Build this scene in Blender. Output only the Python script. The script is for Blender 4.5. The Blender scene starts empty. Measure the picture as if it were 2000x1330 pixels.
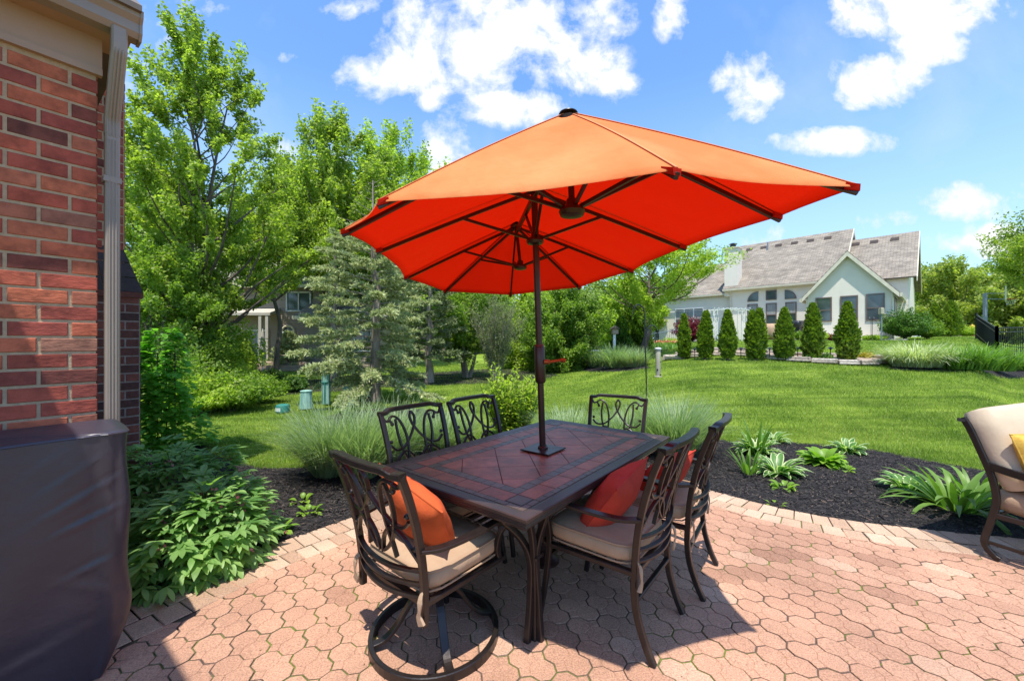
import bpy, math, random
import numpy as np
from mathutils import Vector, Matrix

# ------------------------------------------------------------------ camera, sky, sun, exposure
SC = bpy.context.scene
COL = SC.collection
F, CX, CY, HC = 778.0, 1000.0, 665.0, 1.475          # focal length in photo pixels, photo centre, eye height
cam_d = bpy.data.cameras.new('camera')
cam_d.sensor_width = 36.0
cam_d.lens = 36.0 * F / 2000.0
cam_d.clip_start = 0.05
cam_d.clip_end = 2000
cam = bpy.data.objects.new('camera', cam_d)
cam.location = (0, 0, HC)
cam.rotation_euler = (math.radians(90), 0, 0)
COL.objects.link(cam)
SC.camera = cam

SUN = Vector((0.05, 0.66, -2.0)).normalized()         # the way the light travels
sun_d = bpy.data.lights.new('sun', 'SUN')
sun_d.energy = 5.0
sun_d.angle = math.radians(0.53)
sun_d.color = (1.0, 0.95, 0.87)
sun = bpy.data.objects.new('sun', sun_d)
sun.rotation_mode = 'QUATERNION'
sun.rotation_quaternion = SUN.to_track_quat('-Z', 'Y')
COL.objects.link(sun)

SC.view_settings.view_transform = 'Standard'
SC.view_settings.look = 'None'
SC.view_settings.gamma = 1.0
SC.view_settings.exposure = 0.55
SC.view_settings.use_curve_mapping = False
SC.cycles.max_bounces = 8
SC.cycles.diffuse_bounces = 4
SC.cycles.transmission_bounces = 6
SC.cycles.transparent_max_bounces = 8
SC.cycles.sample_clamp_indirect = 6.0
SC.cycles.use_denoising = True

W = bpy.data.worlds.new('World')
SC.world = W
W.use_nodes = True


def build_sky():
    nt = W.node_tree
    N, L = nt.nodes, nt.links
    N.clear()
    out = N.new('ShaderNodeOutputWorld')
    bg = N.new('ShaderNodeBackground')
    bg.inputs['Strength'].default_value = 0.115
    sky = N.new('ShaderNodeTexSky')
    sky.sky_type = 'NISHITA'
    sky.sun_disc = False
    sky.sun_elevation = math.asin(-SUN.z)
    sky.sun_rotation = math.atan2(-SUN.x, -SUN.y)
    sky.altitude = 200
    sky.air_density = 1.15
    sky.dust_density = 0.6
    sky.ozone_density = 2.2
    tc = N.new('ShaderNodeTexCoord')
    sep = N.new('ShaderNodeSeparateXYZ')
    L.new(tc.outputs['Generated'], sep.inputs[0])

    def m(op, a, b=None, c=None, clamp=False):
        n = N.new('ShaderNodeMath')
        n.operation = op
        n.use_clamp = clamp
        for i, v in enumerate((a, b, c)):
            if v is None:
                continue
            if isinstance(v, (int, float)):
                n.inputs[i].default_value = v
            else:
                L.new(v, n.inputs[i])
        return n.outputs[0]
    ys = m('MAXIMUM', sep.outputs['Y'], 0.02)
    u = m('DIVIDE', sep.outputs['X'], ys)
    v = m('DIVIDE', sep.outputs['Z'], ys)
    cv = N.new('ShaderNodeCombineXYZ')
    L.new(u, cv.inputs[0])
    L.new(v, cv.inputs[1])

    def noise(scale, detail, rough, off):
        mp = N.new('ShaderNodeMapping')
        mp.inputs['Location'].default_value = off
        L.new(cv.outputs[0], mp.inputs[0])
        n = N.new('ShaderNodeTexNoise')
        n.inputs['Scale'].default_value = scale
        n.inputs['Detail'].default_value = detail
        n.inputs['Roughness'].default_value = rough
        n.inputs['Distortion'].default_value = 0.25
        L.new(mp.outputs[0], n.inputs['Vector'])
        return n.outputs['Fac']
    n1 = noise(6.0, 10, 0.62, (3.1, 1.7, 0))
    n2 = noise(2.6, 6, 0.55, (7.3, 2.2, 4))
    n3 = noise(22.0, 6, 0.6, (1.3, 5.2, 2))
    # clouds of this sky: centre and half-size in tangents of azimuth and elevation, weight
    blobs = [(880, 95, 190, 95, 1), (760, 140, 110, 60, .95), (1010, 40, 150, 80, 1), (1100, 120, 110, 60, .8), (1165, 170, 75, 35, .75),
             (1000, 210, 120, 38, .9), (872, 282, 70, 55, .7), (1150, 25, 80, 60, .9), (1790, 20, 150, 60, 1), (1810, 75, 80, 48, .8),
             (1712, 158, 90, 52, .95), (1455, 168, 62, 62, .85), (1312, 30, 34, 50, .75), (1630, 278, 120, 26, .8), (1900, 396, 110, 36, .85),
             (2010, 372, 50, 40, .9), (1735, 430, 75, 22, .6), (1850, 474, 90, 26, .75), (1960, 468, 90, 34, .9), (335, 75, 110, 60, .42), (420, 25, 80, 30, .4),
             (700, 20, 60, 30, .55), (560, 112, 35, 14, .55), (835, 200, 30, 20, .7), (215, 250, 180, 90, .4), (600, 330, 90, 60, .5), (1450, 480, 150, 50, .4),
             (1250, 610, 200, 60, .6), (1800, 600, 240, 50, .6), (-500, 200, 300, 120, 1), (2500, 200, 300, 150, 1), (1000, -500, 400, 120, 1), (1900, -450, 300, 160, .9)]
    tot = None
    for (px, py, a, b, w) in blobs:
        du = m('MULTIPLY', m('SUBTRACT', u, (px - CX) / F), F / a / 1.36)
        dv = m('MULTIPLY', m('SUBTRACT', v, (CY - py) / F), F / b / 1.36)
        e = m('MULTIPLY_ADD', dv, dv, m('MULTIPLY', du, du))
        k = m('MULTIPLY', m('SUBTRACT', 1.0, e, clamp=True), w)
        tot = k if tot is None else m('MAXIMUM', tot, k)
    f = m('ADD', tot, m('MULTIPLY', m('SUBTRACT', n1, 0.5), 2.7))
    f = m('ADD', f, m('MULTIPLY', m('SUBTRACT', n2, 0.5), 0.9))
    f = m('ADD', f, m('MULTIPLY', m('SUBTRACT', n3, 0.5), 0.8))
    gate = m('MULTIPLY', tot, 5.0, clamp=True)
    dens = m('MULTIPLY', m('MULTIPLY', m('SUBTRACT', f, 0.30), 1.9, clamp=True), gate, clamp=True)
    wisp = m('MULTIPLY', m('SUBTRACT', n2, 0.54, clamp=True), 1.6, clamp=True)
    dens = m('MAXIMUM', dens, m('MULTIPLY', wisp, 0.55), clamp=True)
    front = m('MULTIPLY', m('SUBTRACT', sep.outputs['Y'], 0.03), 20, clamp=True)
    dens = m('MULTIPLY', dens, front)
    cc = N.new('ShaderNodeMix')
    cc.data_type = 'RGBA'
    cc.inputs['A'].default_value = (5.3, 5.8, 6.6, 1)
    cc.inputs['B'].default_value = (6.9, 6.95, 7.1, 1)
    L.new(m('MULTIPLY', m('SUBTRACT', f, 0.35), 1.6, clamp=True), cc.inputs['Factor'])
    # deepen and blue the clear sky a little, as the photograph has it
    tint = N.new('ShaderNodeMix')
    tint.data_type = 'RGBA'
    tint.blend_type = 'MULTIPLY'
    tint.inputs['Factor'].default_value = 1
    tint.inputs['B'].default_value = (1.12, 1.46, 1.78, 1)
    L.new(sky.outputs[0], tint.inputs['A'])
    hz = N.new('ShaderNodeMix')
    hz.data_type = 'RGBA'
    L.new(m('MULTIPLY', m('SUBTRACT', 1.0, m('MULTIPLY', sep.outputs['Z'], 1.9), clamp=True), 0.62), hz.inputs['Factor'])
    L.new(tint.outputs['Result'], hz.inputs['A'])
    hz.inputs['B'].default_value = (4.3, 5.6, 7.0, 1)
    mx = N.new('ShaderNodeMix')
    mx.data_type = 'RGBA'
    L.new(dens, mx.inputs['Factor'])
    L.new(hz.outputs['Result'], mx.inputs['A'])
    L.new(cc.outputs['Result'], mx.inputs['B'])
    L.new(mx.outputs['Result'], bg.inputs['Color'])
    L.new(bg.outputs[0], out.inputs[0])


build_sky()
R = np.random.default_rng(7)
random.seed(7)
PI = math.pi


# ------------------------------------------------------------------ materials
def new_mat(name):
    m = bpy.data.materials.new(name)
    m.use_nodes = True
    nt = m.node_tree
    return m, nt, nt.nodes, nt.links, nt.nodes['Principled BSDF']


def mixc(N, L, fac, a, b, blend='MIX'):
    n = N.new('ShaderNodeMix')
    n.data_type = 'RGBA'
    n.blend_type = blend
    for k, v in (('Factor', fac), ('A', a), ('B', b)):
        if isinstance(v, (int, float)):
            n.inputs[k].default_value = v
        elif isinstance(v, tuple):
            n.inputs[k].default_value = (*v, 1) if len(v) == 3 else v
        else:
            L.new(v, n.inputs[k])
    return n.outputs['Result']


def ntex(N, L, scale, detail=4, rough=0.55, co='Object', stretch=None, dist=0.0):
    tc = N.new('ShaderNodeTexCoord')
    v = tc.outputs[co]
    if stretch:
        mp = N.new('ShaderNodeMapping')
        mp.inputs['Scale'].default_value = stretch
        L.new(v, mp.inputs[0])
        v = mp.outputs[0]
    n = N.new('ShaderNodeTexNoise')
    n.inputs['Scale'].default_value = scale
    n.inputs['Detail'].default_value = detail
    n.inputs['Roughness'].default_value = rough
    n.inputs['Distortion'].default_value = dist
    L.new(v, n.inputs['Vector'])
    return n.outputs['Fac']


def ramp(N, L, fac, stops):
    r = N.new('ShaderNodeValToRGB')
    e = r.color_ramp.elements
    while len(e) < len(stops):
        e.new(0.5)
    for i, (p, c) in enumerate(stops):
        e[i].position = p
        e[i].color = (*c, 1) if len(c) == 3 else c
    L.new(fac, r.inputs[0])
    return r.outputs[0]


def bump(N, L, P, h, strength, dist=0.01):
    b = N.new('ShaderNodeBump')
    b.inputs['Strength'].default_value = strength
    b.inputs['Distance'].default_value = dist
    L.new(h, b.inputs['Height'])
    L.new(b.outputs[0], P.inputs['Normal'])


def simple(name, c1, c2=None, scale=8.0, rough=0.6, metal=0.0, bmp=0.0, bdist=0.005, bscale=None, spec=0.5, stretch=None, coat=0.0):
    m, nt, N, L, P = new_mat(name)
    if c2 is None:
        c2 = tuple(x * 0.8 for x in c1)
    n = ntex(N, L, scale, 5, 0.6, stretch=stretch)
    L.new(ramp(N, L, n, [(0.32, c2), (0.68, c1)]), P.inputs['Base Color'])
    P.inputs['Roughness'].default_value = rough
    P.inputs['Metallic'].default_value = metal
    P.inputs['Specular IOR Level'].default_value = spec
    P.inputs['Coat Weight'].default_value = coat
    if bmp:
        bump(N, L, P, ntex(N, L, bscale or scale * 6, 4, 0.6, stretch=stretch), bmp, bdist)
    return m


def island(name, stops, rough=0.8, var=0.25, nscale=30.0, bmp=0.5, bdist=0.003, spec=0.3, big=0.0, bscale=None, stretch=None, attr=None):
    """Colour by piece (brick, paver, tile), with speckle and relief."""
    m, nt, N, L, P = new_mat(name)
    g = N.new('ShaderNodeNewGeometry')
    rs = g.outputs['Random Per Island']
    if attr:
        at_ = N.new('ShaderNodeAttribute')
        at_.attribute_name = attr
        rs = at_.outputs['Fac']
    c = ramp(N, L, rs, stops)
    n = ntex(N, L, nscale, 6, 0.7)
    c = mixc(N, L, var, c, ramp(N, L, n, [(0.35, (0.12, 0.09, 0.08)), (0.62, (0.9, 0.8, 0.72))]), 'OVERLAY')
    if big:
        b = ntex(N, L, 1.3, 5, 0.6)
        c = mixc(N, L, big, c, ramp(N, L, b, [(0.35, (0.3, 0.28, 0.27)), (0.65, (0.8, 0.78, 0.76))]), 'OVERLAY')
    L.new(c, P.inputs['Base Color'])
    P.inputs['Roughness'].default_value = rough
    P.inputs['Specular IOR Level'].default_value = spec
    bump(N, L, P, ntex(N, L, bscale or nscale * 2.5, 5, 0.65, stretch=stretch), bmp, bdist)
    return m


def leafmat(name, dark, light, trans=0.4, rough=0.5, tcol=None, variegated=None, spec=0.35, patch=1.2):
    m, nt, N, L, P = new_mat(name)
    g = N.new('ShaderNodeNewGeometry')
    n = ntex(N, L, patch, 3, 0.6)
    mm = N.new('ShaderNodeMath')
    mm.operation = 'MULTIPLY_ADD'
    L.new(g.outputs['Random Per Island'], mm.inputs[0])
    mm.inputs[1].default_value = 0.6
    mm2 = N.new('ShaderNodeMath')
    mm2.operation = 'MULTIPLY_ADD'
    L.new(n, mm2.inputs[0])
    mm2.inputs[1].default_value = 1.4
    mm2.inputs[2].default_value = -0.5
    L.new(mm2.outputs[0], mm.inputs[2])
    c = ramp(N, L, mm.outputs[0], [(0.1, dark), (0.9, light)])
    if variegated:
        uv = N.new('ShaderNodeUVMap')
        s = N.new('ShaderNodeSeparateXYZ')
        L.new(uv.outputs[0], s.inputs[0])
        a = N.new('ShaderNodeMath')
        a.operation = 'SUBTRACT'
        L.new(s.outputs[0], a.inputs[0])
        a.inputs[1].default_value = 0.5
        b = N.new('ShaderNodeMath')
        b.operation = 'ABSOLUTE'
        L.new(a.outputs[0], b.inputs[0])
        d = N.new('ShaderNodeMath')
        d.operation = 'MULTIPLY_ADD'
        d.use_clamp = True
        L.new(b.outputs[0], d.inputs[0])
        d.inputs[1].default_value = 12
        d.inputs[2].default_value = -12 * variegated[0]
        c = mixc(N, L, d.outputs[0], c, variegated[1])
    L.new(c, P.inputs['Base Color'])
    P.inputs['Roughness'].default_value = rough
    P.inputs['Specular IOR Level'].default_value = spec
    t = N.new('ShaderNodeBsdfTranslucent')
    tc = mixc(N, L, 1.0, c, tcol or (1.6, 1.9, 0.7), 'MULTIPLY')
    L.new(tc, t.inputs[0])
    mx = N.new('ShaderNodeMixShader')
    mx.inputs[0].default_value = trans
    L.new(P.outputs[0], mx.inputs[1])
    L.new(t.outputs[0], mx.inputs[2])
    L.new(mx.outputs[0], N['Material Output'].inputs[0])
    return m


M = {}
M['brick'] = island('brick', [(0.0, (.14, .05, .04)), (0.12, (.26, .065, .05)), (0.5, (.36, .085, .055)), (0.8, (.43, .13, .07)), (0.92, (.25, .10, .07)), (1.0, (.33, .16, .11))], 0.85, 0.45, 9, 1.0, 0.004, bscale=26, stretch=(1, 1, 2.4))
M['dark_brick'] = island('dark_brick', [(0.0, (.055, .035, .032)), (0.5, (.12, .052, .042)), (1.0, (.20, .075, .055))], 0.85, 0.3, 24, 0.7, 0.003)
M['black_brick'] = island('black_brick', [(0.0, (.03, .03, .035)), (1.0, (.06, .055, .06))], 0.8, 0.3, 24, 0.6, 0.003)
M['mortar'] = simple('mortar', (.50, .37, .24), (.38, .28, .18), 40, 0.95, bmp=0.8, bscale=120)
M['dark_mortar'] = simple('dark_mortar', (.30, .27, .24), (.2, .17, .15), 40, 0.95, bmp=0.8, bscale=120)
M['paver'] = island('paver', [(0.0, (.25, .145, .10)), (0.3, (.335, .20, .138)), (0.8, (.375, .23, .16)), (1.0, (.41, .28, .205))], 0.88, 0.5, 150, 0.7, 0.002, big=0.35, attr='rnd')
M['border_paver'] = island('border_paver', [(0.0, (.29, .20, .14)), (0.5, (.36, .26, .185)), (1.0, (.40, .31, .23))], 0.88, 0.5, 150, 0.7, 0.002, big=0.4)
M['trim'] = simple('trim', (.42, .27, .17), (.37, .235, .15), 3, 0.45, bmp=0.1, bscale=300)
M['gutter'] = simple('gutter', (.29, .235, .19), (.25, .205, .165), 3, 0.35)
M['cover'] = simple('cover', (.040, .032, .046), (.030, .025, .036), 2.2, 0.42, bmp=0.35, bdist=0.012, bscale=9, spec=0.6)
M['bronze'] = simple('bronze', (.030, .022, .019), (.017, .013, .012), 14, 0.34, metal=0.35, bmp=0.2, bdist=0.002, bscale=90, spec=0.6)
M['bronze_pole'] = simple('bronze_pole', (.055, .022, .018), (.03, .014, .012), 14, 0.35, metal=0.3, spec=0.6)
M['table_rim'] = simple('table_rim', (.055, .034, .028), (.032, .021, .019), 9, 0.40, metal=0.1, bmp=0.25, bdist=0.002, bscale=60, spec=0.45)
M['tile'] = island('tile', [(0.0, (.20, .068, .036)), (0.5, (.235, .085, .046)), (1.0, (.27, .105, .06))], 0.42, 0.5, 9, 0.25, 0.002, spec=0.5, bscale=30)
M['dark_tile'] = island('dark_tile', [(0.0, (.055, .042, .032)), (1.0, (.10, .07, .052))], 0.4, 0.4, 12, 0.2, 0.002, spec=0.6)
M['grout'] = simple('grout', (.045, .03, .028), None, 30, 0.8)
M['tan_fabric'] = simple('tan_fabric', (.40, .275, .18), (.35, .235, .15), 12, 0.9, bmp=0.5, bdist=0.008, bscale=16, spec=0.2)
M['cream_fabric'] = simple('cream_fabric', (.50, .40, .285), (.47, .37, .26), 5, 0.9, bmp=0.4, bdist=0.012, bscale=7, spec=0.2)
M['piping'] = simple('piping', (.40, .26, .16), None, 5, 0.9)
M['orange_fabric'] = simple('orange_fabric', (.55, .10, .026), (.45, .075, .02), 6, 0.85, bmp=0.5, bdist=0.012, bscale=11, spec=0.25)
M['red_fabric'] = simple('red_fabric', (.50, .055, .03), (.42, .042, .026), 6, 0.85, bmp=0.5, bdist=0.012, bscale=11, spec=0.25)
M['yellow_fabric'] = simple('yellow_fabric', (.62, .40, .07), (.45, .26, .035), 30, 0.9, bmp=0.5, bdist=0.004, bscale=60, stretch=(1, 1, .15))
M['stucco'] = simple('stucco', (.74, .68, .57), (.69, .63, .53), 1.5, 0.9, bmp=0.4, bdist=0.01, bscale=30)
M['cream_trim'] = simple('cream_trim', (.70, .63, .48), None, 3, 0.5)
M['white_paint'] = simple('white_paint', (.72, .72, .70), (.60, .60, .58), 6, 0.5)
M['roof_tile'] = None
M['siding'] = simple('siding', (.34, .27, .215), (.30, .235, .185), 2, 0.7)
M['window_frame'] = simple('window_frame', (.16, .11, .09), None, 3, 0.5)
M['curtain'] = simple('curtain', (.4, .4, .36), (.2, .2, .2), 6, 0.8, stretch=(6, 6, .2))
M['bark'] = simple('bark', (.17, .13, .10), (.07, .052, .042), 7, 0.95, bmp=1.0, bdist=0.03, bscale=18, stretch=(1, 1, .25))
M['pale_bark'] = simple('pale_bark', (.36, .29, .23), (.17, .13, .10), 7, 0.95, bmp=1.0, bdist=0.03, bscale=16, stretch=(1, 1, .35))
M['twig'] = simple('twig', (.30, .26, .21), (.18, .15, .12), 9, 0.95)
M['stem'] = simple('stem', (.10, .15, .04), (.16, .10, .05), 9, 0.7)
M['teal_plastic'] = simple('teal_plastic', (.03, .20, .16), (.02, .15, .12), 5, 0.5)
M['faded_green'] = simple('faded_green', (.34, .52, .46), (.10, .26, .20), 3, 0.7, stretch=(6, 6, .7))
M['black_metal'] = simple('black_metal', (.02, .022, .026), None, 5, 0.4, metal=0.3)
M['stone'] = island('stone', [(0.0, (.34, .30, .26)), (0.5, (.48, .44, .39)), (1.0, (.58, .54, .48))], 0.9, 0.5, 18, 0.9, 0.01)
M['bone'] = simple('bone', (.42, .40, .29), (.34, .31, .22), 6, 0.5)
M['copper'] = simple('copper', (.5, .16, .04), (.35, .09, .03), 12, 0.35, metal=0.6)
M['grey_metal'] = simple('grey_metal', (.20, .25, .33), None, 4, 0.5)
M['red_paint'] = simple('red_paint', (.65, .10, .03), None, 4, 0.5)
M['yellow_paint'] = simple('yellow_paint', (.75, .42, .04), None, 4, 0.5)
M['umbrella_cloth'] = simple('umbrella_cloth', (.45, .41, .34), None, 4, 0.8)
M['deck_wood'] = simple('deck_wood', (.36, .27, .2), (.26, .19, .14), 5, 0.8, stretch=(.3, 6, 6))
M['label'] = simple('label', (.62, .66, .64), None, 20, 0.5)
M['canopy_seam'] = simple('canopy_seam', (.74, .25, .09), (.66, .20, .07), 9, 0.8)
M['cap_black'] = simple('cap_black', (.02, .02, .022), None, 9, 0.35)
M['garnet'] = simple('garnet', (.16, .008, .008), None, 9, 0.6)

M['litter'] = island('litter', [(0, (.05, .03, .015)), (.5, (.16, .09, .04)), (.8, (.3, .2, .09)), (1, (.16, .2, .05))], 0.9, 0.3, 40, 0.3, 0.001)
# leaves
M['leaf_birch'] = leafmat('leaf_birch', (.11, .17, .018), (.38, .45, .08), 0.5)
M['leaf_maple'] = leafmat('leaf_maple', (.12, .19, .02), (.38, .44, .09), 0.5)
M['leaf_dark'] = leafmat('leaf_dark', (.03, .075, .012), (.10, .19, .03), 0.35)
M['leaf_mid'] = leafmat('leaf_mid', (.08, .15, .018), (.27, .37, .06), 0.48)
M['leaf_lime'] = leafmat('leaf_lime', (.18, .26, .025), (.42, .50, .08), 0.5)
M['leaf_far'] = leafmat('leaf_far', (.14, .21, .04), (.32, .40, .10), 0.4)
M['leaf_olive'] = leafmat('leaf_olive', (.17, .22, .04), (.38, .41, .09), 0.45)
M['leaf_willow'] = leafmat('leaf_willow', (.09, .12, .045), (.24, .27, .12), 0.35)
M['needle_blue'] = leafmat('needle_blue', (.26, .31, .12), (.58, .61, .31), 0.28, rough=0.7, tcol=(1, 1.1, .8))
M['needle_dark'] = leafmat('needle_dark', (.10, .14, .05), (.30, .34, .16), 0.2, rough=0.7, tcol=(1, 1.1, .8))
M['leaf_arbor'] = leafmat('leaf_arbor', (.05, .10, .012), (.22, .31, .03), 0.3, patch=3)
M['leaf_yew'] = leafmat('leaf_yew', (.04, .10, .015), (.13, .24, .035), 0.3, patch=3)
M['leaf_red'] = leafmat('leaf_red', (.08, .008, .015), (.24, .03, .05), 0.35, tcol=(1.8, .7, .8))
M['leaf_heart'] = leafmat('leaf_heart', (.09, .20, .045), (.29, .45, .14), 0.40, rough=0.42, patch=4)
M['leaf_vine'] = leafmat('leaf_vine', (.08, .24, .02), (.20, .42, .06), 0.46, rough=0.45, patch=4)
M['leaf_lily'] = leafmat('leaf_lily', (.07, .15, .02), (.20, .34, .06), 0.35, rough=0.45, patch=4)
M['leaf_hosta'] = leafmat('leaf_hosta', (.06, .16, .03), (.13, .27, .06), 0.35, rough=0.42, variegated=(.33, (.62, .66, .38)), patch=4)
M['leaf_hosta_green'] = leafmat('leaf_hosta_green', (.12, .24, .025), (.27, .42, .05), 0.4, rough=0.4, patch=4)
M['grass_tall'] = leafmat('grass_tall', (.10, .18, .07), (.38, .46, .27), 0.35, rough=0.5, patch=2)
M['grass_variegated'] = leafmat('grass_variegated', (.25, .30, .14), (.55, .58, .38), 0.3, rough=0.5, patch=3)
M['grass_dry'] = leafmat('grass_dry', (.20, .14, .06), (.42, .33, .17), 0.2, rough=0.7, tcol=(1, 1, .8))
M['grass_lawn'] = leafmat('grass_lawn', (.075, .15, .015), (.36, .44, .08), 0.38, rough=0.5, patch=0.9)
M['petal'] = leafmat('petal', (.55, .12, .2), (.75, .25, .34), 0.3, tcol=(1.2, .8, .9))
M['tulip'] = leafmat('tulip', (.6, .2, .1), (.7, .4, .2), 0.3, tcol=(1.2, .8, .9))
M['leaf_gold'] = leafmat('leaf_gold', (.28, .24, .02), (.45, .36, .04), 0.35)


def make_special():
    # lawn: mown bands and patches
    m, nt, N, L, P = new_mat('lawn')
    a = ntex(N, L, 0.9, 6, 0.65, dist=0.3)
    b = ntex(N, L, 26, 5, 0.75)
    s = ntex(N, L, 1.0, 4, 0.6, stretch=(0.25, 3.2, 1), dist=0.5)
    c = ramp(N, L, a, [(0.3, (.10, .165, .018)), (0.5, (.16, .23, .03)), (0.72, (.26, .32, .06))])
    c = mixc(N, L, 0.6, c, ramp(N, L, s, [(0.38, (.2, .25, .18)), (0.6, (.82, .82, .72))]), 'OVERLAY')
    c = mixc(N, L, 0.6, c, ramp(N, L, b, [(0.3, (.15, .17, .12)), (0.7, (.85, .85, .75))]), 'OVERLAY')
    L.new(c, P.inputs['Base Color'])
    P.inputs['Roughness'].default_value = 0.9
    P.inputs['Specular IOR Level'].default_value = 0.1
    bump(N, L, P, ntex(N, L, 60, 5, 0.8), 1.0, 0.05)
    M['lawn'] = m
    # shredded bark mulch
    m, nt, N, L, P = new_mat('mulch')
    tc = N.new('ShaderNodeTexCoord')
    v = N.new('ShaderNodeTexVoronoi')
    v.inputs['Scale'].default_value = 34
    v.inputs['Randomness'].default_value = 1
    mp = N.new('ShaderNodeMapping')
    mp.inputs['Scale'].default_value = (1, 2.2, 1)
    mp.inputs['Rotation'].default_value = (0, 0, .6)
    L.new(tc.outputs['Object'], mp.inputs[0])
    L.new(mp.outputs[0], v.inputs['Vector'])
    c = ramp(N, L, v.outputs['Color'], [(0.1, (.010, .009, .010)), (0.6, (.028, .025, .025)), (0.9, (.065, .055, .05))])
    L.new(c, P.inputs['Base Color'])
    P.inputs['Roughness'].default_value = 0.9
    P.inputs['Specular IOR Level'].default_value = 0.25
    bump(N, L, P, v.outputs['Distance'], 1.0, 0.03)
    M['mulch'] = m
    M['mulch_chip'] = island('mulch_chip', [(0, (.010, .009, .010)), (0.7, (.03, .027, .027)), (0.93, (.07, .058, .05)), (1, (.14, .10, .075))], 0.85, 0.3, 40, 0.5, 0.003)
    # sand and moss in the joints
    m, nt, N, L, P = new_mat('joint_sand')
    a = ntex(N, L, 1.7, 5, 0.7)
    b = ntex(N, L, 60, 4, 0.7)
    moss = ramp(N, L, b, [(0.3, (.06, .09, .01)), (0.7, (.16, .2, .03))])
    sand = ramp(N, L, b, [(0.3, (.05, .035, .028)), (0.7, (.13, .09, .07))])
    c = mixc(N, L, ramp(N, L, a, [(0.45, (0, 0, 0)), (0.57, (1, 1, 1))]), sand, moss)
    L.new(c, P.inputs['Base Color'])
    P.inputs['Roughness'].default_value = 0.95
    bump(N, L, P, b, 0.8, 0.01)
    M['joint'] = m
    # parasol cloth: paler orange outside, deep orange-red inside, lets light through
    m, nt, N, L, P = new_mat('canopy_cloth')
    g = N.new('ShaderNodeNewGeometry')
    w = ntex(N, L, 2.2, 3, 0.5)
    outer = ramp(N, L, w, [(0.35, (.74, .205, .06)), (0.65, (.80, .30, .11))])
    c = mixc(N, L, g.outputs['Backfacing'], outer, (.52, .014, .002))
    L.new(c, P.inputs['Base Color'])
    P.inputs['Roughness'].default_value = 0.75
    P.inputs['Specular IOR Level'].default_value = 0.15
    wv = N.new('ShaderNodeTexCoord')
    bump(N, L, P, ntex(N, L, 3.0, 4, 0.55, stretch=(1, 1, 1)), 0.6, 0.05)
    t = N.new('ShaderNodeBsdfTranslucent')
    t.inputs[0].default_value = (.85, .014, .001, 1)
    mx = N.new('ShaderNodeMixShader')
    mx.inputs[0].default_value = 0.27
    L.new(P.outputs[0], mx.inputs[1])
    L.new(t.outputs[0], mx.inputs[2])
    L.new(mx.outputs[0], N['Material Output'].inputs[0])
    M['canopy'] = m
    # asphalt shingles
    m, nt, N, L, P = new_mat('shingles')
    uv = N.new('ShaderNodeUVMap')
    br = N.new('ShaderNodeTexBrick')
    br.inputs['Scale'].default_value = 1
    br.inputs['Brick Width'].default_value = 0.33
    br.inputs['Row Height'].default_value = 0.15
    br.inputs['Mortar Size'].default_value = 0.012
    br.inputs['Color1'].default_value = (.195, .168, .132, 1)
    br.inputs['Color2'].default_value = (.285, .247, .197, 1)
    br.inputs['Mortar'].default_value = (.12, .10, .09, 1)
    L.new(uv.outputs[0], br.inputs['Vector'])
    n = ntex(N, L, 1.1, 6, 0.7, stretch=(1, 1, 2.5))
    c = mixc(N, L, 0.5, br.outputs['Color'], ramp(N, L, n, [(0.35, (.25, .24, .23)), (0.65, (.75, .74, .72))]), 'OVERLAY')
    L.new(c, P.inputs['Base Color'])
    P.inputs['Roughness'].default_value = 0.95
    bump(N, L, P, br.outputs['Fac'], 0.5, 0.02)
    M['shingles'] = m
    # window glass
    m, nt, N, L, P = new_mat('window_glass')
    L.new(ramp(N, L, ntex(N, L, .8, 3), [(0.4, (.03, .045, .05)), (0.6, (.07, .095, .105))]), P.inputs['Base Color'])
    P.inputs['Roughness'].default_value = 0.08
    P.inputs['Specular IOR Level'].default_value = 0.9
    M['glass'] = m


make_special()


# ------------------------------------------------------------------ object helpers
def tag(o, label=None, cat=None, group=None, kind=None):
    if label: o['label'] = label
    if cat: o['category'] = cat
    if group: o['group'] = group
    if kind: o['kind'] = kind
    return o


def empty(name, loc=(0, 0, 0), rz=0.0, label=None, cat=None, group=None):
    o = bpy.data.objects.new(name, None)
    o.empty_display_size = 0.2
    o.location = loc
    o.rotation_euler = (0, 0, rz)
    COL.objects.link(o)
    return tag(o, label, cat, group)


def link_mesh(name, me, mat, parent=None, smooth=False):
    if smooth:
        me.polygons.foreach_set('use_smooth', np.ones(len(me.polygons), bool))
    me.materials.append(mat)
    o = bpy.data.objects.new(name, me)
    COL.objects.link(o)
    if parent is not None:
        o.parent = parent
    return o


def quads(name, V, Q, mat, parent=None, uv=None, smooth=False):
    """V (n,3) floats, Q (m,k) ints, all faces with k corners."""
    V = np.ascontiguousarray(V, dtype=np.float32)
    Q = np.ascontiguousarray(Q, dtype=np.int32)
    k = Q.shape[1]
    me = bpy.data.meshes.new(name)
    me.vertices.add(len(V))
    me.vertices.foreach_set('co', V.ravel())
    me.loops.add(Q.size)
    me.loops.foreach_set('vertex_index', Q.ravel())
    me.polygons.add(len(Q))
    me.polygons.foreach_set('loop_start', np.arange(0, Q.size, k, dtype=np.int32))
    me.polygons.foreach_set('loop_total', np.full(len(Q), k, dtype=np.int32))
    if uv is not None:
        l = me.uv_layers.new(name='UVMap')
        l.data.foreach_set('uv', np.ascontiguousarray(uv[Q.ravel()], dtype=np.float32).ravel())
    me.update(calc_edges=True)
    return link_mesh(name, me, mat, parent, smooth)


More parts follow.
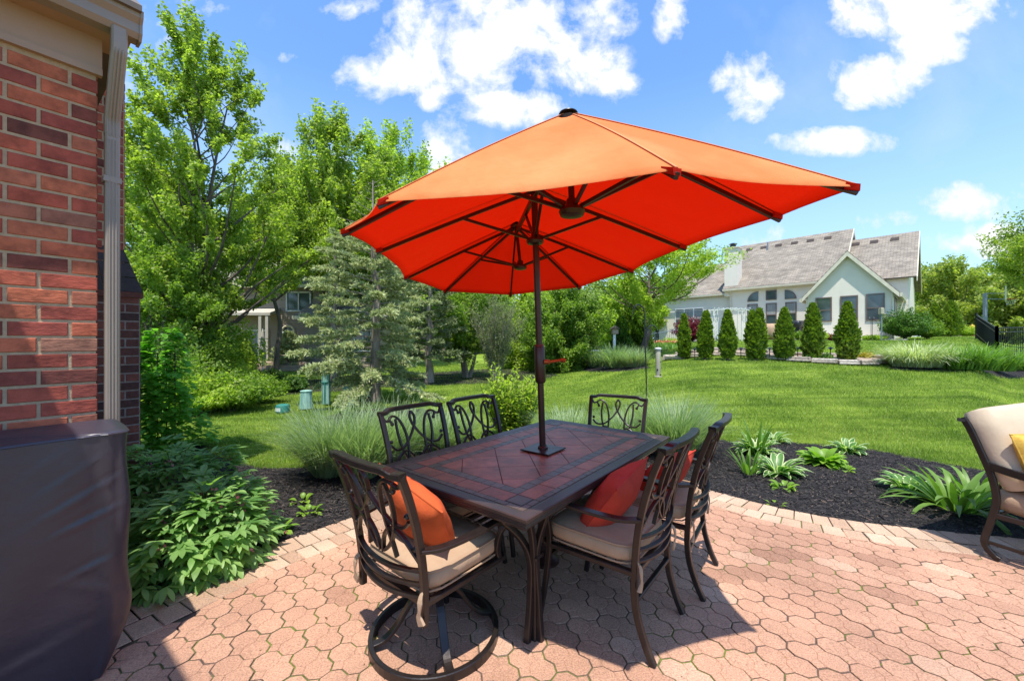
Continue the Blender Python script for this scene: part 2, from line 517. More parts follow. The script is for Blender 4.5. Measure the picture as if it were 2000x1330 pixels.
class MB:
    def __init__(s):
        s.v, s.f, s.uv = [], [], {}

    def add(s, vs, fs):
        b = len(s.v)
        s.v += [tuple(v) for v in vs]
        s.f += [tuple(b + i for i in f) for f in fs]

    def box(s, c, size, rz=0.0, bev=0.0, M4=None):
        x, y, z = size[0] / 2, size[1] / 2, size[2] / 2
        if bev <= 0:
            vs = [(-x, -y, -z), (x, -y, -z), (x, y, -z), (-x, y, -z), (-x, -y, z), (x, -y, z), (x, y, z), (-x, y, z)]
            fs = [(3, 2, 1, 0), (4, 5, 6, 7), (0, 1, 5, 4), (1, 2, 6, 5), (2, 3, 7, 6), (3, 0, 4, 7)]
        else:
            b = min(bev, x * .9, y * .9, z * .9)
            vs = []
            for (zz, i) in ((-z, b), (-z + b, 0), (z - b, 0), (z, b)):
                for (sx, sy) in ((-1, -1), (1, -1), (1, 1), (-1, 1)):
                    vs += [(sx * (x - i - (b if sx * sy > 0 else 0)), sy * (y - i - (0 if sx * sy > 0 else b)), zz),
                           (sx * (x - i - (0 if sx * sy > 0 else b)), sy * (y - i - (b if sx * sy > 0 else 0)), zz)]
            fs = [tuple(range(7, -1, -1)), tuple(range(24, 32))]
            for k in range(3):
                for i in range(8):
                    j = (i + 1) % 8
                    fs.append((k * 8 + i, k * 8 + j, k * 8 + 8 + j, k * 8 + 8 + i))
        ca, sa = math.cos(rz), math.sin(rz)
        if M4 is not None:
            out = [M4 @ Vector(v) for v in vs]
            s.add([(o[0], o[1], o[2]) for o in out], fs)
        else:
            s.add([(c[0] + v[0] * ca - v[1] * sa, c[1] + v[0] * sa + v[1] * ca, c[2] + v[2]) for v in vs], fs)

    def tube(s, pts, r, n=8, flat=None, up=None, caps=True):
        """Round (or flattened / rectangular when flat=(w,h,n4)) section swept along pts; r a number or list."""
        P = [Vector(p) for p in pts]
        k = len(P)
        rs = [r] * k if isinstance(r, (int, float)) else list(r)
        up = Vector(up) if up is not None else None
        ring = []
        prev = None
        for i in range(k):
            t = (P[min(i + 1, k - 1)] - P[max(i - 1, 0)])
            if t.length < 1e-9: t = Vector((0, 0, 1))
            t.normalize()
            if up is not None:
                a = up.cross(t)
                if a.length < 1e-4: a = Vector((1, 0, 0)).cross(t)
            elif prev is None:
                a = t.cross(Vector((0, 0, 1)) if abs(t.z) < .9 else Vector((1, 0, 0)))
            else:
                a = prev - t * prev.dot(t)
                if a.length < 1e-5: a = t.orthogonal()
            a.normalize()
            prev = a.copy()
            b = t.cross(a)
            if flat:
                w, h = flat[0] * rs[i], flat[1] * rs[i]
                c = min(w, h) * .28
                vs = [P[i] + a * x + b * y for (x, y) in ((w - c, -h), (w, -h + c), (w, h - c), (w - c, h), (-w + c, h), (-w, h - c), (-w, -h + c), (-w + c, -h))]
            else:
                vs = [P[i] + (a * math.cos(2 * PI * j / n) + b * math.sin(2 * PI * j / n)) * rs[i] for j in range(n)]
            ring += vs
        m = 8 if flat else n
        fs = []
        for i in range(k - 1):
            for j in range(m):
                fs.append((i * m + j, i * m + (j + 1) % m, (i + 1) * m + (j + 1) % m, (i + 1) * m + j))
        if caps:
            fs.append(tuple(range(m - 1, -1, -1)))
            fs.append(tuple(range((k - 1) * m, k * m)))
        s.add(ring, fs)

    def lathe(s, prof, c=(0, 0, 0), n=20):
        vs, fs = [], []
        for (r, z) in prof:
            for j in range(n):
                vs.append((c[0] + r * math.cos(2 * PI * j / n), c[1] + r * math.sin(2 * PI * j / n), c[2] + z))
        for i in range(len(prof) - 1):
            for j in range(n):
                fs.append((i * n + j, i * n + (j + 1) % n, (i + 1) * n + (j + 1) % n, (i + 1) * n + j))
        fs.append(tuple(range(n - 1, -1, -1)))
        fs.append(tuple(range((len(prof) - 1) * n, len(prof) * n)))
        s.add(vs, fs)

    def prism(s, poly, d, axis_pts=None):
        """poly: 3-D points of one cap; d: extrusion vector."""
        n = len(poly)
        a = [Vector(p) for p in poly]
        b = [p + Vector(d) for p in a]
        s.add(a + b, [tuple(range(n - 1, -1, -1)), tuple(range(n, 2 * n))] + [(i, (i + 1) % n, n + (i + 1) % n, n + i) for i in range(n)])

    def build(s, name, mat, parent=None, smooth=False, world=False, shade_auto=None):
        me = bpy.data.meshes.new(name)
        v = s.v
        if world and parent is not None:
            q = parent
            off = Vector((0, 0, 0))
            while q is not None:
                off += q.location
                q = q.parent
            v = [(a[0] - off[0], a[1] - off[1], a[2] - off[2]) for a in v]
        me.from_pydata(v, [], s.f)
        me.update()
        o = link_mesh(name, me, mat, parent, smooth)
        if smooth:
            me.set_sharp_from_angle(angle=math.radians(40))
        return o


def spline(pts, n=8, closed=False):
    P = [Vector(p) for p in pts]
    out = []
    k = len(P)
    rng = range(k if closed else k - 1)
    for i in rng:
        p0 = P[(i - 1) % k] if (closed or i > 0) else P[0]
        p1 = P[i]
        p2 = P[(i + 1) % k]
        p3 = P[(i + 2) % k] if (closed or i + 2 < k) else P[-1]
        for j in range(n):
            t = j / n
            out.append(0.5 * ((2 * p1) + (-p0 + p2) * t + (2 * p0 - 5 * p1 + 4 * p2 - p3) * t * t + (-p0 + 3 * p1 - 3 * p2 + p3) * t ** 3))
    if not closed:
        out.append(P[-1])
    return out


def copy_tree(o, parent=None):
    c = o.copy()
    COL.objects.link(c)
    c.parent = parent
    for ch in list(o.children):
        copy_tree(ch, c)
    return c


# ------------------------------------------------------------------ ground
def sstep(x, a, b):
    t = np.clip((x - a) / (b - a), 0, 1)
    return t * t * (3 - 2 * t)


def gz(x, y):
    x = np.asarray(x, float)
    y = np.asarray(y, float)
    base = -0.0145 * (np.clip(y, -4, 6) - 2.68)
    yy = np.maximum(y, 0.5)
    t = x / yy
    rise = 1.75 * (1 - np.exp(-np.maximum(y - 6, 0) / 9.0))
    f = sstep(t, 0.05, 0.55) + 0.28 * np.clip(t - 0.6, 0, .56) - 0.5 * sstep(t, 1.15, 1.26)
    return base + rise * f


def g0(x, y):
    return float(gz(x, y))


def ray_ground(px, py):
    """the place on the ground seen in that direction of the photograph"""
    k, s = (px - CX) / F, (CY - py) / F
    lo, hi = 1.0, 1.0
    while hi < 90 and HC + s * hi > g0(k * hi, hi):
        lo, hi = hi, hi * 1.04
    for _ in range(30):
        mid = (lo + hi) / 2
        if HC + s * mid > g0(k * mid, mid): lo = mid
        else: hi = mid
    return Vector((k * lo, lo, g0(k * lo, lo)))


def at(px, Y):
    x = (px - CX) / F * Y
    return Vector((x, Y, g0(x, Y)))


def zat(py, Y):
    return HC + (CY - py) * Y / F


OUT = [(-3.6, -1.0), (-3.0, .8), (-2.55, 1.55), (-2.10, 2.25), (-1.80, 2.78), (-1.54, 3.10), (-1.28, 3.40), (-.75, 3.92), (0, 4.35), (.85, 4.48), (1.5, 4.32), (1.93, 4.02), (2.2, 3.70),
       (2.47, 3.46), (2.84, 3.25), (3.34, 3.09), (3.8, 2.97), (4.6, 2.8), (5.6, 2.66), (7.5, 2.5)]
EDGE = np.array([(p.x, p.y) for p in spline([(a, b, 0) for a, b in OUT], 10)])


def edge_dist(x, y):
    """signed distance inside the outer edge of the paving (positive inside)"""
    P = np.stack([np.asarray(x, float).ravel(), np.asarray(y, float).ravel()], 1)
    A, B = EDGE[:-1], EDGE[1:]
    d = B - A
    best = np.full(len(P), 1e9)
    sg = np.ones(len(P))
    for a, dd in zip(A, d):
        r = P - a
        t = np.clip((r @ dd) / (dd @ dd), 0, 1)
        q = r - t[:, None] * dd
        L = np.hypot(q[:, 0], q[:, 1])
        cr = dd[0] * r[:, 1] - dd[1] * r[:, 0]
        mk = L < best
        best[mk] = L[mk]
        sg[mk] = np.where(cr[mk] < 0, 1, -1)
    return (best * sg).reshape(np.shape(x))


def in_poly(x, y, poly):
    x = np.asarray(x); y = np.asarray(y)
    ins = np.zeros(x.shape, bool)
    n = len(poly)
    for i in range(n):
        x1, y1 = poly[i]
        x2, y2 = poly[(i + 1) % n]
        c = ((y1 > y) != (y2 > y))
        ins ^= c & (x < (x2 - x1) * (y - y1) / ((y2 - y1) or 1e-9) + x1)
    return ins


def lawn_sheet():
    def axis(neg, pos, near, fine):
        a = [0.0]
        while a[-1] < pos: a.append(a[-1] + max(fine, (a[-1] - near) * .06 if a[-1] > near else fine))
        b = [0.0]
        while b[-1] < neg: b.append(b[-1] + max(fine, (b[-1] - near) * .06 if b[-1] > near else fine))
        return np.array([-q for q in b[:0:-1]] + a)
    xs = axis(300, 400, 10, .3)
    ys = axis(12, 500, 18, .3)
    X, Y = np.meshgrid(xs, ys)
    Z = gz(X, Y) - 0.03
    V = np.stack([X.ravel(), Y.ravel(), Z.ravel()], 1)
    nx, ny = len(xs), len(ys)
    i = np.arange(nx * ny).reshape(ny, nx)
    Q = np.stack([i[:-1, :-1].ravel(), i[:-1, 1:].ravel(), i[1:, 1:].ravel(), i[1:, :-1].ravel()], 1)
    o = quads('ground', V, Q, M['lawn'], smooth=True)
    tag(o, 'wide green lawn rising towards the pale house', 'ground', kind='structure')


lawn_sheet()


def bed(name, poly, label, step=0.09, amp=0.02, lift=0.0, chips=0):
    P = np.array([(p.x, p.y) for p in spline([(a, b, 0) for a, b in poly], 6, closed=True)])
    x0, y0 = P.min(0) - .1
    x1, y1 = P.max(0) + .1
    xs = np.arange(x0, x1, step)
    ys = np.arange(y0, y1, step)
    X, Y = np.meshgrid(xs, ys)
    ins = in_poly(X, Y, P) & ((edge_dist(X, Y) < 0.03) | (Y > 9))
    Z = gz(X, Y) - .008 + lift + amp * (R.random(X.shape) - .5) * ins
    Z = np.where(ins, Z, Z - .012)
    V = np.stack([X.ravel(), Y.ravel(), Z.ravel()], 1)
    i = np.arange(X.size).reshape(X.shape)
    q = np.stack([i[:-1, :-1], i[:-1, 1:], i[1:, 1:], i[1:, :-1]], -1).reshape(-1, 4)
    keep = ins.ravel()[q].any(1)
    o = quads(name, V, q[keep], M['mulch'], smooth=True)
    tag(o, label, 'mulch bed', kind='structure')
    if chips:
        n = chips
        cx = R.uniform(x0, x1, n * 4)
        cy = R.uniform(y0, y1, n * 4)
        k = in_poly(cx, cy, P) & ((edge_dist(cx, cy) < 0.01) | (cy > 9))
        cx, cy = cx[k][:n], cy[k][:n]
        n = len(cx)
        a = R.uniform(0, 2 * PI, n)
        l = R.uniform(.012, .045, n)
        w = R.uniform(.003, .009, n)
        z = gz(cx, cy) + lift + R.uniform(.0, .014, n)
        dz = R.uniform(-.010, .012, n)
        d = np.stack([np.cos(a) * l, np.sin(a) * l, dz], 1) / 1
        s = np.stack([-np.sin(a) * w, np.cos(a) * w, R.uniform(-.004, .004, n)], 1)
        c = np.stack([cx, cy, z], 1)
        V = np.stack([c - d / 2 - s / 2, c + d / 2 - s / 2, c + d / 2 + s / 2, c - d / 2 + s / 2], 1).reshape(-1, 3)
        t = quads('mulch', V, np.arange(4 * n).reshape(n, 4), M['mulch_chip'])
        tag(t, 'loose dark shredded bark scattered over the bed', 'mulch', kind='stuff')
    return P


BED_A = [(-4.4, 3.2), (-4.8, 5.9), (-3.9, 5.2), (-2.9, 4.7), (-2.3, 4.85), (-1.2, 5.5), (.4, 6.3), (1.9, 6.45), (3.1, 6.05), (4.1, 5.98), (4.95, 5.6), (5.3, 4.9), (5.9, 4.3), (7.6, 3.9), (8.2, 2.4), (5.6, 2.4),
         (3.8, 2.7), (2.5, 3.2), (1.6, 3.9), (.8, 4.1), (-.8, 3.6), (-1.6, 2.6), (-2.3, 1.6), (-3.2, 1.5)]
bedA = bed('mulch_bed', BED_A, 'dark mulch bed curving round the paved patio', chips=60000)


def px_poly(pts):
    return [tuple(ray_ground(a, b)[:2]) for a, b in pts]


bedB = bed('mulch_bed', px_poly([(340, 812), (400, 800), (455, 790), (520, 775), (560, 768), (640, 762), (700, 758), (780, 752), (900, 748), (1000, 742), (1080, 732), (1060, 716), (960, 720), (860, 726), (700, 738), (560, 742), (420, 752), (300, 765)]),
         'dark mulch strip under the spruces and shrubs', step=.3)
bedC = bed('mulch_bed', px_poly([(640, 815), (700, 800), (780, 795), (860, 805), (840, 820), (760, 832), (690, 830)]), 'small mulch ring around the blue spruce trunk', step=.12)
bedD = bed('mulch_bed', px_poly([(1140, 722), (1200, 724), (1262, 718), (1240, 712), (1170, 711)]), 'mulch under the far ornamental grasses', step=.12)
bedE = bed('mulch_bed', px_poly([(1745, 718), (1850, 722), (1930, 726), (2030, 730), (2100, 720), (2030, 700), (1900, 702), (1780, 708)]), 'mulch under the lilies before the black fence', step=.12)
bedF = bed('mulch_bed', [tuple(at(a, Y)[:2]) for a, Y in ((1150, 26), (1240, 17.2), (1262, 17), (1290, 20), (1330, 24), (1400, 33), (1290, 34), (1200, 32))], 'mulch under the locust tree by the house', step=.3)


# ------------------------------------------------------------------ patio
def paver_poly(V, Fc, poly, z_of, lift=0.0, ch=.004):
    n = len(poly)
    c = sum((Vector(p) for p in poly), Vector((0, 0))) / n
    b = len(V)
    for p in poly:
        V.append((p[0], p[1], z_of(p[0], p[1]) + lift - ch * 1.1))
    for p in poly:
        d = Vector(p) - c
        q = c + d * (1 - ch / max(d.length, 1e-3) * 1.3)
        V.append((q.x, q.y, z_of(q.x, q.y) + lift))
    for i in range(n):
        j = (i + 1) % n
        Fc.append((b + i, b + j, b + n + j, b + n + i))
    Fc.append(tuple(b + n + i for i in range(n)))


def pz(x, y):
    return -0.0145 * (min(max(y, -4), 6) - 2.68)


def inset(poly, ds):
    """offset every edge of a counter-clockwise polygon inwards by its own distance"""
    n = len(poly)
    ln = []
    for i in range(n):
        a, b = poly[i], poly[(i + 1) % n]
        d = (b[0] - a[0], b[1] - a[1])
        l = math.hypot(*d)
        nx, ny = -d[1] / l, d[0] / l
        ln.append((nx, ny, nx * a[0] + ny * a[1] + ds[i]))
    out = []
    for i in range(n):
        a, b = ln[i - 1], ln[i]
        det = a[0] * b[1] - a[1] * b[0]
        if abs(det) < 1e-6:
            out.append((poly[i][0] + b[0] * ds[i], poly[i][1] + b[1] * ds[i]))
        else:
            out.append(((a[2] * b[1] - b[2] * a[1]) / det, (a[0] * b[2] - b[0] * a[2]) / det))
    return out


def patio():
    V, Fc, RN = [], [], []
    p = 0.1165
    ang = math.radians(54.0)
    ux = Vector((math.cos(ang), math.sin(ang)))
    uy = Vector((-ux.y, ux.x))
    h = p / 2
    s = h * 0.41421
    q = h - s
    G = .0036                   # half a real joint
    g = .0014                   # half a cast joint

    def octo(cy, top_open):
        P = [(s, -h), (h, -s), (h, s), (s, h), (-s, h), (-h, s), (-h, -s), (-s, -h)]
        # edge i runs from P[i] to P[i+1]: 0 lower right, 1 right, 2 upper right, 3 top, 4 upper left, 5 left, 6 lower left, 7 bottom
        if top_open:
            d = [G, G, g, g, g, G, G, G]
        else:
            d = [g, G, G, G, G, G, g, g]
        return [(x, y + cy) for x, y in inset(P, d)]
    sqr = lambda sg: [(x, y - h) for x, y in inset([(sg * h + q, 0), (sg * h, q), (sg * h - q, 0), (sg * h, -q)], [g if sg > 0 and k in (1, 2) or sg < 0 and k in (0, 3) else G for k in range(4)])]
    uni = [(h, -s), (h, s), (s, h), (-s, h), (-h, s), (-h, -s), (-h - q, -h), (-h, -h - q), (-h, -p - s), (-s, -p - h), (s, -p - h), (h, -p - s), (h, -h - q), (h + q, -h)]
    under = inset(uni, [G + .0008] * len(uni))
    tiles = [octo(0, False), octo(-p, True), sqr(1), sqr(-1)]

    def put(poly, c, tr, z_of, lift, ch, r):
        cen = Vector((sum(a for a, b in poly) / len(poly), sum(b for a, b in poly) / len(poly)))
        n = len(poly)
        b0 = len(V)
        for k, (a, b) in enumerate(poly):
            w = c + ux * a + uy * b
            V.append((w.x, w.y, z_of(w.x, w.y) + lift - ch))
        ins = inset(poly, [ch * 1.1] * n)
        for (a, b) in ins:
            w = c + ux * a + uy * b
            V.append((w.x, w.y, z_of(w.x, w.y) + lift))
        for k in range(n):
            m_ = (k + 1) % n
            Fc.append((b0 + k, b0 + m_, b0 + n + m_, b0 + n + k))
        Fc.append(tuple(b0 + n + k for k in range(n)))
        RN.extend([r] * (2 * n))
    for i in range(-100, 100):
        for j in range(-100, 100):
            if (i + j) % 2: continue
            c = ux * (i * p) + uy * (j * p)
            m_ = c - uy * h
            if m_.y < -1.0 or m_.x > 6.6 or m_.x < -3.4 or m_.y > 4.7: continue
            if m_.x < -1.3 and m_.y < 0: continue
            if abs(m_.x) > 1.35 * max(m_.y, 0) + 1.2: continue
            if float(edge_dist(np.array([m_.x]), np.array([m_.y]))[0]) < .30: continue
            jt = Vector((random.uniform(-.0010, .0010), random.uniform(-.0010, .0010)))
            zj = random.uniform(-.0022, .001)
            tx, ty = random.uniform(-.012, .012), random.uniform(-.012, .012)
            zf = lambda x, y, m_=m_, tx=tx, ty=ty: pz(x, y) + tx * (x - m_.x) + ty * (y - m_.y)
            r = random.random()
            if random.random() < .08: r = random.choice((.12, .95))
            else: r = .3 + .5 * r
            b0 = len(V)
            for t in tiles:
                put(t, c + jt, None, zf, zj, .0022, r)
            n = len(under)
            b0 = len(V)
            for (a, b) in under:
                w = c + jt + ux * a + uy * b
                V.append((w.x, w.y, zf(w.x, w.y) + zj - .0030))
            for (a, b) in under:
                w = c + jt + ux * a + uy * b
                V.append((w.x, w.y, zf(w.x, w.y) + zj - .012))
            Fc.append(tuple(b0 + k for k in range(n)))
            for k in range(n):
                m2 = (k + 1) % n
                Fc.append((b0 + n + k, b0 + n + m2, b0 + m2, b0 + k))
            RN.extend([r] * (2 * n))
    me = bpy.data.meshes.new('patio')
    me.from_pydata(V, [], Fc)
    at_ = me.attributes.new('rnd', 'FLOAT', 'POINT')
    at_.data.foreach_set('value', RN)
    me.update()
    o = link_mesh('patio', me, M['paver'])
    tag(o, 'patio of rose coloured octagonal pavers', 'patio', kind='structure')
    # border: two courses following the curve
    V, Fc = [], []
    pts = [Vector((a, b)) for a, b in EDGE]
    L = [0]
    for a, b in zip(pts[:-1], pts[1:]): L.append(L[-1] + (b - a).length)

    def on(sv, off):
        i = 0
        while i < len(L) - 2 and L[i + 1] < sv: i += 1
        t = (sv - L[i]) / (L[i + 1] - L[i])
        p = pts[i].lerp(pts[i + 1], t)
        # smoothed normal
        i0, i1 = max(i - 2, 0), min(i + 3, len(pts) - 1)
        d = (pts[i1] - pts[i0]).normalized()
        return p + Vector((d.y, -d.x)) * off
    for (o0, o1, bw, ph) in ((-.01, .200, .116, 0), (.204, .375, .116, .045)):
        sv = 1.0 + ph
        while sv + bw < L[-1] - .1:
            g = .003
            r = random.uniform(-.003, .003)
            q = [on(sv + g, o0 + g + r), on(sv + g, o1 - g), on(sv + bw - g, o1 - g), on(sv + bw - g, o0 + g + r)]
            paver_poly(V, Fc, [tuple(p) for p in q[::-1]], pz, .003 + random.uniform(-.002, .002))
            sv += bw
    me = bpy.data.meshes.new('patio_border')
    me.from_pydata(V, [], Fc)
    me.update()
    o = link_mesh('patio_border', me, M['border_paver'])
    tag(o, 'two course paver border curving along the mulch bed', 'patio border', kind='structure')
    # bedding sand
    xs = np.arange(-4, 8, .1)
    ys = np.arange(-1.4, 4.9, .1)
    X, Y = np.meshgrid(xs, ys)
    D = edge_dist(X, Y)
    Z = -0.0145 * (Y - 2.68) - .0072
    Vv = np.stack([X.ravel(), Y.ravel(), Z.ravel()], 1)
    i = np.arange(X.size).reshape(X.shape)
    q = np.stack([i[:-1, :-1], i[:-1, 1:], i[1:, 1:], i[1:, :-1]], -1).reshape(-1, 4)
    keep = (D.ravel()[q] > .06).all(1)
    o = quads('joint_sand', Vv, q[keep], M['joint'])
    tag(o, 'mossy sand in the joints between the pavers', 'joint sand', kind='structure')


patio()

def debris():
    n = 420
    x = R.uniform(-2.4, 4.5, n)
    y = R.uniform(.9, 4.2, n)
    k = edge_dist(x, y) > .05
    x, y = x[k], y[k]
    n = len(x)
    c = np.stack([x, y, gz(x, y) + .002], 1)
    a = R.uniform(0, 2 * PI, n)
    l = R.uniform(.004, .016, n) * (1 + (R.random(n) < .12))
    d = np.stack([np.cos(a) * l, np.sin(a) * l, R.uniform(-.001, .003, n)], 1)
    w = np.stack([-np.sin(a) * l * .35, np.cos(a) * l * .35, R.uniform(0, .002, n)], 1)
    V = np.stack([c - d / 2, c + w / 2, c + d / 2, c - w / 2], 1).reshape(-1, 3)
    o = quads('leaf_litter', V, np.arange(4 * n).reshape(n, 4), M['litter'])
    tag(o, 'tiny dry leaf bits and grit lying on the paving', 'leaf litter', kind='stuff')
    # moss and weeds growing in the joints
    n = 2600
    x = R.uniform(-2.4, 5.5, n)
    y = R.uniform(.9, 4.2, n)
    p_ = np.sin(x * 1.9 + 1) * np.sin(y * 2.3) + .6 * np.sin(x * 4.1 - y * 3.3)
    k = (edge_dist(x, y) > .2) & (p_ > .35)
    x, y = x[k], y[k]
    n = len(x)
    B = np.stack([x, y, gz(x, y) - .009], 1)
    e0 = R.uniform(.5, 1.5, n)
    o = blades('moss', B, R.uniform(0, 2 * PI, n), e0, e0 - .3, R.uniform(.008, .014, n), np.full(n, .004), 2, M['leaf_hosta_green'], None)
    tag(o, 'sparse moss and weed tufts in the paver joints', 'moss', kind='stuff')


# ------------------------------------------------------------------ the brick house at the left
C0 = Vector((-2.18, 2.11, 0))
WD = Vector((.6056, .7958, 0))      # along the wall, away from the camera
ND = Vector((.7958, -.6056, 0))     # out of the wall, towards the patio


def hp(w, n, z):
    p = C0 + WD * w + ND * n
    return Vector((p.x, p.y, z))


CH, BL, JT = .0794, .2032, .0135


def bricks(mb, org, ax, nrm, length, z0, z1, half=True, phase=0.0, BLn=BL):
    """courses of single bricks on the plane through org; ax along, nrm outwards"""
    ncr = int((z1 - z0) / CH)
    for r in range(ncr):
        z = z0 + r * CH
        off = (BLn / 2 if (r % 2) else 0) + phase
        x = -off
        while x < length - .01:
            a, b = max(x, 0) + JT / 2 * (x > 0), min(x + BLn, length) - JT / 2 * (x + BLn < length)
            if b - a > .02:
                j = random.uniform(-.0015, .0015)
                pr = random.uniform(.0, .003)
                dz = random.uniform(-.001, .001)
                e = .003
                v = []
                for (d, ins) in ((0, 0), (.007 + pr, 0), (.0105 + pr, e)):
                    for (s_, t_) in ((a + ins, JT / 2 + ins), (b - ins, JT / 2 + ins), (b - ins, CH - JT / 2 - ins), (a + ins, CH - JT / 2 - ins)):
                        rr = random.uniform(-.0008, .0008) if ins else 0
                        v.append(org + ax * (s_ + rr) + nrm * d + Vector((0, 0, z + dz + t_ + rr)))
                mb.add(v, [(0, 1, 5, 4), (1, 2, 6, 5), (2, 3, 7, 6), (3, 0, 4, 7), (4, 5, 9, 8), (5, 6, 10, 9), (6, 7, 11, 10), (7, 4, 8, 11), (8, 9, 10, 11)])
            x += BLn


def brick_house():
    hs = empty('brick_house', tuple(hp(0, 0, 0)), 0, 'red brick house with brown eaves and gutter beside the patio', 'house')
    ZT = 2.866
    mb = MB()
    z0 = 665  # a course starts where the photograph shows one
    zc = HC + (665 - 600) * 2.11 / F
    zs = zc - CH * 22
    bricks(mb, hp(-.012, 0, 0), -WD, ND, 3.2, zs, ZT + .03, phase=.105)
    bricks(mb, hp(-.0235, .0, 0), -ND, WD, 4.5, zs, 3.0, phase=.05)
    w = mb.build('wall', M['brick'], hs, world=True)
    m2 = MB()
    m2.prism([hp(-.0175, .0065, -.1), hp(-3.2, .0065, -.1), hp(-3.2, -5, -.1), hp(-.0175, -5, -.1)], (0, 0, 3.0))
    m2.build('mortar', M['mortar'], w, world=True)
    # frieze board, soffit, fascia and gutter
    t = MB()

    def slab(w0, w1, n0, n1, za, zb):
        t.prism([hp(w0, n0, za), hp(w1, n0, za), hp(w1, n1, za), hp(w0, n1, za)], (0, 0, zb - za))
    slab(-3.3, .004, .0, .022, ZT - .005, ZT + .19)
    slab(-3.3, .004, .022, .034, ZT - .005, ZT + .03)
    t.build('frieze_board', M['trim'], hs, world=True)
    t = MB()
    slab(-3.3, .10, -.1, .15, ZT + .19, ZT + .215)
    t.build('soffit', M['trim'], hs, world=True)
    t = MB()
    prof = [(.12, .19), (.185, .19), (.205, .215), (.205, .26), (.228, .285), (.232, .31), (.12, .31)]
    t.prism([hp(-3.3, n, ZT + z - .005) for n, z in prof], WD * 3.42)
    gt = t.build('gutter', M['gutter'], hs, world=True)
    t = MB()
    prof = [(.115, .185), (.186, .182), (.21, .212), (.21, .258), (.232, .285), (.237, .318), (.115, .318)]
    t.prism([hp(.118, n, ZT + z - .005) for n, z in prof], WD * .012)
    t.build('end_cap', M['gutter'], gt, world=True)
    # downspout: out of the gutter, elbow back to the corner, down
    t = MB()
    path = [hp(.045, .175, ZT + .20), hp(.045, .175, ZT + .10), hp(.044, .155, ZT + .04), hp(.040, .06, ZT - .17), hp(.040, .035, ZT - .23), hp(.040, .03, ZT - .30)]
    path = spline(path, 5)
    t.tube(path, 1, flat=(.030, .027), up=ND)
    t.tube([hp(.040, .03, ZT - .29), hp(.040, .03, .05)], 1, flat=(.0285, .026), up=ND)
    ds = t.build('downspout', M['gutter'], hs, world=True)
    t = MB()
    for k in (-1, 0, 1):
        t.tube([p_ + WD * (k * .0125) + ND * .0265 + Vector((0, 0, -.012)) for p_ in path[5:]], .0042, n=6)
        pts = [hp(.040 + k * .0125, .0565, z) for z in (ZT - .33, 1.6, .08)]
        t.tube(pts, .0042, n=6)
    t.build('rib', M['gutter'], ds, world=True)
    t = MB()
    for z in (2.31,):
        t.prism([hp(.004, -.01, z), hp(.073, -.01, z), hp(.073, .060, z), hp(.004, .060, z)], (0, 0, .03))
    t.build('strap', M['gutter'], ds, world=True)
    # roof: eave up to the ridge; the wing beyond the camera carries on over the patio edge
    t = MB()
    t.prism([hp(-3.3, .255, ZT + .30), hp(-3.3, .255, ZT + .33), hp(-3.3, -2.1, ZT + 2.1), hp(-3.3, -4.6, ZT + .6), hp(-3.3, -4.6, ZT + .3)], WD * 3.42)
    t.build('roof', M['shingles'], hs, world=True)
    t = MB()
    t.prism([hp(-3.4, .1, 3.36), hp(-.80, .1, 3.36), hp(-.80, 1.9, 3.36), hp(-3.4, 1.9, 3.36)], (0, 0, .12))
    t.build('porch_roof', M['trim'], hs, world=True)
    t = MB()
    t.prism([hp(-.95, 1.86, -.02), hp(-.85, 1.86, -.02), hp(-.85, 1.76, -.02), hp(-.95, 1.76, -.02)], (0, 0, 3.38))
    # chimney on the side wall
    ch = empty('chimney', (0, 0, 0))
    ch.parent = hs
    ch.location = (0, 0, 0)
    n0, n1 = -2.01, -3.3
    pl, pu = .49, .385
    sh0, sh1 = HC + (665 - 572) * 3.72 / F, HC + (665 - 486) * 3.66 / F
    t = MB()
    bricks(t, hp(-.02, n0, 0), WD, ND, pl + .02, zs, sh0 - .03, phase=.09)
    bricks(t, hp(pl, n0, 0), -ND, WD, 1.29, zs, sh0 - .03, phase=.0)
    lo = t.build('lower_brick', M['dark_brick'], ch, world=True)
    t = MB()
    t.prism([hp(0, n0 + .0065, -.1), hp(pl + .0065, n0 + .0065, -.1), hp(pl + .0065, n1, -.1), hp(0, n1, -.1)], (0, 0, sh0 + .1))
    t.build('mortar', M['dark_mortar'], lo, world=True)
    t = MB()
    bricks(t, hp(-.02, n0 - .0, 0), WD, ND, pu + .02, zs + CH * int((sh0 - zs) / CH + 2), 6.2, phase=.03)
    bricks(t, hp(pu, n0, 0), -ND, WD, 1.29, sh1, 6.2)
    up = t.build('upper_brick', M['brick'], ch, world=True)
    t = MB()
    t.prism([hp(0, n0 + .0065, sh0), hp(pu + .0065, n0 + .0065, sh0), hp(pu + .0065, n1, sh0), hp(0, n1, sh0)], (0, 0, 6.2 - sh0))
    t.build('mortar', M['mortar'], up, world=True)
    # sloping shoulder of dark bricks
    t = MB()
    steps = 3
    for i in range(steps):
        a0, a1 = i / steps, (i + 1) / steps
        for (wa, wb) in ((-.02, .5), (.5, 1)):
            e0 = pl + .03 - (pl + .03 - pu) * a0
            e1 = pl + .03 - (pl + .03 - pu) * a1
            q0, q1 = sh0 + (sh1 - sh0) * a0, sh0 + (sh1 - sh0) * a1
            x0a, x1a = wa * e0 + .003, wb * e0 - .003
            x0b, x1b = wa * e1 + .003, wb * e1 - .003
            nn = n0 + .03 - .02 * a0
            t.prism([hp(x0a, nn, q0 + .003), hp(x1a, nn, q0 + .003), hp(x1b, nn - .008, q1 - .003), hp(x0b, nn - .008, q1 - .003)], -ND * 1.3)
    t.build('shoulder', M['black_brick'], ch, world=True)
    t = MB()
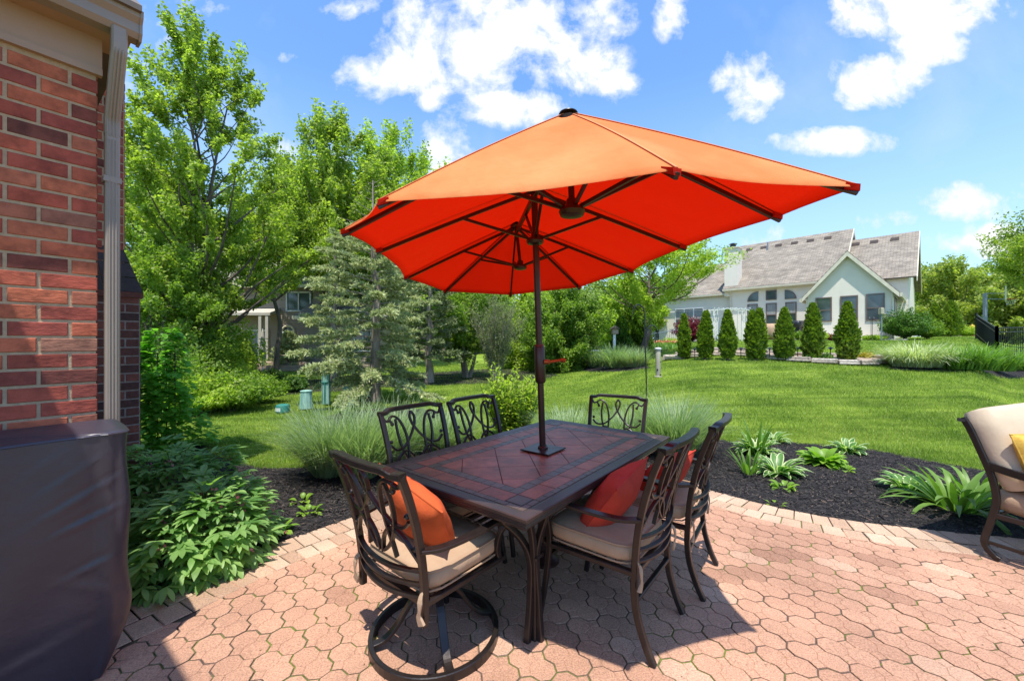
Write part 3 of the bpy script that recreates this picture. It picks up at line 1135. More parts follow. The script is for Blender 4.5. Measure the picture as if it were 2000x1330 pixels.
    t.prism([hp(-.02, n0 + .028, sh0 - .05), hp(pl + .028, n0 + .028, sh0 - .05), hp(pl + .028, n1, sh0 - .05), hp(-.02, n1, sh0 - .05)], (0, 0, .05))
    t.build('ledge', M['dark_brick'], ch, world=True)


brick_house()


def grill_cover():
    """loose fabric cover over a barbecue, set against the wall"""
    g = empty('covered_grill', tuple(hp(-.6, .35, g0(*hp(-.6, .35, 0)[:2]))), math.atan2(WD.y, WD.x), 'dark purple fabric cover over a barbecue against the brick wall', 'grill cover')
    # local x along the wall (0.62 at the far end), local y towards the wall
    n, k = 260, 90
    V = []
    H = 1.055

    def line(d, w):
        return math.exp(-(d / w) ** 2)

    def relief(x, z, front):
        """sewn seams, hanging folds and pulls of the cloth, outwards positive"""
        f = 0.0
        f -= .007 * line(x - .16 - .012 * math.sin(z * 5), .012) * min(1, z * 3)
        f += .006 * line(x - .19, .03)
        f += .010 * line(x - .545, .010) - .006 * line(x - .52, .02)
        # drag lines running up to the corner
        for (x0, z0, sl, a, w, ln) in ((.47, .80, .55, .012, .016, .22), (.44, .90, .75, .010, .012, .2), (.49, .70, .35, .013, .014, .18), (.38, .97, .9, .006, .012, .16), 
                                       (.50, .42, -.8, .010, .02, .16), (.50, .50, .3, .010, .016, .15), (-.1, .7, .2, .004, .03, .5), (-.3, .45, -.1, .004, .03, .5), (.3, .2, .25, .006, .03, .4)):
            dd = (z - z0) - sl * (x - x0)
            f += .55 * a * (line(dd, w * .8) - .7 * line(dd - w * 1.4, w * .8)) * line(x - x0, ln * .45)
        f += .005 * math.sin(x * 9 + z * 3.1) * math.sin(z * 4.3 + 1) + .003 * math.sin(x * 21 - z * 9)
        return f * (1 if front else .5)
    for j in range(k):
        v = j / (k - 1)
        z = H * v
        for i in range(n):
            th = 2 * PI * i / n
            c, s = math.cos(th), math.sin(th)
            p = 14.0
            r = (abs(c) ** p + abs(s) ** p) ** (-1 / p)
            taper = 1.0 - .10 * max(0, (.30 - v) / .30) ** 1.2
            x, y = r * c * .63 * taper, r * s * .235 * taper
            f = relief(x, z, s < 0)
            if s < 0 and abs(x) < .6:
                y -= f
            else:
                x += (1 if c > 0 else -1) * (.6 * f + .006 * math.sin(z * 13 + y * 9))
            if x > .5:
                x += .02 * math.sin((z - .08) * 9) * max(0, .5 - z) * 2
            V.append((x, y, z - .012 * line(v - 1, .01) * 0))
    # top surface rings: flat with a slight crown and a few pulls
    rings = 9
    for q in range(1, rings):
        f = 1 - (q / rings) ** 1.2
        for i in range(n):
            b = V[(k - 1) * n + i]
            x, y = b[0] * f, b[1] * f
            V.append((x, y, H + .016 * (1 - f) ** .6 + .006 * math.sin(x * 7 + y * 12) * (1 - f * f) + .005 * math.sin(x * 19 - y * 15) * (1 - f * f)))
    Fq = []
    tot = k + rings - 1
    for j in range(tot - 1):
        for i in range(n):
            Fq.append((j * n + i, j * n + (i + 1) % n, (j + 1) * n + (i + 1) % n, (j + 1) * n + i))
    me = bpy.data.meshes.new('cover')
    V.append((0, 0, H + .018))
    top = (tot - 1) * n
    tri = [(top + i, top + (i + 1) % n, len(V) - 1) for i in range(n)]
    me.from_pydata(V, [], Fq + tri)
    me.update()
    o = link_mesh('cover', me, M['cover'], g, True)
    # stitched hems
    t = MB()
    pts = []
    for i in range(int(n * .5), n + 1):
        b = V[(k - 2) * n + (i % n)]
        pts.append((b[0] * 1.003, b[1] * 1.004, H - .004))
    t.tube(pts, .0035, n=5)
    for i in (int(n * .93),):
        pts = [(V[j * n + i][0] * 1.003, V[j * n + i][1] * 1.006, V[j * n + i][2]) for j in range(6, k - 1)]
        t.tube(pts, .0035, n=5)
    t.build('hem', M['cover'], o)
    for x in (-.5, .5):
        for y in (-.14, .14):
            t = MB()
            t.lathe([(.02, 0), (.03, .01), (.03, .04), (.02, .06)], (x, y, 0), 10)
            t.build('caster', M['cap_black'], g)


grill_cover()

# ------------------------------------------------------------------ dining table, chairs, parasol
TC = Vector((.208, 2.676, 0))
TU = Vector((math.sin(.679), math.cos(.679), 0))
TV = Vector((TU.y, -TU.x, 0))
TROT = math.atan2(TU.y, TU.x)        # local x along the long side, local y = -TV


def dining_table():
    t = empty('patio_table', (TC.x, TC.y, 0), TROT, 'long tiled dining table with dark bronze rim under the orange parasol', 'table')
    t.rotation_euler = (0, 0, TROT)
    L2, W2, H = .915, .546, .74
    sl = -.0145
    # moulded rim: profile swept round the rectangle
    prof = [(0, 0), (.0, -.012), (-.006, -.018), (-.004, -.026), (-.014, -.034), (-.012, -.042), (-.024, -.056), (-.05, -.060), (-.05, -.02), (-.075, -.018), (-.075, -.004), (-.055, 0), (-.006, .003)]
    V, Fq = [], []
    for (sx, sy) in ((-1, -1), (1, -1), (1, 1), (-1, 1)):
        for (o_, z) in prof:
            V.append((sx * (L2 + o_), sy * (W2 + o_), H + z))
    n = len(prof)
    for c in range(4):
        d = (c + 1) % 4
        for i in range(n):
            j = (i + 1) % n
            Fq.append((c * n + i, d * n + i, d * n + j, c * n + j))
    me = bpy.data.meshes.new('rim')
    me.from_pydata(V, [], Fq)
    me.update()
    link_mesh('rim', me, M['table_rim'], t)
    b = MB()
    b.box((0, 0, H - .012), (2 * L2 - .12, 2 * W2 - .12, .018))
    b.build('top_board', M['grout'], t)

    V, Fc = [], []

    def clip(poly, x0, x1, y0, y1):
        def cl(P, f):
            out = []
            for i in range(len(P)):
                a, b_ = P[i], P[(i + 1) % len(P)]
                fa, fb = f(a), f(b_)
                if fa >= 0: out.append(a)
                if (fa >= 0) != (fb >= 0):
                    s_ = fa / (fa - fb)
                    out.append((a[0] + (b_[0] - a[0]) * s_, a[1] + (b_[1] - a[1]) * s_))
            return out
        for f in (lambda p: p[0] - x0, lambda p: x1 - p[0], lambda p: p[1] - y0, lambda p: y1 - p[1]):
            poly = cl(poly, f)
            if len(poly) < 3: return None
        return poly

    def tile(Vl, Fl, poly, z, g=.0018):
        if poly is None or len(poly) < 3: return
        c = Vector((sum(p[0] for p in poly) / len(poly), sum(p[1] for p in poly) / len(poly)))
        ar = abs(sum(poly[i][0] * poly[(i + 1) % len(poly)][1] - poly[(i + 1) % len(poly)][0] * poly[i][1] for i in range(len(poly)))) / 2
        if ar < 2e-4: return
        pp = []
        for p in poly:
            d = Vector(p) - c
            pp.append(tuple(c + d * (1 - g / max(d.length, .01))))
        bb = len(Vl)
        m_ = len(pp)
        Vl += [(p[0], p[1], z - .003) for p in pp]
        ins = [tuple(c + (Vector(p) - c) * (1 - .002 / max((Vector(p) - c).length, .01))) for p in pp]
        Vl += [(p[0], p[1], z) for p in ins]
        Fl += [(bb + i, bb + (i + 1) % m_, bb + m_ + (i + 1) % m_, bb + m_ + i) for i in range(m_)]
        Fl.append(tuple(bb + m_ + i for i in range(m_)))
    # field: diagonal tiles
    ix, iy = L2 - .262, W2 - .262
    a = .2135
    for i in range(-8, 9):
        for j in range(-8, 9):
            if (i + j) % 2: continue
            cx, cy = i * a * .7071 * 1.0, j * a * .7071
            h = a * .7071
            tile(V, Fc, clip([(cx + h, cy), (cx, cy + h), (cx - h, cy), (cx, cy - h)], -ix, ix, -iy, iy), H - .0015)
    # outer band of rectangular tiles
    bo, bi = (L2 - .105, W2 - .105), (L2 - .205, W2 - .205)
    nx, ny = 8, 4
    for s_ in (-1, 1):
        for k in range(nx):
            x0 = -bi[0] + 2 * bi[0] * k / nx
            x1 = -bi[0] + 2 * bi[0] * (k + 1) / nx
            tile(V, Fc, [(x0, s_ * bi[1]), (x1, s_ * bi[1]), (x1, s_ * bo[1]), (x0, s_ * bo[1])][::s_], H - .0015)
        for k in range(ny):
            y0 = -bi[1] + 2 * bi[1] * k / ny
            y1 = -bi[1] + 2 * bi[1] * (k + 1) / ny
            tile(V, Fc, [(s_ * bi[0], y0), (s_ * bi[0], y1), (s_ * bo[0], y1), (s_ * bo[0], y0)][::-s_], H - .0015)
    me = bpy.data.meshes.new('tile_top')
    me.from_pydata(V, [], Fc)
    me.update()
    link_mesh('tile_top', me, M['tile'], t)
    V, Fc = [], []
    # dark inlay bands: inner and outer, plus corner squares
    for (A, B, n_) in (((L2 - .205, W2 - .205), (L2 - .262, W2 - .262), 18), ((L2 - .072, W2 - .072), (L2 - .105, W2 - .105), 26)):
        for s_ in (-1, 1):
            k_ = n_
            for k in range(k_):
                x0, x1 = -A[0] + 2 * A[0] * k / k_, -A[0] + 2 * A[0] * (k + 1) / k_
                tile(V, Fc, [(x0, s_ * B[1]), (x1, s_ * B[1]), (x1, s_ * A[1]), (x0, s_ * A[1])][::s_], H - .001, .001)
            k_ = n_ // 2
            for k in range(k_):
                y0, y1 = -B[1] + 2 * B[1] * k / k_, -B[1] + 2 * B[1] * (k + 1) / k_
                tile(V, Fc, [(s_ * B[0], y0), (s_ * B[0], y1), (s_ * A[0], y1), (s_ * A[0], y0)][::-s_], H - .001, .001)
    for sx in (-1, 1):
        for sy in (-1, 1):
            cx, cy = sx * (L2 - .155), sy * (W2 - .155)
            h = .046
            tile(V, Fc, [(cx - h, cy - h), (cx + h, cy - h), (cx + h, cy + h), (cx - h, cy + h)], H + .0002)
    me = bpy.data.meshes.new('inlay')
    me.from_pydata(V, [], Fc)
    me.update()
    link_mesh('inlay', me, M['dark_tile'], t)
    # legs: two bowed bars that meet at knee height, a third in the corner
    for sx in (-1, 1):
        for sy in (-1, 1):
            m = MB()
            gx, gy = sx * .62, sy * .375
            for (tx, ty, ex, ey) in ((sx * .80, sy * .28, -.02, .03), (sx * .62, sy * .45, .03, -.015), (sx * .74, sy * .43, .015, .012)):
                kx, ky = gx + (tx - gx) * .12, gy + (ty - gy) * .12
                pts = spline([(tx, ty, H - .05), (tx - (tx - gx) * .1, ty - (ty - gy) * .1, .64), (kx + (tx - gx) * .25, ky + (ty - gy) * .25, .52), (kx, ky, .40), (gx + ex * .6, gy + ey * .6, .2), (gx + ex + sx * .02, gy + ey + sy * .015, 0.012)], 6)
                m.tube(pts, 1, flat=(.0155, .0155), up=(0, 1, 0))
            m.box((gx, gy, .42), (.07, .07, .025), bev=.006)
            m.build('leg', M['bronze'], t)
    m = MB()
    m.box((0, 0, H - .045), (1.45, .05, .03), bev=.004)
    m.box((-.70, 0, H - .045), (.04, .86, .03), bev=.004)
    m.box((.70, 0, H - .045), (.04, .86, .03), bev=.004)
    m.build('under_frame', M['bronze'], t)
    return t


table = dining_table()
table.location.z = 0.0


def rounded_box(mb, c, size, puff=.0, n=10, e=5.0, tilt=None, seed=0, box=False):
    """soft cushion: superellipse plan, bulging faces"""
    V = []
    nu, nv = 40, 12
    sx, sy, sz = size[0] / 2, size[1] / 2, size[2] / 2
    for j in range(nv + 1):
        ph = -PI / 2 + PI * j / nv
        cz = math.sin(ph)
        cr = math.cos(ph)
        zz = abs(cz) ** (.8 if box else .7) * (1 if cz > 0 else -1)
        rr = cr ** (.13 if box else .28) if cr > 1e-6 else 0
        for i in range(nu):
            th = 2 * PI * i / nu
            c_, s_ = math.cos(th), math.sin(th)
            r = (abs(c_) ** e + abs(s_) ** e) ** (-1 / e)
            x, y = r * c_ * rr, r * s_ * rr
            b = puff * (1 - min(1, x * x)) * (1 - min(1, y * y))
            V.append(Vector((x * sx, y * sy, zz * (sz + b * (1 if cz > 0 else .3)))))
    if tilt is not None:
        V = [tilt @ v for v in V]
    V = [(v.x + c[0], v.y + c[1], v.z + c[2]) for v in V]
    Fq = [(j * nu + i, j * nu + (i + 1) % nu, (j + 1) * nu + (i + 1) % nu, (j + 1) * nu + i) for j in range(nv) for i in range(nu)]
    mb.add(V, Fq)


def seat_cushion(parent, z=.405, w=.5, d=.49, y=0.0, h=.095):
    m = MB()
    rounded_box(m, (0, y, z + h / 2), (w, d, h), puff=.014, e=7)
    cu = m.build('cushion', M['tan_fabric'], parent, True)
    m = MB()
    for zz in (z + h * .86, z + h * .12):
        pts = []
        for i in range(41):
            th = 2 * PI * i / 40
            c_, s_ = math.cos(th), math.sin(th)
            r = (abs(c_) ** 7 + abs(s_) ** 7) ** (-1 / 7)
            pts.append((r * c_ * w / 2 * .992, y + r * s_ * d / 2 * .992, zz))
        m.tube(pts, .0042, n=6)
    m.build('piping', M['piping'], cu, True)
    for s_ in (-1, 1):
        m = MB()
        x = s_ * (w / 2 - .03)
        m.tube(spline([(x, y - d / 2 + .01, z + .05), (x + s_ * .022, y - d / 2 - .035, z + .03), (x + s_ * .026, y - d / 2 - .045, z - .02), (x + s_ * .018, y - d / 2 - .04, z - .055), (x + s_ * .03, y - d / 2 - .036, z - .085)], 4), [.6, .8, 1, 1, 1, 1.1, 1.3, 1.1, .9, .8, .9, 1.2, 1.5, 1.7, 1.8, 1.9, 2.0], flat=(.010, .003), up=(0, 1, 0))
        m.build('tie', M['tan_fabric'], cu)
    return cu


def chair_back(root, zt, swivel):
    """posts, top rail, scroll work and curved slats; chair faces +y, origin at seat centre on the ground"""
    dz = zt - .99

    def back(x, z):
        """point on the back surface for half-width fraction and height"""
        t = (z - .42) / (.99 - .42)
        y = -.255 - .02 * t - .115 * t * t
        return Vector((x * (.235 + .022 * t), y - .028 * (1 - x * x), z + dz))
    for s_ in (-1, 1):
        m = MB()
        if swivel:
            pts = [back(s_, z) for z in (.985, .9, .8, .7, .6, .5, .42, .37, .33)]
        else:
            pts = [back(s_, z) for z in (.985, .9, .8, .7, .6, .5, .42)] + [Vector((s_ * .232, -.25, .32)), Vector((s_ * .228, -.262, .2)), Vector((s_ * .224, -.30, .08)), Vector((s_ * .222, -.335, .006))]
        m.tube(spline(pts, 3), 1, flat=(.0155, .0145), up=(0, 1, 0))
        m.build('back_post' if swivel else 'leg', M['bronze'], root)
    m = MB()
    pts = [back(x, .985 + .014 * (abs(x) < .72)) for x in (-1.04, -.85, -.7, -.35, 0, .35, .7, .85, 1.04)]
    m.tube(spline(pts, 3), 1, flat=(.014, .021), up=(0, 1, 0))
    m.build('top_rail', M['bronze'], root)
    m = MB()

    def curve(p2, r=.0075, ball=None, mirror=True):
        for s_ in ((-1, 1) if mirror else (1,)):
            pts = [back(s_ * x, z) for x, z in p2]
            m.tube(spline(pts, 5), 1, flat=(r * .9, r * 1.25), up=(0, 1, 0))
            if ball:
                b = back(s_ * ball[0], ball[1])
                m.tube([b + Vector((-.012, 0, 0)), b + Vector((-.006, 0, 0)), b + Vector((.006, 0, 0)), b + Vector((.012, 0, 0))], [.006, .0125, .0125, .006], n=8)
    curve([(0, .968), (.075, .935), (.05, .895), (0, .868), (-.18, .805), (-.45, .748), (-.72, .742), (-.88, .778)], ball=(-.86, .80))
    curve([(.68, .905), (.76, .94), (.60, .955), (.42, .915), (.31, .83), (.30, .73), (.37, .64), (.42, .588)], ball=(.70, .905))
    curve([(.56, .935), (.58, .85), (.53, .76), (.42, .685), (.26, .63), (.10, .595)])
    curve([(.98, .968), (.88, .93), (.76, .94)])
    curve([(.04, .588), (.14, .665), (.38, .72), (.64, .695), (.84, .635), (.95, .60)], ball=(.9, .655))
    m.build('scroll_work', M['bronze'], root)
    m = MB()
    for z in (.565, .505, .45):
        pts = [back(x, z) + Vector((0, -.018 * (1 - x * x), -.016 * (1 - x * x))) for x in (-1, -.7, -.35, 0, .35, .7, 1)]
        m.tube(spline(pts, 3), 1, flat=(.006, .012), up=(0, 1, 0))
    m.build('back_slats', M['bronze'], root)


def chair(name, swivel):
    root = empty(name)
    zt = .945 if swivel else .99
    chair_back(root, zt, swivel)
    zs = .375 if swivel else .395
    m = MB()
    for s_ in (-1, 1):
        m.tube([(s_ * .235, -.25, zs), (s_ * .25, .23, zs)], 1, flat=(.012, .016), up=(1, 0, 0))
    m.tube([(-.235, -.25, zs), (.235, -.25, zs)], 1, flat=(.012, .016), up=(0, 1, 0))
    m.tube([(-.25, .235, zs), (.25, .235, zs)], 1, flat=(.012, .016), up=(0, 1, 0))
    for k in range(4):
        m.tube([(-.24, -.15 + .1 * k, zs), (.24, -.15 + .1 * k, zs)], 1, flat=(.003, .02), up=(0, 0, 1))
    m.build('seat_frame', M['bronze'], root)
    for s_ in (-1, 1):
        m = MB()
        dz = zt - .99
        pts = [(s_ * .247, -.285, .655 + dz), (s_ * .285, -.2, .648 + dz), (s_ * .315, -.05, .655 + dz), (s_ * .318, .08, .66 + dz), (s_ * .305, .17, .645 + dz), (s_ * .288, .215, .59 + dz)]
        m.tube(spline(pts, 5), [1] * 26, flat=(.021, .008), up=(1, 0, .0) if False else (0, 0, 1))
        if swivel:
            low = [(s_ * .290, .212, .60 + dz), (s_ * .268, .19, .52), (s_ * .252, .18, .44), (s_ * .25, .20, zs)]
        else:
            low = [(s_ * .290, .212, .60 + dz), (s_ * .272, .20, .52), (s_ * .256, .20, .42), (s_ * .25, .215, .3), (s_ * .252, .235, .15), (s_ * .256, .26, .006)]
        m.tube(spline(low, 4), 1, flat=(.012, .014), up=(0, 1, 0))
        m.build('arm', M['bronze'], root)
    if not swivel:
        m = MB()
        m.tube([(-.228, -.255, .27), (.228, -.255, .27)], 1, flat=(.009, .012), up=(0, 1, 0))
        m.tube([(-.25, .21, .33), (.25, .21, .33)], 1, flat=(.009, .012), up=(0, 1, 0))
        m.build('stretcher', M['bronze'], root)
    else:
        m = MB()
        m.lathe([(.07, .352), (.07, .36), (.03, .36), (.03, .26), (.042, .255), (.042, .22), (.02, .21)], (0, 0, 0), 16)
        m.build('swivel_column', M['bronze'], root, True)
        m = MB()
        Rr = .305
        pts = [(Rr * math.cos(2 * PI * i / 56), Rr * math.sin(2 * PI * i / 56), .017) for i in range(57)]
        m.tube(pts, 1, flat=(.012, .026), up=(0, 0, 1), caps=False)
        m.build('base_ring', M['bronze'], root)
        for k in range(4):
            a = PI / 4 + k * PI / 2 + .3
            m = MB()
            pts = [(.03 * math.cos(a), .03 * math.sin(a), .25), (.11 * math.cos(a), .11 * math.sin(a), .20), (.18 * math.cos(a), .18 * math.sin(a), .10), (.24 * math.cos(a), .24 * math.sin(a), .045), (.30 * math.cos(a), .30 * math.sin(a), .03)]
            m.tube(spline(pts, 5), 1, flat=(.019, .009), up=(0, 0, 1))
            m.build('spoke', M['bronze'], root)
    seat_cushion(root, zs + .018, .50, .49, .0, .108)
    return root


arm_chair = chair('patio_chair', False)
swivel_chair = chair('swivel_chair', True)
GCH = 'bronze dining chairs around the tiled table'


def place_chair(o, u, v, face, rot, label, first):
    c = o if first else copy_tree(o)
    p = TC + TU * u + TV * v
    c.location = (p.x, p.y, g0(p.x, p.y) + .002)
    a = math.atan2(face.y, face.x) - PI / 2
    c.rotation_euler = (0, 0, a + rot)
    tag(c, label, 'chair', GCH)
    return c


sw1 = place_chair(swivel_chair, -.905, -.03, TU, 0.0, 'swivel chair on a round ring base with an orange pillow', True)
sw2 = place_chair(swivel_chair, .96, .0, -TU, .17, 'chair at the far short end of the table, before the tall grass', False)
ch1 = place_chair(arm_chair, -.20, .555, -TV, 0.0, 'four legged chair with a large red pillow nearest the swivel chair', True)
ch2 = place_chair(arm_chair, .42, .60, -TV, .06, 'four legged chair with a red pillow beside the mulch bed and white striped hosta', False)
ch3 = place_chair(arm_chair, -.45, -.43, TV, 0.0, 'empty chair whose back is half in sunlight, before the tall grass', False)
ch4 = place_chair(arm_chair, .165, -.44, TV, 0.0, 'empty chair in front of the leafy shrub behind the table', False)


def pillow(name, mat, loc, rot, size, label):
    V = []
    n = 20
    hx = size / 2
    V = []
    for s_ in (1, -1):
        for j in range(n + 1):
            for i in range(n + 1):
                x, y = -1 + 2 * i / n, -1 + 2 * j / n
                e = (1 - x * x) * (1 - y * y)
                pinch = 1 - .10 * (1 - x * x) * abs(y) ** 3 - .10 * (1 - y * y) * abs(x) ** 3
                px_, py_ = x * hx * (1 - .07 * (1 - y * y) * (abs(x))), y * hx * (1 - .07 * (1 - x * x) * (abs(y)))
                wr = .006 * math.sin(9 * x + 5 * y) * e * (1 - e) * 4 + .004 * math.sin(15 * x * y + 3)
                V.append((px_, py_, s_ * (.092 * max(e, 0) ** .5 + wr * e)))
    Fq = []
    for s_ in (0, 1):
        b = s_ * (n + 1) ** 2
        for j in range(n):
            for i in range(n):
                q = (b + j * (n + 1) + i, b + j * (n + 1) + i + 1, b + (j + 1) * (n + 1) + i + 1, b + (j + 1) * (n + 1) + i)
                Fq.append(q if s_ == 0 else q[::-1])
    me = bpy.data.meshes.new(name)
    me.from_pydata(V, [], Fq)
    me.update()
    o = link_mesh(name, me, mat, None, True)
    o.location = loc
    o.rotation_mode = 'QUATERNION'
    o.rotation_quaternion = rot
    tag(o, label, 'pillow')
    m = MB()
    ed = [(-hx + 2 * hx * i / n, -hx) for i in range(n)] + [(hx, -hx + 2 * hx * i / n) for i in range(n)] + [(hx - 2 * hx * i / n, hx) for i in range(n)] + [(-hx, hx - 2 * hx * i / n) for i in range(n)]
    pts = []
    for (x, y) in ed + ed[:1]:
        xx, yy = x / hx, y / hx
        pts.append((x * (1 - .07 * (1 - yy * yy) * abs(xx)), y * (1 - .07 * (1 - xx * xx) * abs(yy)), 0))
    m.tube(pts, .004, n=5, caps=False)
    m.build('piping', mat, o, True)
    return o


def on_chair(c, local, axes):
    """world place of a point given in a chair's frame, and an orientation whose z axis is the pillow's face"""
    Mx = Matrix.Translation(c.location) @ Matrix.Rotation(c.rotation_euler[2], 4, 'Z')
    p = Mx @ Vector(local)
    z = (Mx.to_3x3() @ Vector(axes[0])).normalized()
    x = (Mx.to_3x3() @ Vector(axes[1])).normalized()
    y = z.cross(x).normalized()
    x = y.cross(z)
    return p, Matrix((x, y, z)).transposed().to_quaternion()


p, q = on_chair(sw1, (-.01, -.09, .625), ((.10, .95, .55), (1, .1, -.30)))
pillow('throw_pillow', M['orange_fabric'], p, q, .44, 'orange pillow leaning on the back of the swivel chair')
p, q = on_chair(ch1, (-.0, -.03, .61), ((-.10, .85, .62), (1, .15, .22)))
pillow('throw_pillow', M['red_fabric'], p, q, .44, 'big red orange pillow lying on the near four legged chair')
p, q = on_chair(ch2, (-.0, -.06, .60), ((.1, .8, .75), (1, 0, .25)))
pillow('throw_pillow', M['red_fabric'], p, q, .38, 'red pillow on the chair closest to the striped hosta')


# ---------------------------------------------------------------- parasol
def parasol():
    base = TC.copy()
    u = empty('patio_umbrella', (base.x, base.y, 0), 0, 'large orange double parasol with bronze pole through the tiled table', 'umbrella')

    def bp(px, py, Y):
        return Vector(((px - CX) / F * Y, Y, zat(py, Y)))
    Yc = 2.57
    top = {'N': bp(1110, 225, 1.745), 'C': bp(1043, 365, Yc), 'F': bp(1008, 437, 3.39)}
    hub = {'N': bp(1117, 412, 1.75), 'C': bp(1045, 470, 2.585), 'F': bp(1016, 521, 3.40)}
    tip = {}
    for k, (px, py, h) in dict(L=(1322, 328, .49), K=(1676, 362, .53), A=(738, 392, .53), J=(1524, 420, .56), B=(669, 450, .54), I=(1340, 480, .58), C=(735, 487, .57), D=(790, 541, .56),
                               H=(1237, 527, .57), G=(1133, 560, .52), E=(868, 568, .50), Fq=(997, 575, .47)).items():
        tip[k] = bp(px, py, h * F / (CY - py))
    pole_b = Vector((base.x, base.y, .03))
    m = MB()
    m.tube([pole_b, Vector((base.x, base.y, .72))], .019, n=14)
    pb = Vector((base.x, base.y, .70))
    m.tube([pb, top['C'] + Vector((0, 0, -.02))], .0215, n=14)
    m.build('pole', M['bronze_pole'], u, True, world=True)

    def on_pole(z):
        t = (z - pb.z) / (top['C'].z - pb.z)
        return pb.lerp(top['C'], t)
    m = MB()
    c = on_pole(1.20)
    m.tube([on_pole(1.195), on_pole(1.21), on_pole(1.43), on_pole(1.445)], [.03, .036, .036, .026], n=14)
    cr = m.build('crank_housing', M['bronze_pole'], u, True, world=True)
    m = MB()
    a = on_pole(1.335) + Vector((.03, -.02, 0))
    m.tube([a, a + Vector((.03, -.012, 0))], .016, n=12)
    m.tube([a + Vector((.03, -.012, 0)), a + Vector((.11, -.02, .012))], .009, n=8)
    m.tube([a + Vector((.105, -.02, .012)), a + Vector((.135, -.03, .008))], .013, n=8)
    m.build('crank_handle', M['copper'], cr, True, world=True)
    m = MB()
    m.tube([on_pole(1.435), on_pole(1.45)], .03, n=14)
    m.build('collar', M['garnet'], cr, True, world=True)
    m = MB()
    pz_ = .7415 + .002
    m.box((base.x, base.y, pz_ + .004), (.225, .225, .008), TROT + .02, bev=.003)
    m.lathe([(.034, 0), (.034, .012), (.025, .02), (.023, .03)], (base.x, base.y, pz_ + .006), 16)
    m.build('table_plate', M['bronze_pole'], u, world=True)
    m = MB()
    m.lathe([(.11, 0), (.11, .02), (.09, .03), (.06, .06), (.035, .08), (.035, .30), (.026, .31)], (base.x, base.y, g0(base.x, base.y) + .003), 28)
    m.build('base', M['bronze_pole'], u, True, world=True)
    # crown hubs, sliders, cross beam
    for k in 'NCF':
        m = MB()
        t_ = top[k]
        m.lathe([(.02, -.03), (.045, -.025), (.05, -.008), (.02, -.004)], tuple(t_ + Vector((0, 0, -.01))), 16)
        m.build('crown_hub', M['bronze_pole'], u, True, world=True)
        m = MB()
        h_ = hub[k]
        m.lathe([(.02, -.03), (.05, -.022), (.058, -.004), (.05, .012), (.028, .02), (.024, .05)], tuple(h_), 18)
        if k != 'C':
            m.tube([h_ + Vector((0, 0, .03)), t_ + Vector((0, 0, -.03))], .014, n=10)
        m.build('slider_hub', M['bronze_pole'], u, True, world=True)
    m = MB()
    cz = top['C'] + Vector((0, 0, -.06))
    for k in 'NF':
        e = top[k] + Vector((0, 0, -.075))
        m.tube([cz, cz.lerp(e, .35), e], 1, flat=(.013, .019), up=(0, 0, 1))
        m.tube([hub['C'] + Vector((0, 0, .0)), cz.lerp(e, .42)], 1, flat=(.009, .009))
    m.build('cross_beam', M['bronze_pole'], u, world=True)
    ribs = [('N', 'L', 1), ('N', 'K', 1), ('N', 'A', 1), ('N', 'J', 1), ('N', 'B', 1), ('C', 'I', 1), ('C', 'C', 1), ('F', 'H', 1), ('F', 'D', 1), ('F', 'G', 1), ('F', 'E', 1), ('F', 'Fq', 1)]
    seq = ['L', 'K', 'J', 'I', 'H', 'G', 'Fq', 'E', 'D', 'C', 'B', 'A']
    hubof = {b: a for a, b, _ in ribs}
    rib_c = {}
    for a, b, _ in ribs:
        P0, P1 = top[a] + Vector((0, 0, -.030)), tip[b] + Vector((0, 0, -.024))
        n = 8
        pts = []
        for i in range(n + 1):
            s_ = i / n
            p = P0.lerp(P1, s_)
            p.z += .006 * math.sin(PI * s_)
            pts.append(p)
        m = MB()
        m.tube(pts, 1, flat=(.0078, .0105), up=(0, 0, 1))
        rb = m.build('rib', M['bronze_pole'], u, world=True)
        m = MB()
        j = P0.lerp(P1, .47)
        j.z += .012
        h_ = hub[a]
        d = (j - h_).normalized()
        m.tube([h_ + d * .04, j], 1, flat=(.0072, .009), up=(0, 0, 1))
        m.build('strut', M['bronze_pole'], rb, world=True)
    # cloth: strips from the ridge line to the scalloped hem
    apex = {k: top[k] + Vector((0, 0, .012)) for k in 'NCF'}

    def tops(b):
        return apex[hubof[b]]
    ns, nr = 12, 16
    V, Fq, UV = [], [], []
    grid = []
    for si in range(len(seq)):
        b0, b1 = seq[si], seq[(si + 1) % len(seq)]
        A0, A1, T0, T1 = tops(b0), tops(b1), tip[b0], tip[b1]
        for i in range(ns):
            f = i / ns
            col_ = []
            for j in range(nr + 1):
                s_ = j / nr
                A = A0.lerp(A1, f)
                if (A0 - A1).length > .01:
                    A.z -= .02 * math.sin(PI * f)
                T = T0.lerp(T1, f)
                p = A.lerp(T, s_)
                # scallop: hem pulled in between ribs
                cen = (A0 + A1) / 2
                inw = Vector((cen.x - T.x, cen.y - T.y, 0))
                if inw.length > 0: inw.normalize()
                p += inw * (.038 * math.sin(PI * f) * s_ ** 4) * min(1, (T0 - T1).length / .8)
                p.z += .012 * math.sin(PI * s_) * (1 - 1.2 * math.sin(PI * f))
                p.z -= .004 * math.sin(PI * f) * s_
                # soft drawn wrinkles
                p.z += (.005 * math.sin(f * 17 + s_ * 5 + si) + .004 * math.sin(f * 31 - s_ * 9 + 2 * si) * s_) * math.sin(PI * min(1, s_ * 1.02)) * s_ * math.sin(PI * f)
                if j == nr:
                    p.z -= .0
                col_.append(p)
            grid.append(col_)
    nC = len(grid)
    for c_ in grid:
        for p in c_:
            V.append(tuple(p))
        # hem turned down
        e = c_[-1]
        V.append((e.x, e.y, e.z - .006))
    st = nr + 2
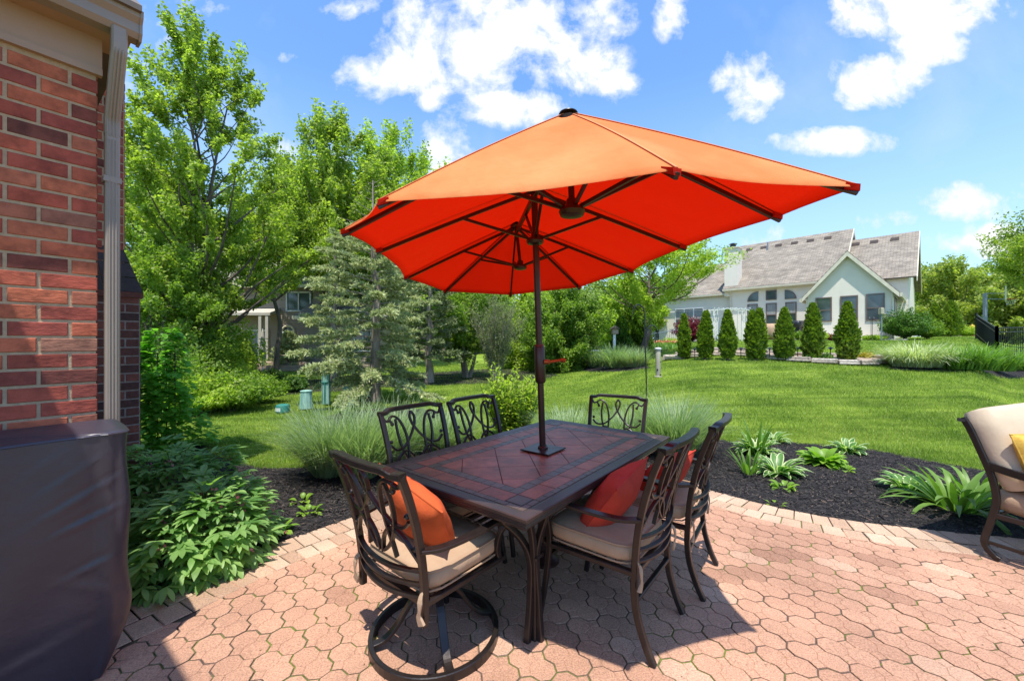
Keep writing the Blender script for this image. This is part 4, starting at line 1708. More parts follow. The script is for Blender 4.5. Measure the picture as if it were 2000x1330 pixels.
    for i in range(nC):
        j2 = (i + 1) % nC
        for j in range(st - 1):
            Fq.append((i * st + j, i * st + j + 1, j2 * st + j + 1, j2 * st + j))
    # orientation: normals up
    me = bpy.data.meshes.new('canopy')
    off = u.location
    V = [(a - off[0], b - off[1], c - off[2]) for a, b, c in V]
    me.from_pydata(V, [], Fq)
    me.update()
    import bmesh
    bm = bmesh.new()
    bm.from_mesh(me)
    bmesh.ops.remove_doubles(bm, verts=bm.verts, dist=1e-5)
    bm.to_mesh(me)
    bm.free()
    up = sum(p.normal.z for p in me.polygons)
    if up < 0:
        me.flip_normals()
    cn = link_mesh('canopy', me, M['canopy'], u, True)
    # the panels are sewn together above the ribs
    for b_ in seq:
        m = MB()
        A, T = tops(b_), tip[b_]
        pts = []
        for j in range(13):
            s_ = .03 + .97 * j / 12
            p = A.lerp(T, s_)
            p.z += .012 * math.sin(PI * s_) + .0015
            pts.append(p)
        m.tube(pts, 1, flat=(.005, .0014), up=(0, 0, 1))
        m.build('seam', M['canopy_seam'], cn, world=True)
    # pockets at the rib tips
    for k, t_ in tip.items():
        a = hubof[k]
        d = (t_ - top[a])
        d.normalize()
        s_ = Vector((-d.y, d.x, 0)).normalized()
        m = MB()
        b0 = t_ + d * .002
        b1 = t_ - d * .045
        m.add([b0 + s_ * .016 + Vector((0, 0, .0)), b0 - s_ * .016 + Vector((0, 0, .0)), b1 - s_ * .026 + Vector((0, 0, -.012)), b1 + s_ * .026 + Vector((0, 0, -.012)),
               b0 + s_ * .012 + Vector((0, 0, -.022)), b0 - s_ * .012 + Vector((0, 0, -.022)), b1 - s_ * .019 + Vector((0, 0, -.030)), b1 + s_ * .019 + Vector((0, 0, -.030))],
              [(0, 1, 2, 3), (7, 6, 5, 4), (0, 4, 5, 1), (1, 5, 6, 2), (2, 6, 7, 3), (3, 7, 4, 0)])
        m.build('rib_pocket', M['canopy'], cn, world=True)
    # vent caps on the crowns
    for k in 'NCF':
        m = MB()
        m.lathe([(.042, .0), (.04, .004), (.02, .009), (.004, .010)], tuple(apex[k] + Vector((0, 0, -.008))), 20)
        m.build('finial', M['cap_black'], u, True, world=True)


parasol()


# ------------------------------------------------------------------ lounge chair at the right
def lounge():
    P = Vector((3.22, 2.74, 0))
    ang = math.atan2(.36, .93)
    root = empty('lounge_chair', (P.x, P.y, g0(P.x, P.y) + .002), ang, 'deep lounge chair with cream and tan cushions at the patio edge', 'lounge chair')
    # local x along the width (0 = near end), local y backwards
    Wd = 1.35
    for x in (0, Wd):
        m = MB()
        pts = [(x, .085, .93), (x, .05, .86), (x, .0, .72), (x, -.055, .55), (x, -.075, .40), (x, -.05, .25), (x, -.02, .1), (x, -.06, .03), (x, -.09, .012)]
        m.tube(spline(pts, 4), 1, flat=(.013, .018), up=(0, 1, 0))
        m.build('leg', M['bronze'], root)
        m = MB()
        pts = [(x, -.03, .63), (x + (.03 if x else -.03), -.2, .605), (x + (.04 if x else -.04), -.4, .60), (x + (.03 if x else -.03), -.58, .59), (x, -.66, .52), (x, -.66, .38)]
        m.tube(spline(pts, 5), 1, flat=(.025, .009), up=(1, 0, 0))
        m.build('arm', M['bronze'], root)
        m = MB()
        m.tube(spline([(x, -.66, .42), (x, -.67, .25), (x, -.70, .1), (x, -.73, .01)], 4), 1, flat=(.013, .016), up=(0, 1, 0))
        m.build('leg', M['bronze'], root)
    m = MB()
    for z in (.30,):
        m.tube([(0, -.06, z), (Wd, -.06, z)], 1, flat=(.012, .018), up=(0, 1, 0))
        m.tube([(0, -.66, z), (Wd, -.66, z)], 1, flat=(.012, .018), up=(0, 1, 0))
    for x in (0, Wd):
        m.tube([(x, -.06, .30), (x, -.66, .30)], 1, flat=(.018, .012), up=(1, 0, 0))
        m.tube([(x, -.04, .11), (x, -.70, .11)], 1, flat=(.013, .01), up=(1, 0, 0))
    m.tube(spline([(-.02, .085, .915), (.05, .10, .905), (.2, .105, .895), (Wd / 2, .115, .895), (Wd - .2, .105, .895), (Wd, .09, .915)], 4), 1, flat=(.012, .020), up=(0, 1, 0))
    for k in range(9):
        x = .1 + k * (Wd - .2) / 8
        m.tube([(x, .1, .92), (x, -.0, .70), (x, -.06, .5), (x, -.06, .32)], .007, n=6)
    m.build('frame', M['bronze'], root)
    m = MB()
    rounded_box(m, (Wd / 2, -.36, .395), (Wd - .03, .66, .17), puff=.015, e=12, box=True)
    s_ = m.build('seat_cushion', M['tan_fabric'], root, True)
    m = MB()
    T = Matrix.Rotation(math.radians(-63), 3, 'X')
    rounded_box(m, (Wd / 2 - .01, -.06, .735), (Wd - .03, .56, .19), puff=.045, e=14, box=True, tilt=Matrix.Rotation(math.radians(68), 3, 'X') @ Matrix.Identity(3))
    b = m.build('back_cushion', M['cream_fabric'], root, True)
    Mx = Matrix.Translation(root.location) @ Matrix.Rotation(ang, 4, 'Z')
    p = Mx @ Vector((.17, -.27, .69))
    z = (Mx.to_3x3() @ Vector((-.45, -1, .3))).normalized()
    x = (Mx.to_3x3() @ Vector((1, -.35, .1))).normalized()
    y = z.cross(x).normalized()
    x = y.cross(z)
    pillow('throw_pillow', M['yellow_fabric'], p, Matrix((x, y, z)).transposed().to_quaternion(), .40, 'mustard yellow pillow on the cream lounge chair')


lounge()


# ------------------------------------------------------------------ plants
def unit(v):
    return v / np.maximum(np.linalg.norm(v, axis=-1, keepdims=True), 1e-9)


def leafcloud(name, P, size, mat, parent, aspect=.55, up=.35, out=None, jitter=.5, droop=0.0, off=(0, 0, 0)):
    """one rhombic leaf, folded at the midrib, at every point of P (already local)"""
    n = len(P)
    d = unit(R.normal(size=(n, 3)) + np.array([0, 0, -droop]) + (0 if out is None else out))
    nrm = unit(R.normal(size=(n, 3)) * (1 - up) + np.array([0, 0, up * 1.6]))
    s = unit(np.cross(d, nrm))
    nn = np.cross(s, d)
    L = size * R.uniform(1 - jitter * .5, 1 + jitter * .5, n)[:, None]
    w = L * aspect / 2
    a = P
    t = P + d * L
    mid = P + d * L * .45
    l = mid + s * w + nn * w * .25
    r = mid - s * w + nn * w * .25
    V = np.stack([a, l, t, r], 1).reshape(-1, 3)
    return quads(name, V, np.arange(4 * n).reshape(n, 4), mat, parent)


def blades(name, B, az, e0, e1, length, width, seg, mat, parent, taper=.85, fold=0.0, wprof=None, twist=0.0, dirv=None):
    """arching ribbons: base points B, azimuth, start and end elevation (radians), UV across and along"""
    n = len(B)
    V = np.zeros((n, seg + 1, 2 if not fold else 3, 3))
    pos = B.copy()
    h = np.stack([np.cos(az), np.sin(az), np.zeros(n)], 1)
    side = np.stack([-np.sin(az + twist), np.cos(az + twist), np.zeros(n)], 1)
    UV = np.zeros((n, seg + 1, V.shape[2], 2))
    for i in range(seg + 1):
        t = i / seg
        e = e0 + (e1 - e0) * t ** 1.3
        dv = h * np.cos(e)[:, None] + np.array([0, 0, 1]) * np.sin(e)[:, None]
        if wprof is None:
            w = width * (1 - taper * t ** 1.5)
        else:
            w = width * np.interp(t, *wprof)
        w = np.asarray(w)
        if w.ndim == 0: w = np.full(n, float(w))
        V[:, i, 0] = pos - side * w[:, None] / 2
        V[:, i, -1] = pos + side * w[:, None] / 2
        UV[:, i, 0] = (0, t)
        UV[:, i, -1] = (1, t)
        if fold:
            up = np.cross(dv, side)
            up *= np.sign(up[:, 2:3]) + (up[:, 2:3] == 0)
            V[:, i, 0] += up * w[:, None] * fold
            V[:, i, 2] += up * w[:, None] * fold
            V[:, i, 1] = pos
            UV[:, i, 1] = (.5, t)
        pos = pos + dv * (length / seg)[:, None]
    m = V.shape[2]
    idx = np.arange(n * (seg + 1) * m).reshape(n, seg + 1, m)
    Q = []
    for k in range(m - 1):
        Q.append(np.stack([idx[:, :-1, k], idx[:, :-1, k + 1], idx[:, 1:, k + 1], idx[:, 1:, k]], -1).reshape(-1, 4))
    return quads(name, V.reshape(-1, 3), np.concatenate(Q), mat, parent, uv=UV.reshape(-1, 2), smooth=bool(fold))


def grass_clump(name, loc, n, h, spread, mat, label, cat='ornamental grass', group=None, width=.0095, dry=.12, lean=(.15, .75), wide=None):
    root = empty(name, tuple(loc), 0, label, cat, group)
    def one(nm, k, mt, hs):
        r = spread * np.sqrt(R.random(k)) * .5
        a = R.uniform(0, 2 * PI, k)
        B = np.stack([r * np.cos(a) * (wide or 1), r * np.sin(a), np.zeros(k)], 1)
        az = a + R.normal(0, .6, k)
        e0 = PI / 2 - R.uniform(.02, .45, k) - r / spread * .6
        e1 = e0 - R.uniform(lean[0], lean[1] + .6, k)
        blades(nm, B, az, e0, e1, h * hs * R.uniform(.6, 1.15, k), width * R.uniform(.6, 1.3, k), 6, mt, root)
    one('blades', n, mat, 1.0)
    if dry:
        one('dry_blades', int(n * dry), M['grass_dry'], .6)
    return root


def tree(name, loc, H, prof, K, nleaf, lsize, lmat, bark, label, trunk_r=.16, cat='tree', group=None, stems=1, spread=.22, lean=(0, 0), attach=.75, droop=.3, aspect=.6, cb=.2, clump=(.55, .42), seed=1, fork=.78, side=0.0, surf=.45, holes=0, hole_r=.4):
    """prof: list of (height fraction, radius in m); K leaf clumps joined by limbs"""
    rr = np.random.default_rng(seed)
    root = empty(name, tuple(loc), 0, label, cat, group)
    hs, rs = [p[0] for p in prof], [p[1] for p in prof]
    wt = np.array([np.interp(z, hs, rs, left=0) ** 1.3 for z in np.linspace(0, 1, 200)])
    wt /= wt.sum()
    zc = rr.choice(np.linspace(0, 1, 200), K, p=wt) + rr.uniform(-.0025, .0025, K)
    rad = np.interp(zc, hs, rs)
    aa = rr.uniform(0, 2 * PI, K)
    lump = 1 + .22 * np.sin(aa * 3 + zc * 9 + seed) + .12 * np.sin(aa * 5 - zc * 14)
    rc = rad * rr.random(K) ** surf * lump
    C = np.stack([rc * np.cos(aa) + lean[0] * zc * H, rc * np.sin(aa) + lean[1] * zc * H, zc * H], 1)
    if holes:
        # openings right through the crown, where no boughs grow
        hz_ = rr.uniform(.28, .95, holes)
        hr = np.interp(hz_, hs, rs)
        hx_, hy_ = rr.uniform(-.85, .85, holes) * hr, rr.uniform(-.3, .3, holes) * hr
        ha = rr.normal(0, .25, holes)
        ok = np.ones(K, bool)
        for x_, y_, z_, a_, q_ in zip(hx_, hy_, hz_ * H, ha, rr.uniform(.6, 1.3, holes) * hole_r):
            dx_ = (C[:, 0] - x_) * np.cos(a_) + (C[:, 1] - y_) * np.sin(a_)
            ok &= (dx_ ** 2 + (C[:, 2] - z_) ** 2) > q_ ** 2
        C, zc = C[ok], zc[ok]
        nleaf = int(nleaf * ok.mean())
        K = len(C)
    m = MB()
    st = []
    for s in range(stems):
        a = 2 * PI * s / max(stems, 1) + .5
        off = spread * (stems > 1)
        p0 = Vector((off * .35 * math.cos(a), off * .35 * math.sin(a), -.05))
        top = Vector((lean[0] * H * fork + off * 4 * math.cos(a) * fork, lean[1] * H * fork + off * 4 * math.sin(a) * fork, H * fork))
        pts = [p0, p0.lerp(top, .15) + Vector((rr.normal() * .03, rr.normal() * .03, 0)) * H * .1]
        for q in (.35, .55, .78):
            pts.append(p0.lerp(top, q) + Vector((rr.normal(), rr.normal(), 0)) * H * .016)
        pts.append(top)
        pts = spline(pts, 4)
        n = len(pts)
        r0 = trunk_r / math.sqrt(stems)
        rads = [r0 * (1.35 if i == 0 else 1) * (1 - .86 * (i / (n - 1)) ** .8) for i in range(n)]
        m.tube(pts, rads, n=9)
        st.append((pts, rads))
    m.build('trunk', bark, root, True)
    m = MB()
    order = np.argsort(zc)
    nodes = []
    for ii in order:
        c = Vector(C[ii])
        pts, rads = st[rr.integers(len(st))]
        # leave a stem lower down than the clump
        hd = math.hypot(c.x - lean[0] * c.z, c.y - lean[1] * c.z)
        za = max(cb * H * .7, min(c.z - attach * hd - .05 * H, H * fork * .97))
        za += rr.uniform(-.02, .02) * H
        best = min(range(len(pts)), key=lambda i: abs(pts[i].z - za))
        src, r_s = pts[best], rads[best]
        # join a limb already there when one passes close by
        cand = [(nd[0] - c).length for nd in nodes]
        if cand and rr.random() < .75:
            j = int(np.argmin(cand))
            if cand[j] < (src - c).length * .75 and nodes[j][0].z < c.z + .3:
                src, r_s = nodes[j]
        Ln = (c - src).length
        r0 = min(r_s * .7, .011 * Ln + .012)
        mid = src.lerp(c, .5) + Vector((rr.normal() * .05, rr.normal() * .05, -.02 + rr.normal() * .04)) * Ln
        mid.z -= .04 * Ln * (1 if c.z > src.z else 0)
        pp = spline([src, mid, c], 4)
        m.tube(pp, [r0 * (1 - .8 * i / (len(pp) - 1)) for i in range(len(pp))], n=5, caps=False)
        nodes.append((pp[4], r0 * .6))
        nodes.append((pp[7], r0 * .4))
    m.build('branches', bark, root, True)
    # foliage
    per = rr.multinomial(nleaf, np.full(K, 1 / K) * 1.0)
    idx = np.repeat(np.arange(K), per)
    n = len(idx)
    sc = (clump[0] * rr.uniform(.55, 1.25, K))[idx][:, None]
    P = rr.normal(size=(n, 3))
    P /= np.maximum(np.linalg.norm(P, axis=1, keepdims=True), .3)
    P *= rr.random((n, 1)) ** .5
    P = P * sc * np.array([1, 1, clump[1] / .5])
    # each clump is drawn out along its own bough
    Dc = C - np.stack([lean[0] * C[:, 2], lean[1] * C[:, 2], C[:, 2] * .72 - .3], 1)
    Dc = unit(Dc + rr.normal(size=Dc.shape) * .25)[idx]
    al = (P * Dc).sum(1, keepdims=True)
    P = (P - Dc * al) * .62 + Dc * al * 1.65
    P = C[idx] + P
    P[:, 2] = np.maximum(P[:, 2], .05)
    leafcloud('crown', P, lsize, lmat, root, aspect=aspect, droop=droop)
    return root


def conifer(name, loc, H, Rm, nb, mat, label, trunk_r=.12, cat='spruce', clear=.12, seed=3, per=150, lsize=.07, group=None, droop=.22, dead_top=0.0, power=.8, gaps=.0, barkm=None, dens=1.0):
    rr = np.random.default_rng(seed)
    root = empty(name, tuple(loc), 0, label, cat, group)
    barkm = barkm or M['pale_bark']
    m = MB()
    pts = [Vector((rr.normal() * .01 * H * (i > 0), rr.normal() * .01 * H * (i > 0), H * i / 10 - .03 * (i == 0))) for i in range(11)]
    m.tube(pts, [trunk_r * (1.3 if i == 0 else 1) * (1 - .93 * i / 10) for i in range(11)], n=9)
    m.build('trunk', barkm, root, True)
    m = MB()
    PP, DD = [], []
    for k in range(nb):
        z = H * (clear + (1 - clear) * ((k + rr.random()) / nb) ** 1.05)
        f = z / H
        Lb = Rm * (1 - f) ** power * rr.uniform(.5, 1.2) + .05
        a = k * 2.399 + rr.normal() * .3
        up = .1 + .35 * f
        seg = 6
        p = Vector((0, 0, z))
        pp = [p.copy()]
        for s in range(seg):
            t = (s + 1) / seg
            sl = up - droop * 2.2 * t * (1 - f) + .35 * t * t * (1 - f)
            d = Vector((math.cos(a), math.sin(a), sl)).normalized()
            p = p + d * Lb / seg
            pp.append(p.copy())
            a += rr.normal() * .06
        m.tube(pp, [max(.004, .016 * (Lb / 1.5 + .3) * (1 - .85 * i / seg)) for i in range(seg + 1)], n=5, caps=False)
        if f > 1 - dead_top: continue
        # side twigs hang from the branch
        nt = max(3, int(Lb * 11 * dens))
        for q in range(nt):
            t = .22 + .78 * (q + rr.random()) / nt
            i = min(int(t * seg), seg - 1)
            b = pp[i].lerp(pp[i + 1], t * seg - i)
            dir_ = (pp[i + 1] - pp[i]).normalized()
            sd = 1 if q % 2 else -1
            lat = Vector((-dir_.y, dir_.x, 0)) * sd
            tl = (.12 + .34 * Lb * (1 - t) * .6 + .08) * rr.uniform(.6, 1.2)
            if rr.random() < gaps: continue
            td = (dir_ * rr.uniform(.5, 1.1) + lat * rr.uniform(.5, 1.0) + Vector((0, 0, -rr.uniform(.1, .55) * (1 - f)))).normalized()
            nn = int(per * tl * dens)
            ts = rr.random(nn)
            PP.append(np.array(b)[None] + np.array(td)[None] * (ts * tl)[:, None])
            DD.append(np.tile(np.array(td), (nn, 1)))
            if q % 2 == 0:
                m.tube([b, b + td * tl * .9], [.005, .002], n=4, caps=False)
        nn = int(per * .45 * dens)
        ts = rr.uniform(.75, 1.02, nn)
        PP.append(np.array(pp[-2])[None] + (np.array(pp[-1]) - np.array(pp[-2]))[None] * ((ts - .75) / .25)[:, None])
        DD.append(np.tile(np.array((pp[-1] - pp[-2]).normalized()), (nn, 1)))
    m.build('branches', barkm if dead_top == 0 else M['twig'], root, True)
    P = np.concatenate(PP)
    D = np.concatenate(DD)
    n = len(P)
    P = P + rr.normal(size=(n, 3)) * .008
    d = unit(D * .9 + rr.normal(size=(n, 3)) * .55 + np.array([0, 0, .12]))
    s = unit(np.cross(d, rr.normal(size=(n, 3))))
    L = lsize * rr.uniform(.6, 1.2, (n, 1))
    w = L * .11 + .0035
    V = np.stack([P - s * w, P + s * w, P + d * L + s * w * .4, P + d * L - s * w * .4], 1).reshape(-1, 3)
    quads('crown', V, np.arange(4 * n).reshape(n, 4), mat, root)
    return root


def arborvitae(name, loc, H, Rm, label, n=7000, mat=None, seed=1, group=None, cat='arborvitae', size=.075, blunt=.42, lobes=((0, 0, 1, 1),)):
    rr = np.random.default_rng(seed)
    root = empty(name, tuple(loc), 0, label, cat, group)
    m = MB()
    m.tube([(0, 0, -.05), (0.01, 0, H * .5), (0, .01, H * .9)], [.045, .03, .006], n=7)
    m.build('trunk', M['bark'], root, True)
    sh = np.array([l[2] * l[3] ** 2 for l in lobes])
    li = rr.choice(len(lobes), n, p=sh / sh.sum())
    LB = np.array(lobes)[li]
    z = rr.random(n) ** .9
    r = Rm * LB[:, 3] * np.minimum(1, (1 - z) / (1 - blunt)) ** .75 * np.minimum(1, .72 + z * 1.6)
    a = rr.uniform(0, 2 * PI, n)
    lump = 1 + .12 * np.sin(a * 5 + z * 23 + seed) + .13 * np.sin(a * 2 - z * 11 + seed * 2) + .08 * np.sin(a * 9 + z * 40)
    q = (rr.random(n) ** .38) * r * lump
    hz = H * LB[:, 2]
    P = np.stack([q * np.cos(a) + LB[:, 0] * Rm * np.minimum(1, .4 + z), q * np.sin(a) + LB[:, 1] * Rm * np.minimum(1, .4 + z), z * hz * .985 + .03], 1)
    out = np.stack([np.cos(a), np.sin(a), np.zeros(n)], 1)
    d = unit(out * rr.uniform(.15, .8, (n, 1)) + np.array([0, 0, 1.0]) * rr.uniform(.5, 1.2, (n, 1)) + rr.normal(size=(n, 3)) * .25)
    t = np.stack([-np.sin(a), np.cos(a), np.zeros(n)], 1)
    mixa = rr.uniform(0, PI, (n, 1))
    s = unit(t * np.cos(mixa) + out * np.sin(mixa))
    L = size * rr.uniform(.6, 1.3, (n, 1))
    w = L * .32
    V = np.stack([P, P + d * L * .55 + s * w, P + d * L, P + d * L * .55 - s * w], 1).reshape(-1, 3)
    quads('crown', V, np.arange(4 * n).reshape(n, 4), mat or M['leaf_arbor'], root)
    return root


def shrub(name, loc, rx, ry, h, n, size, mat, label, cat='shrub', seed=1, group=None, aspect=.6, lump=.18, stems=9, flat=.0, up=.4, base=.05, shell=.4):
    rr = np.random.default_rng(seed)
    root = empty(name, tuple(loc), 0, label, cat, group)
    m = MB()
    for k in range(stems):
        a = 2 * PI * k / stems + rr.random()
        q = rr.uniform(.3, .8)
        e = Vector((rx * q * math.cos(a), ry * q * math.sin(a), h * rr.uniform(.5, .85)))
        m.tube(spline([Vector((.04 * math.cos(a), .04 * math.sin(a), -.03)), e * .5 + Vector((0, 0, h * .08)), e], 4), [max(.004, .012 * h * (1 - i / 9)) + .002 for i in range(9)], n=5)
    m.build('stems', M['bark'], root, True)
    th = np.arccos(1 - rr.random(n) * 1.15)
    a = rr.uniform(0, 2 * PI, n)
    lm = 1 + lump * np.sin(a * 4 + th * 5 + seed) + lump * .6 * np.sin(a * 7 - th * 9 + seed) + rr.normal(0, .03, n)
    q = rr.random(n) ** shell * lm
    P = np.stack([rx * q * np.sin(th) * np.cos(a), ry * q * np.sin(th) * np.sin(a), base * h + (h * (1 - base)) * np.maximum(0, (q * np.cos(th) * .5 + .5) if flat else q * (np.cos(th) * .62 + .38))], 1)
    P[:, 2] = np.clip(P[:, 2], .02, None)
    leafcloud('foliage', P, size, mat, root, aspect=aspect, up=up)
    return root


# near ornamental grasses
GR = 'tall grass clumps in the mulch round the patio'
grass_clump('ornamental_grass', ray_ground(645, 926), 1300, .86, .32, M['grass_tall'], 'tall grass clump left of the table, nearest the paving', group=GR)
grass_clump('ornamental_grass', ray_ground(705, 930), 1300, .84, .34, M['grass_tall'], 'tall grass clump behind the back of the swivel chair', group=GR)
grass_clump('ornamental_grass', ray_ground(772, 905), 1300, .80, .40, M['grass_tall'], 'tall grass clump behind the half sunlit chair', group=GR)
grass_clump('ornamental_grass', ray_ground(868, 885), 1500, .66, .42, M['grass_tall'], 'grass clump between the two empty chairs', group=GR)
grass_clump('ornamental_grass', ray_ground(1110, 872), 1400, .6, .5, M['grass_tall'], 'low grass clump behind the far end of the table', group=GR)
grass_clump('ornamental_grass', ray_ground(1225, 880), 1400, .62, .45, M['grass_tall'], 'grass clump right behind the far end chair', group=GR)
grass_clump('ornamental_grass', ray_ground(1318, 888), 1900, .84, .42, M['grass_tall'], 'largest grass clump right of the far end chair', group=GR, lean=(.2, .7))
# far ones
GF = 'grasses in the far mulch ring'
grass_clump('ornamental_grass', ray_ground(1168, 716), 560, .95, .9, M['grass_tall'], 'blue green grass at the left of the far mulch ring', group=GF, width=.032)
grass_clump('ornamental_grass', ray_ground(1205, 717), 620, 1.0, .9, M['grass_tall'], 'blue green grass in the middle of the far mulch ring', group=GF, width=.032)
grass_clump('ornamental_grass', ray_ground(1240, 716), 900, .8, .7, M['grass_tall'], 'thin browning grass at the right of the far mulch ring', group=GF, width=.014, dry=.5)
grass_clump('variegated_grass', ray_ground(1790, 716), 1300, .80, .9, M['grass_variegated'], 'cream striped grass clump before the rising lawn', width=.024, dry=.05, lean=(.6, 1.5), wide=1.2)


def lily_bed():
    k = 0
    for px, py, nm in ((1868, 720, 'first lily clump beside the cream striped grass'), (1905, 722, 'lily clump in front of the fence gate'), (1945, 724, 'lily clump before the fence corner post'), (1985, 722, 'lily clump at the frame edge before the fence'), (1925, 712, 'rear lily clump tight against the fence')):
        root = empty('daylily', tuple(ray_ground(px, py)), 0, nm, 'lily plant', 'lilies along the black fence')
        n = 330
        a = R.uniform(0, 2 * PI, n)
        r = .35 * np.sqrt(R.random(n))
        B = np.stack([r * np.cos(a), r * np.sin(a), np.zeros(n)], 1)
        e0 = PI / 2 - R.uniform(.05, .6, n)
        blades('leaves', B, a + R.normal(0, .5, n), e0, e0 - R.uniform(.6, 2.0, n), R.uniform(.45, .85, n), R.uniform(.022, .04, n), 6, M['leaf_lily'], root)


lily_bed()


def hosta(loc, n, L, w, mat, label, name='hosta', group='hostas in the mulch bed', lo=.2, hi=1.25, bend=(.7, 1.5), cat='hosta', rad=.05, lance=False, fold=.16):
    root = empty(name, tuple(loc), 0, label, cat, group)
    a = np.arange(n) * 2.399 + R.normal(0, .2, n)
    f = (np.arange(n) + .5) / n
    B = np.stack([rad * np.cos(a), rad * np.sin(a), np.zeros(n)], 1)
    e0 = hi - (hi - lo) * f + R.normal(0, .08, n)
    e1 = e0 - R.uniform(bend[0], bend[1], n)
    wp = ([0, .15, .4, .65, .85, 1], [.22, .5, .95, 1, .6, .04]) if not lance else ([0, .2, .5, .8, 1], [.6, .9, 1, .7, .05])
    blades('leaves', B, a, e0, e1, L * R.uniform(.75, 1.1, n), w * R.uniform(.8, 1.15, n), 8, mat, root, fold=fold, wprof=wp)
    return root


hosta(ray_ground(1476, 885), 60, .30, .075, M['leaf_hosta'], 'white striped hosta clump at the back of the group near the chairs')
hosta(ray_ground(1510, 862), 40, .24, .05, M['leaf_hosta'], 'pale striped hosta behind the others near the chairs', lo=.3)
hosta(ray_ground(1520, 925), 48, .27, .075, M['leaf_hosta'], 'white striped hosta spilling towards the paving')
hosta(ray_ground(1462, 925), 22, .30, .03, M['leaf_lily'], 'upright iris fan beside the striped hostas', name='iris', group=None, lo=.9, hi=1.45, bend=(.1, .7), cat='iris', lance=True, fold=.1)
hosta(ray_ground(1478, 890), 20, .50, .03, M['leaf_lily'], 'tallest iris fan standing above the striped hostas', name='iris', group=None, lo=1.0, hi=1.5, bend=(.1, .6), cat='iris', lance=True, fold=.1)
hosta(ray_ground(1608, 905), 46, .24, .11, M['leaf_hosta_green'], 'bright lime green broad leaved hosta')
hosta(ray_ground(1655, 882), 42, .23, .075, M['leaf_hosta'], 'low striped hosta at the lawn edge')
hosta(ray_ground(1773, 958), 40, .22, .075, M['leaf_hosta'], 'white edged hosta left of the big lily plant')
hosta(ray_ground(1648, 918), 12, .08, .05, M['leaf_hosta_green'], 'tiny seedling beside the lime hosta', name='seedling', group=None, cat='seedling')
hosta(ray_ground(1530, 952), 16, .10, .05, M['leaf_hosta_green'], 'small lime seedling near the paver border', name='seedling', group=None, cat='seedling')
hosta(ray_ground(1515, 985), 6, .05, .03, M['leaf_hosta_green'], 'tiniest seedling right at the paver border', name='seedling', group=None, cat='seedling')
hosta(ray_ground(605, 1000), 14, .08, .04, M['leaf_hosta_green'], 'small green seedling left of the swivel chair', name='seedling', group=None, cat='seedling')
hosta(ray_ground(590, 978), 8, .08, .05, M['leaf_hosta_green'], 'fainter seedling in the shaded mulch', name='seedling', group=None, cat='seedling')
hosta(ray_ground(540, 1040), 16, .12, .05, M['leaf_hosta_green'], 'yellow green seedling by the leafy bush', name='seedling', group=None, cat='seedling')
hosta(ray_ground(1868, 995), 56, .48, .048, M['leaf_lily'], 'big arching lily plant beside the lounge chair', name='daylily', group=None, lo=.35, hi=1.4, bend=(.6, 1.9), cat='lily plant', lance=True, fold=.12, rad=.1)
hosta(ray_ground(1905, 975), 30, .36, .045, M['leaf_lily'], 'second lily plant behind the lounge chair leg', name='daylily', group=None, lo=.5, hi=1.4, bend=(.5, 1.7), cat='lily plant', lance=True, fold=.12, rad=.1)


def bleeding_heart(loc, rx, ry, h, n, L, label, seed, flowers=40, mat='leaf_heart'):
    rr = np.random.default_rng(seed)
    root = empty('bleeding_heart', tuple(loc), 0, label, 'leafy plant', 'leafy bushes by the brick chimney')
    # every leaf is a fan of five leaflets
    th = np.arccos(1 - rr.random(n) * 1.0)
    a = rr.uniform(0, 2 * PI, n)
    q = rr.uniform(.5, 1.0, n) ** .6 * (1 + .12 * np.sin(4 * a + seed))
    P = np.stack([rx * q * np.sin(th) * np.cos(a), ry * q * np.sin(th) * np.sin(a), .03 + h * q * np.cos(th)], 1)
    B, AZ, E0, LL = [], [], [], []
    for k, da in enumerate((-1.25, -.62, 0, .62, 1.25)):
        B.append(P)
        AZ.append(a + rr.normal(0, .12, n) + da + (rr.random(n) - .5) * .3)
        E0.append(.55 - th * .55 + rr.normal(0, .18, n) - abs(da) * .1)
        LL.append(L * (1 - .22 * abs(da)) * (.7 + .5 * ((np.arange(n) * 37 % 11) / 11)))
    B = np.concatenate(B); AZ = np.concatenate(AZ); E0 = np.concatenate(E0); LL = np.concatenate(LL)
    blades('leaves', B, AZ, E0, E0 - rr.uniform(.2, .8, len(B)), LL, LL * .34, 5, M[mat], root, fold=.13, wprof=([0, .25, .5, .75, 1], [.12, .65, 1, .75, .04]))
    m = MB()
    for k in range(0, n, 4):
        e = Vector(P[k])
        s = Vector((e.x * .15, e.y * .15, 0))
        m.tube(spline([s, e * .5 + Vector((0, 0, h * .15)), e], 3), .0035, n=4, caps=False)
    m.build('stems', M['stem'], root)
    if flowers:
        V = []
        k = rr.integers(0, n, flowers)
        Pf = []
        for i in k:
            for j in range(5):
                Pf.append(P[i] * np.array([1.06, 1.06, 1]) + np.array([.012 * j, .006 * j, -.01 - .012 * j]) + rr.normal(0, .004, 3))
        Pf = np.array(Pf)
        leafcloud('blossoms', Pf, .026, M['petal'], root, aspect=.8, up=.2)
    return root


bleeding_heart(ray_ground(405, 1088), .40, .42, .50, 400, .125, 'broad sunlit bush with lobed leaves and pink flowers spilling on the paving', 4)
bleeding_heart(ray_ground(330, 1120), .36, .34, .38, 200, .12, 'shaded lobed leaf bush beside the grill cover', 5, 24)
bleeding_heart(ray_ground(345, 985), .60, .50, .50, 260, .13, 'shaded lobed leaf bush behind the sunlit one', 6, 20)
bleeding_heart(ray_ground(300, 985), .5, .5, .55, 200, .13, 'shaded lobed leaf bush close to the chimney base', 8, 8)


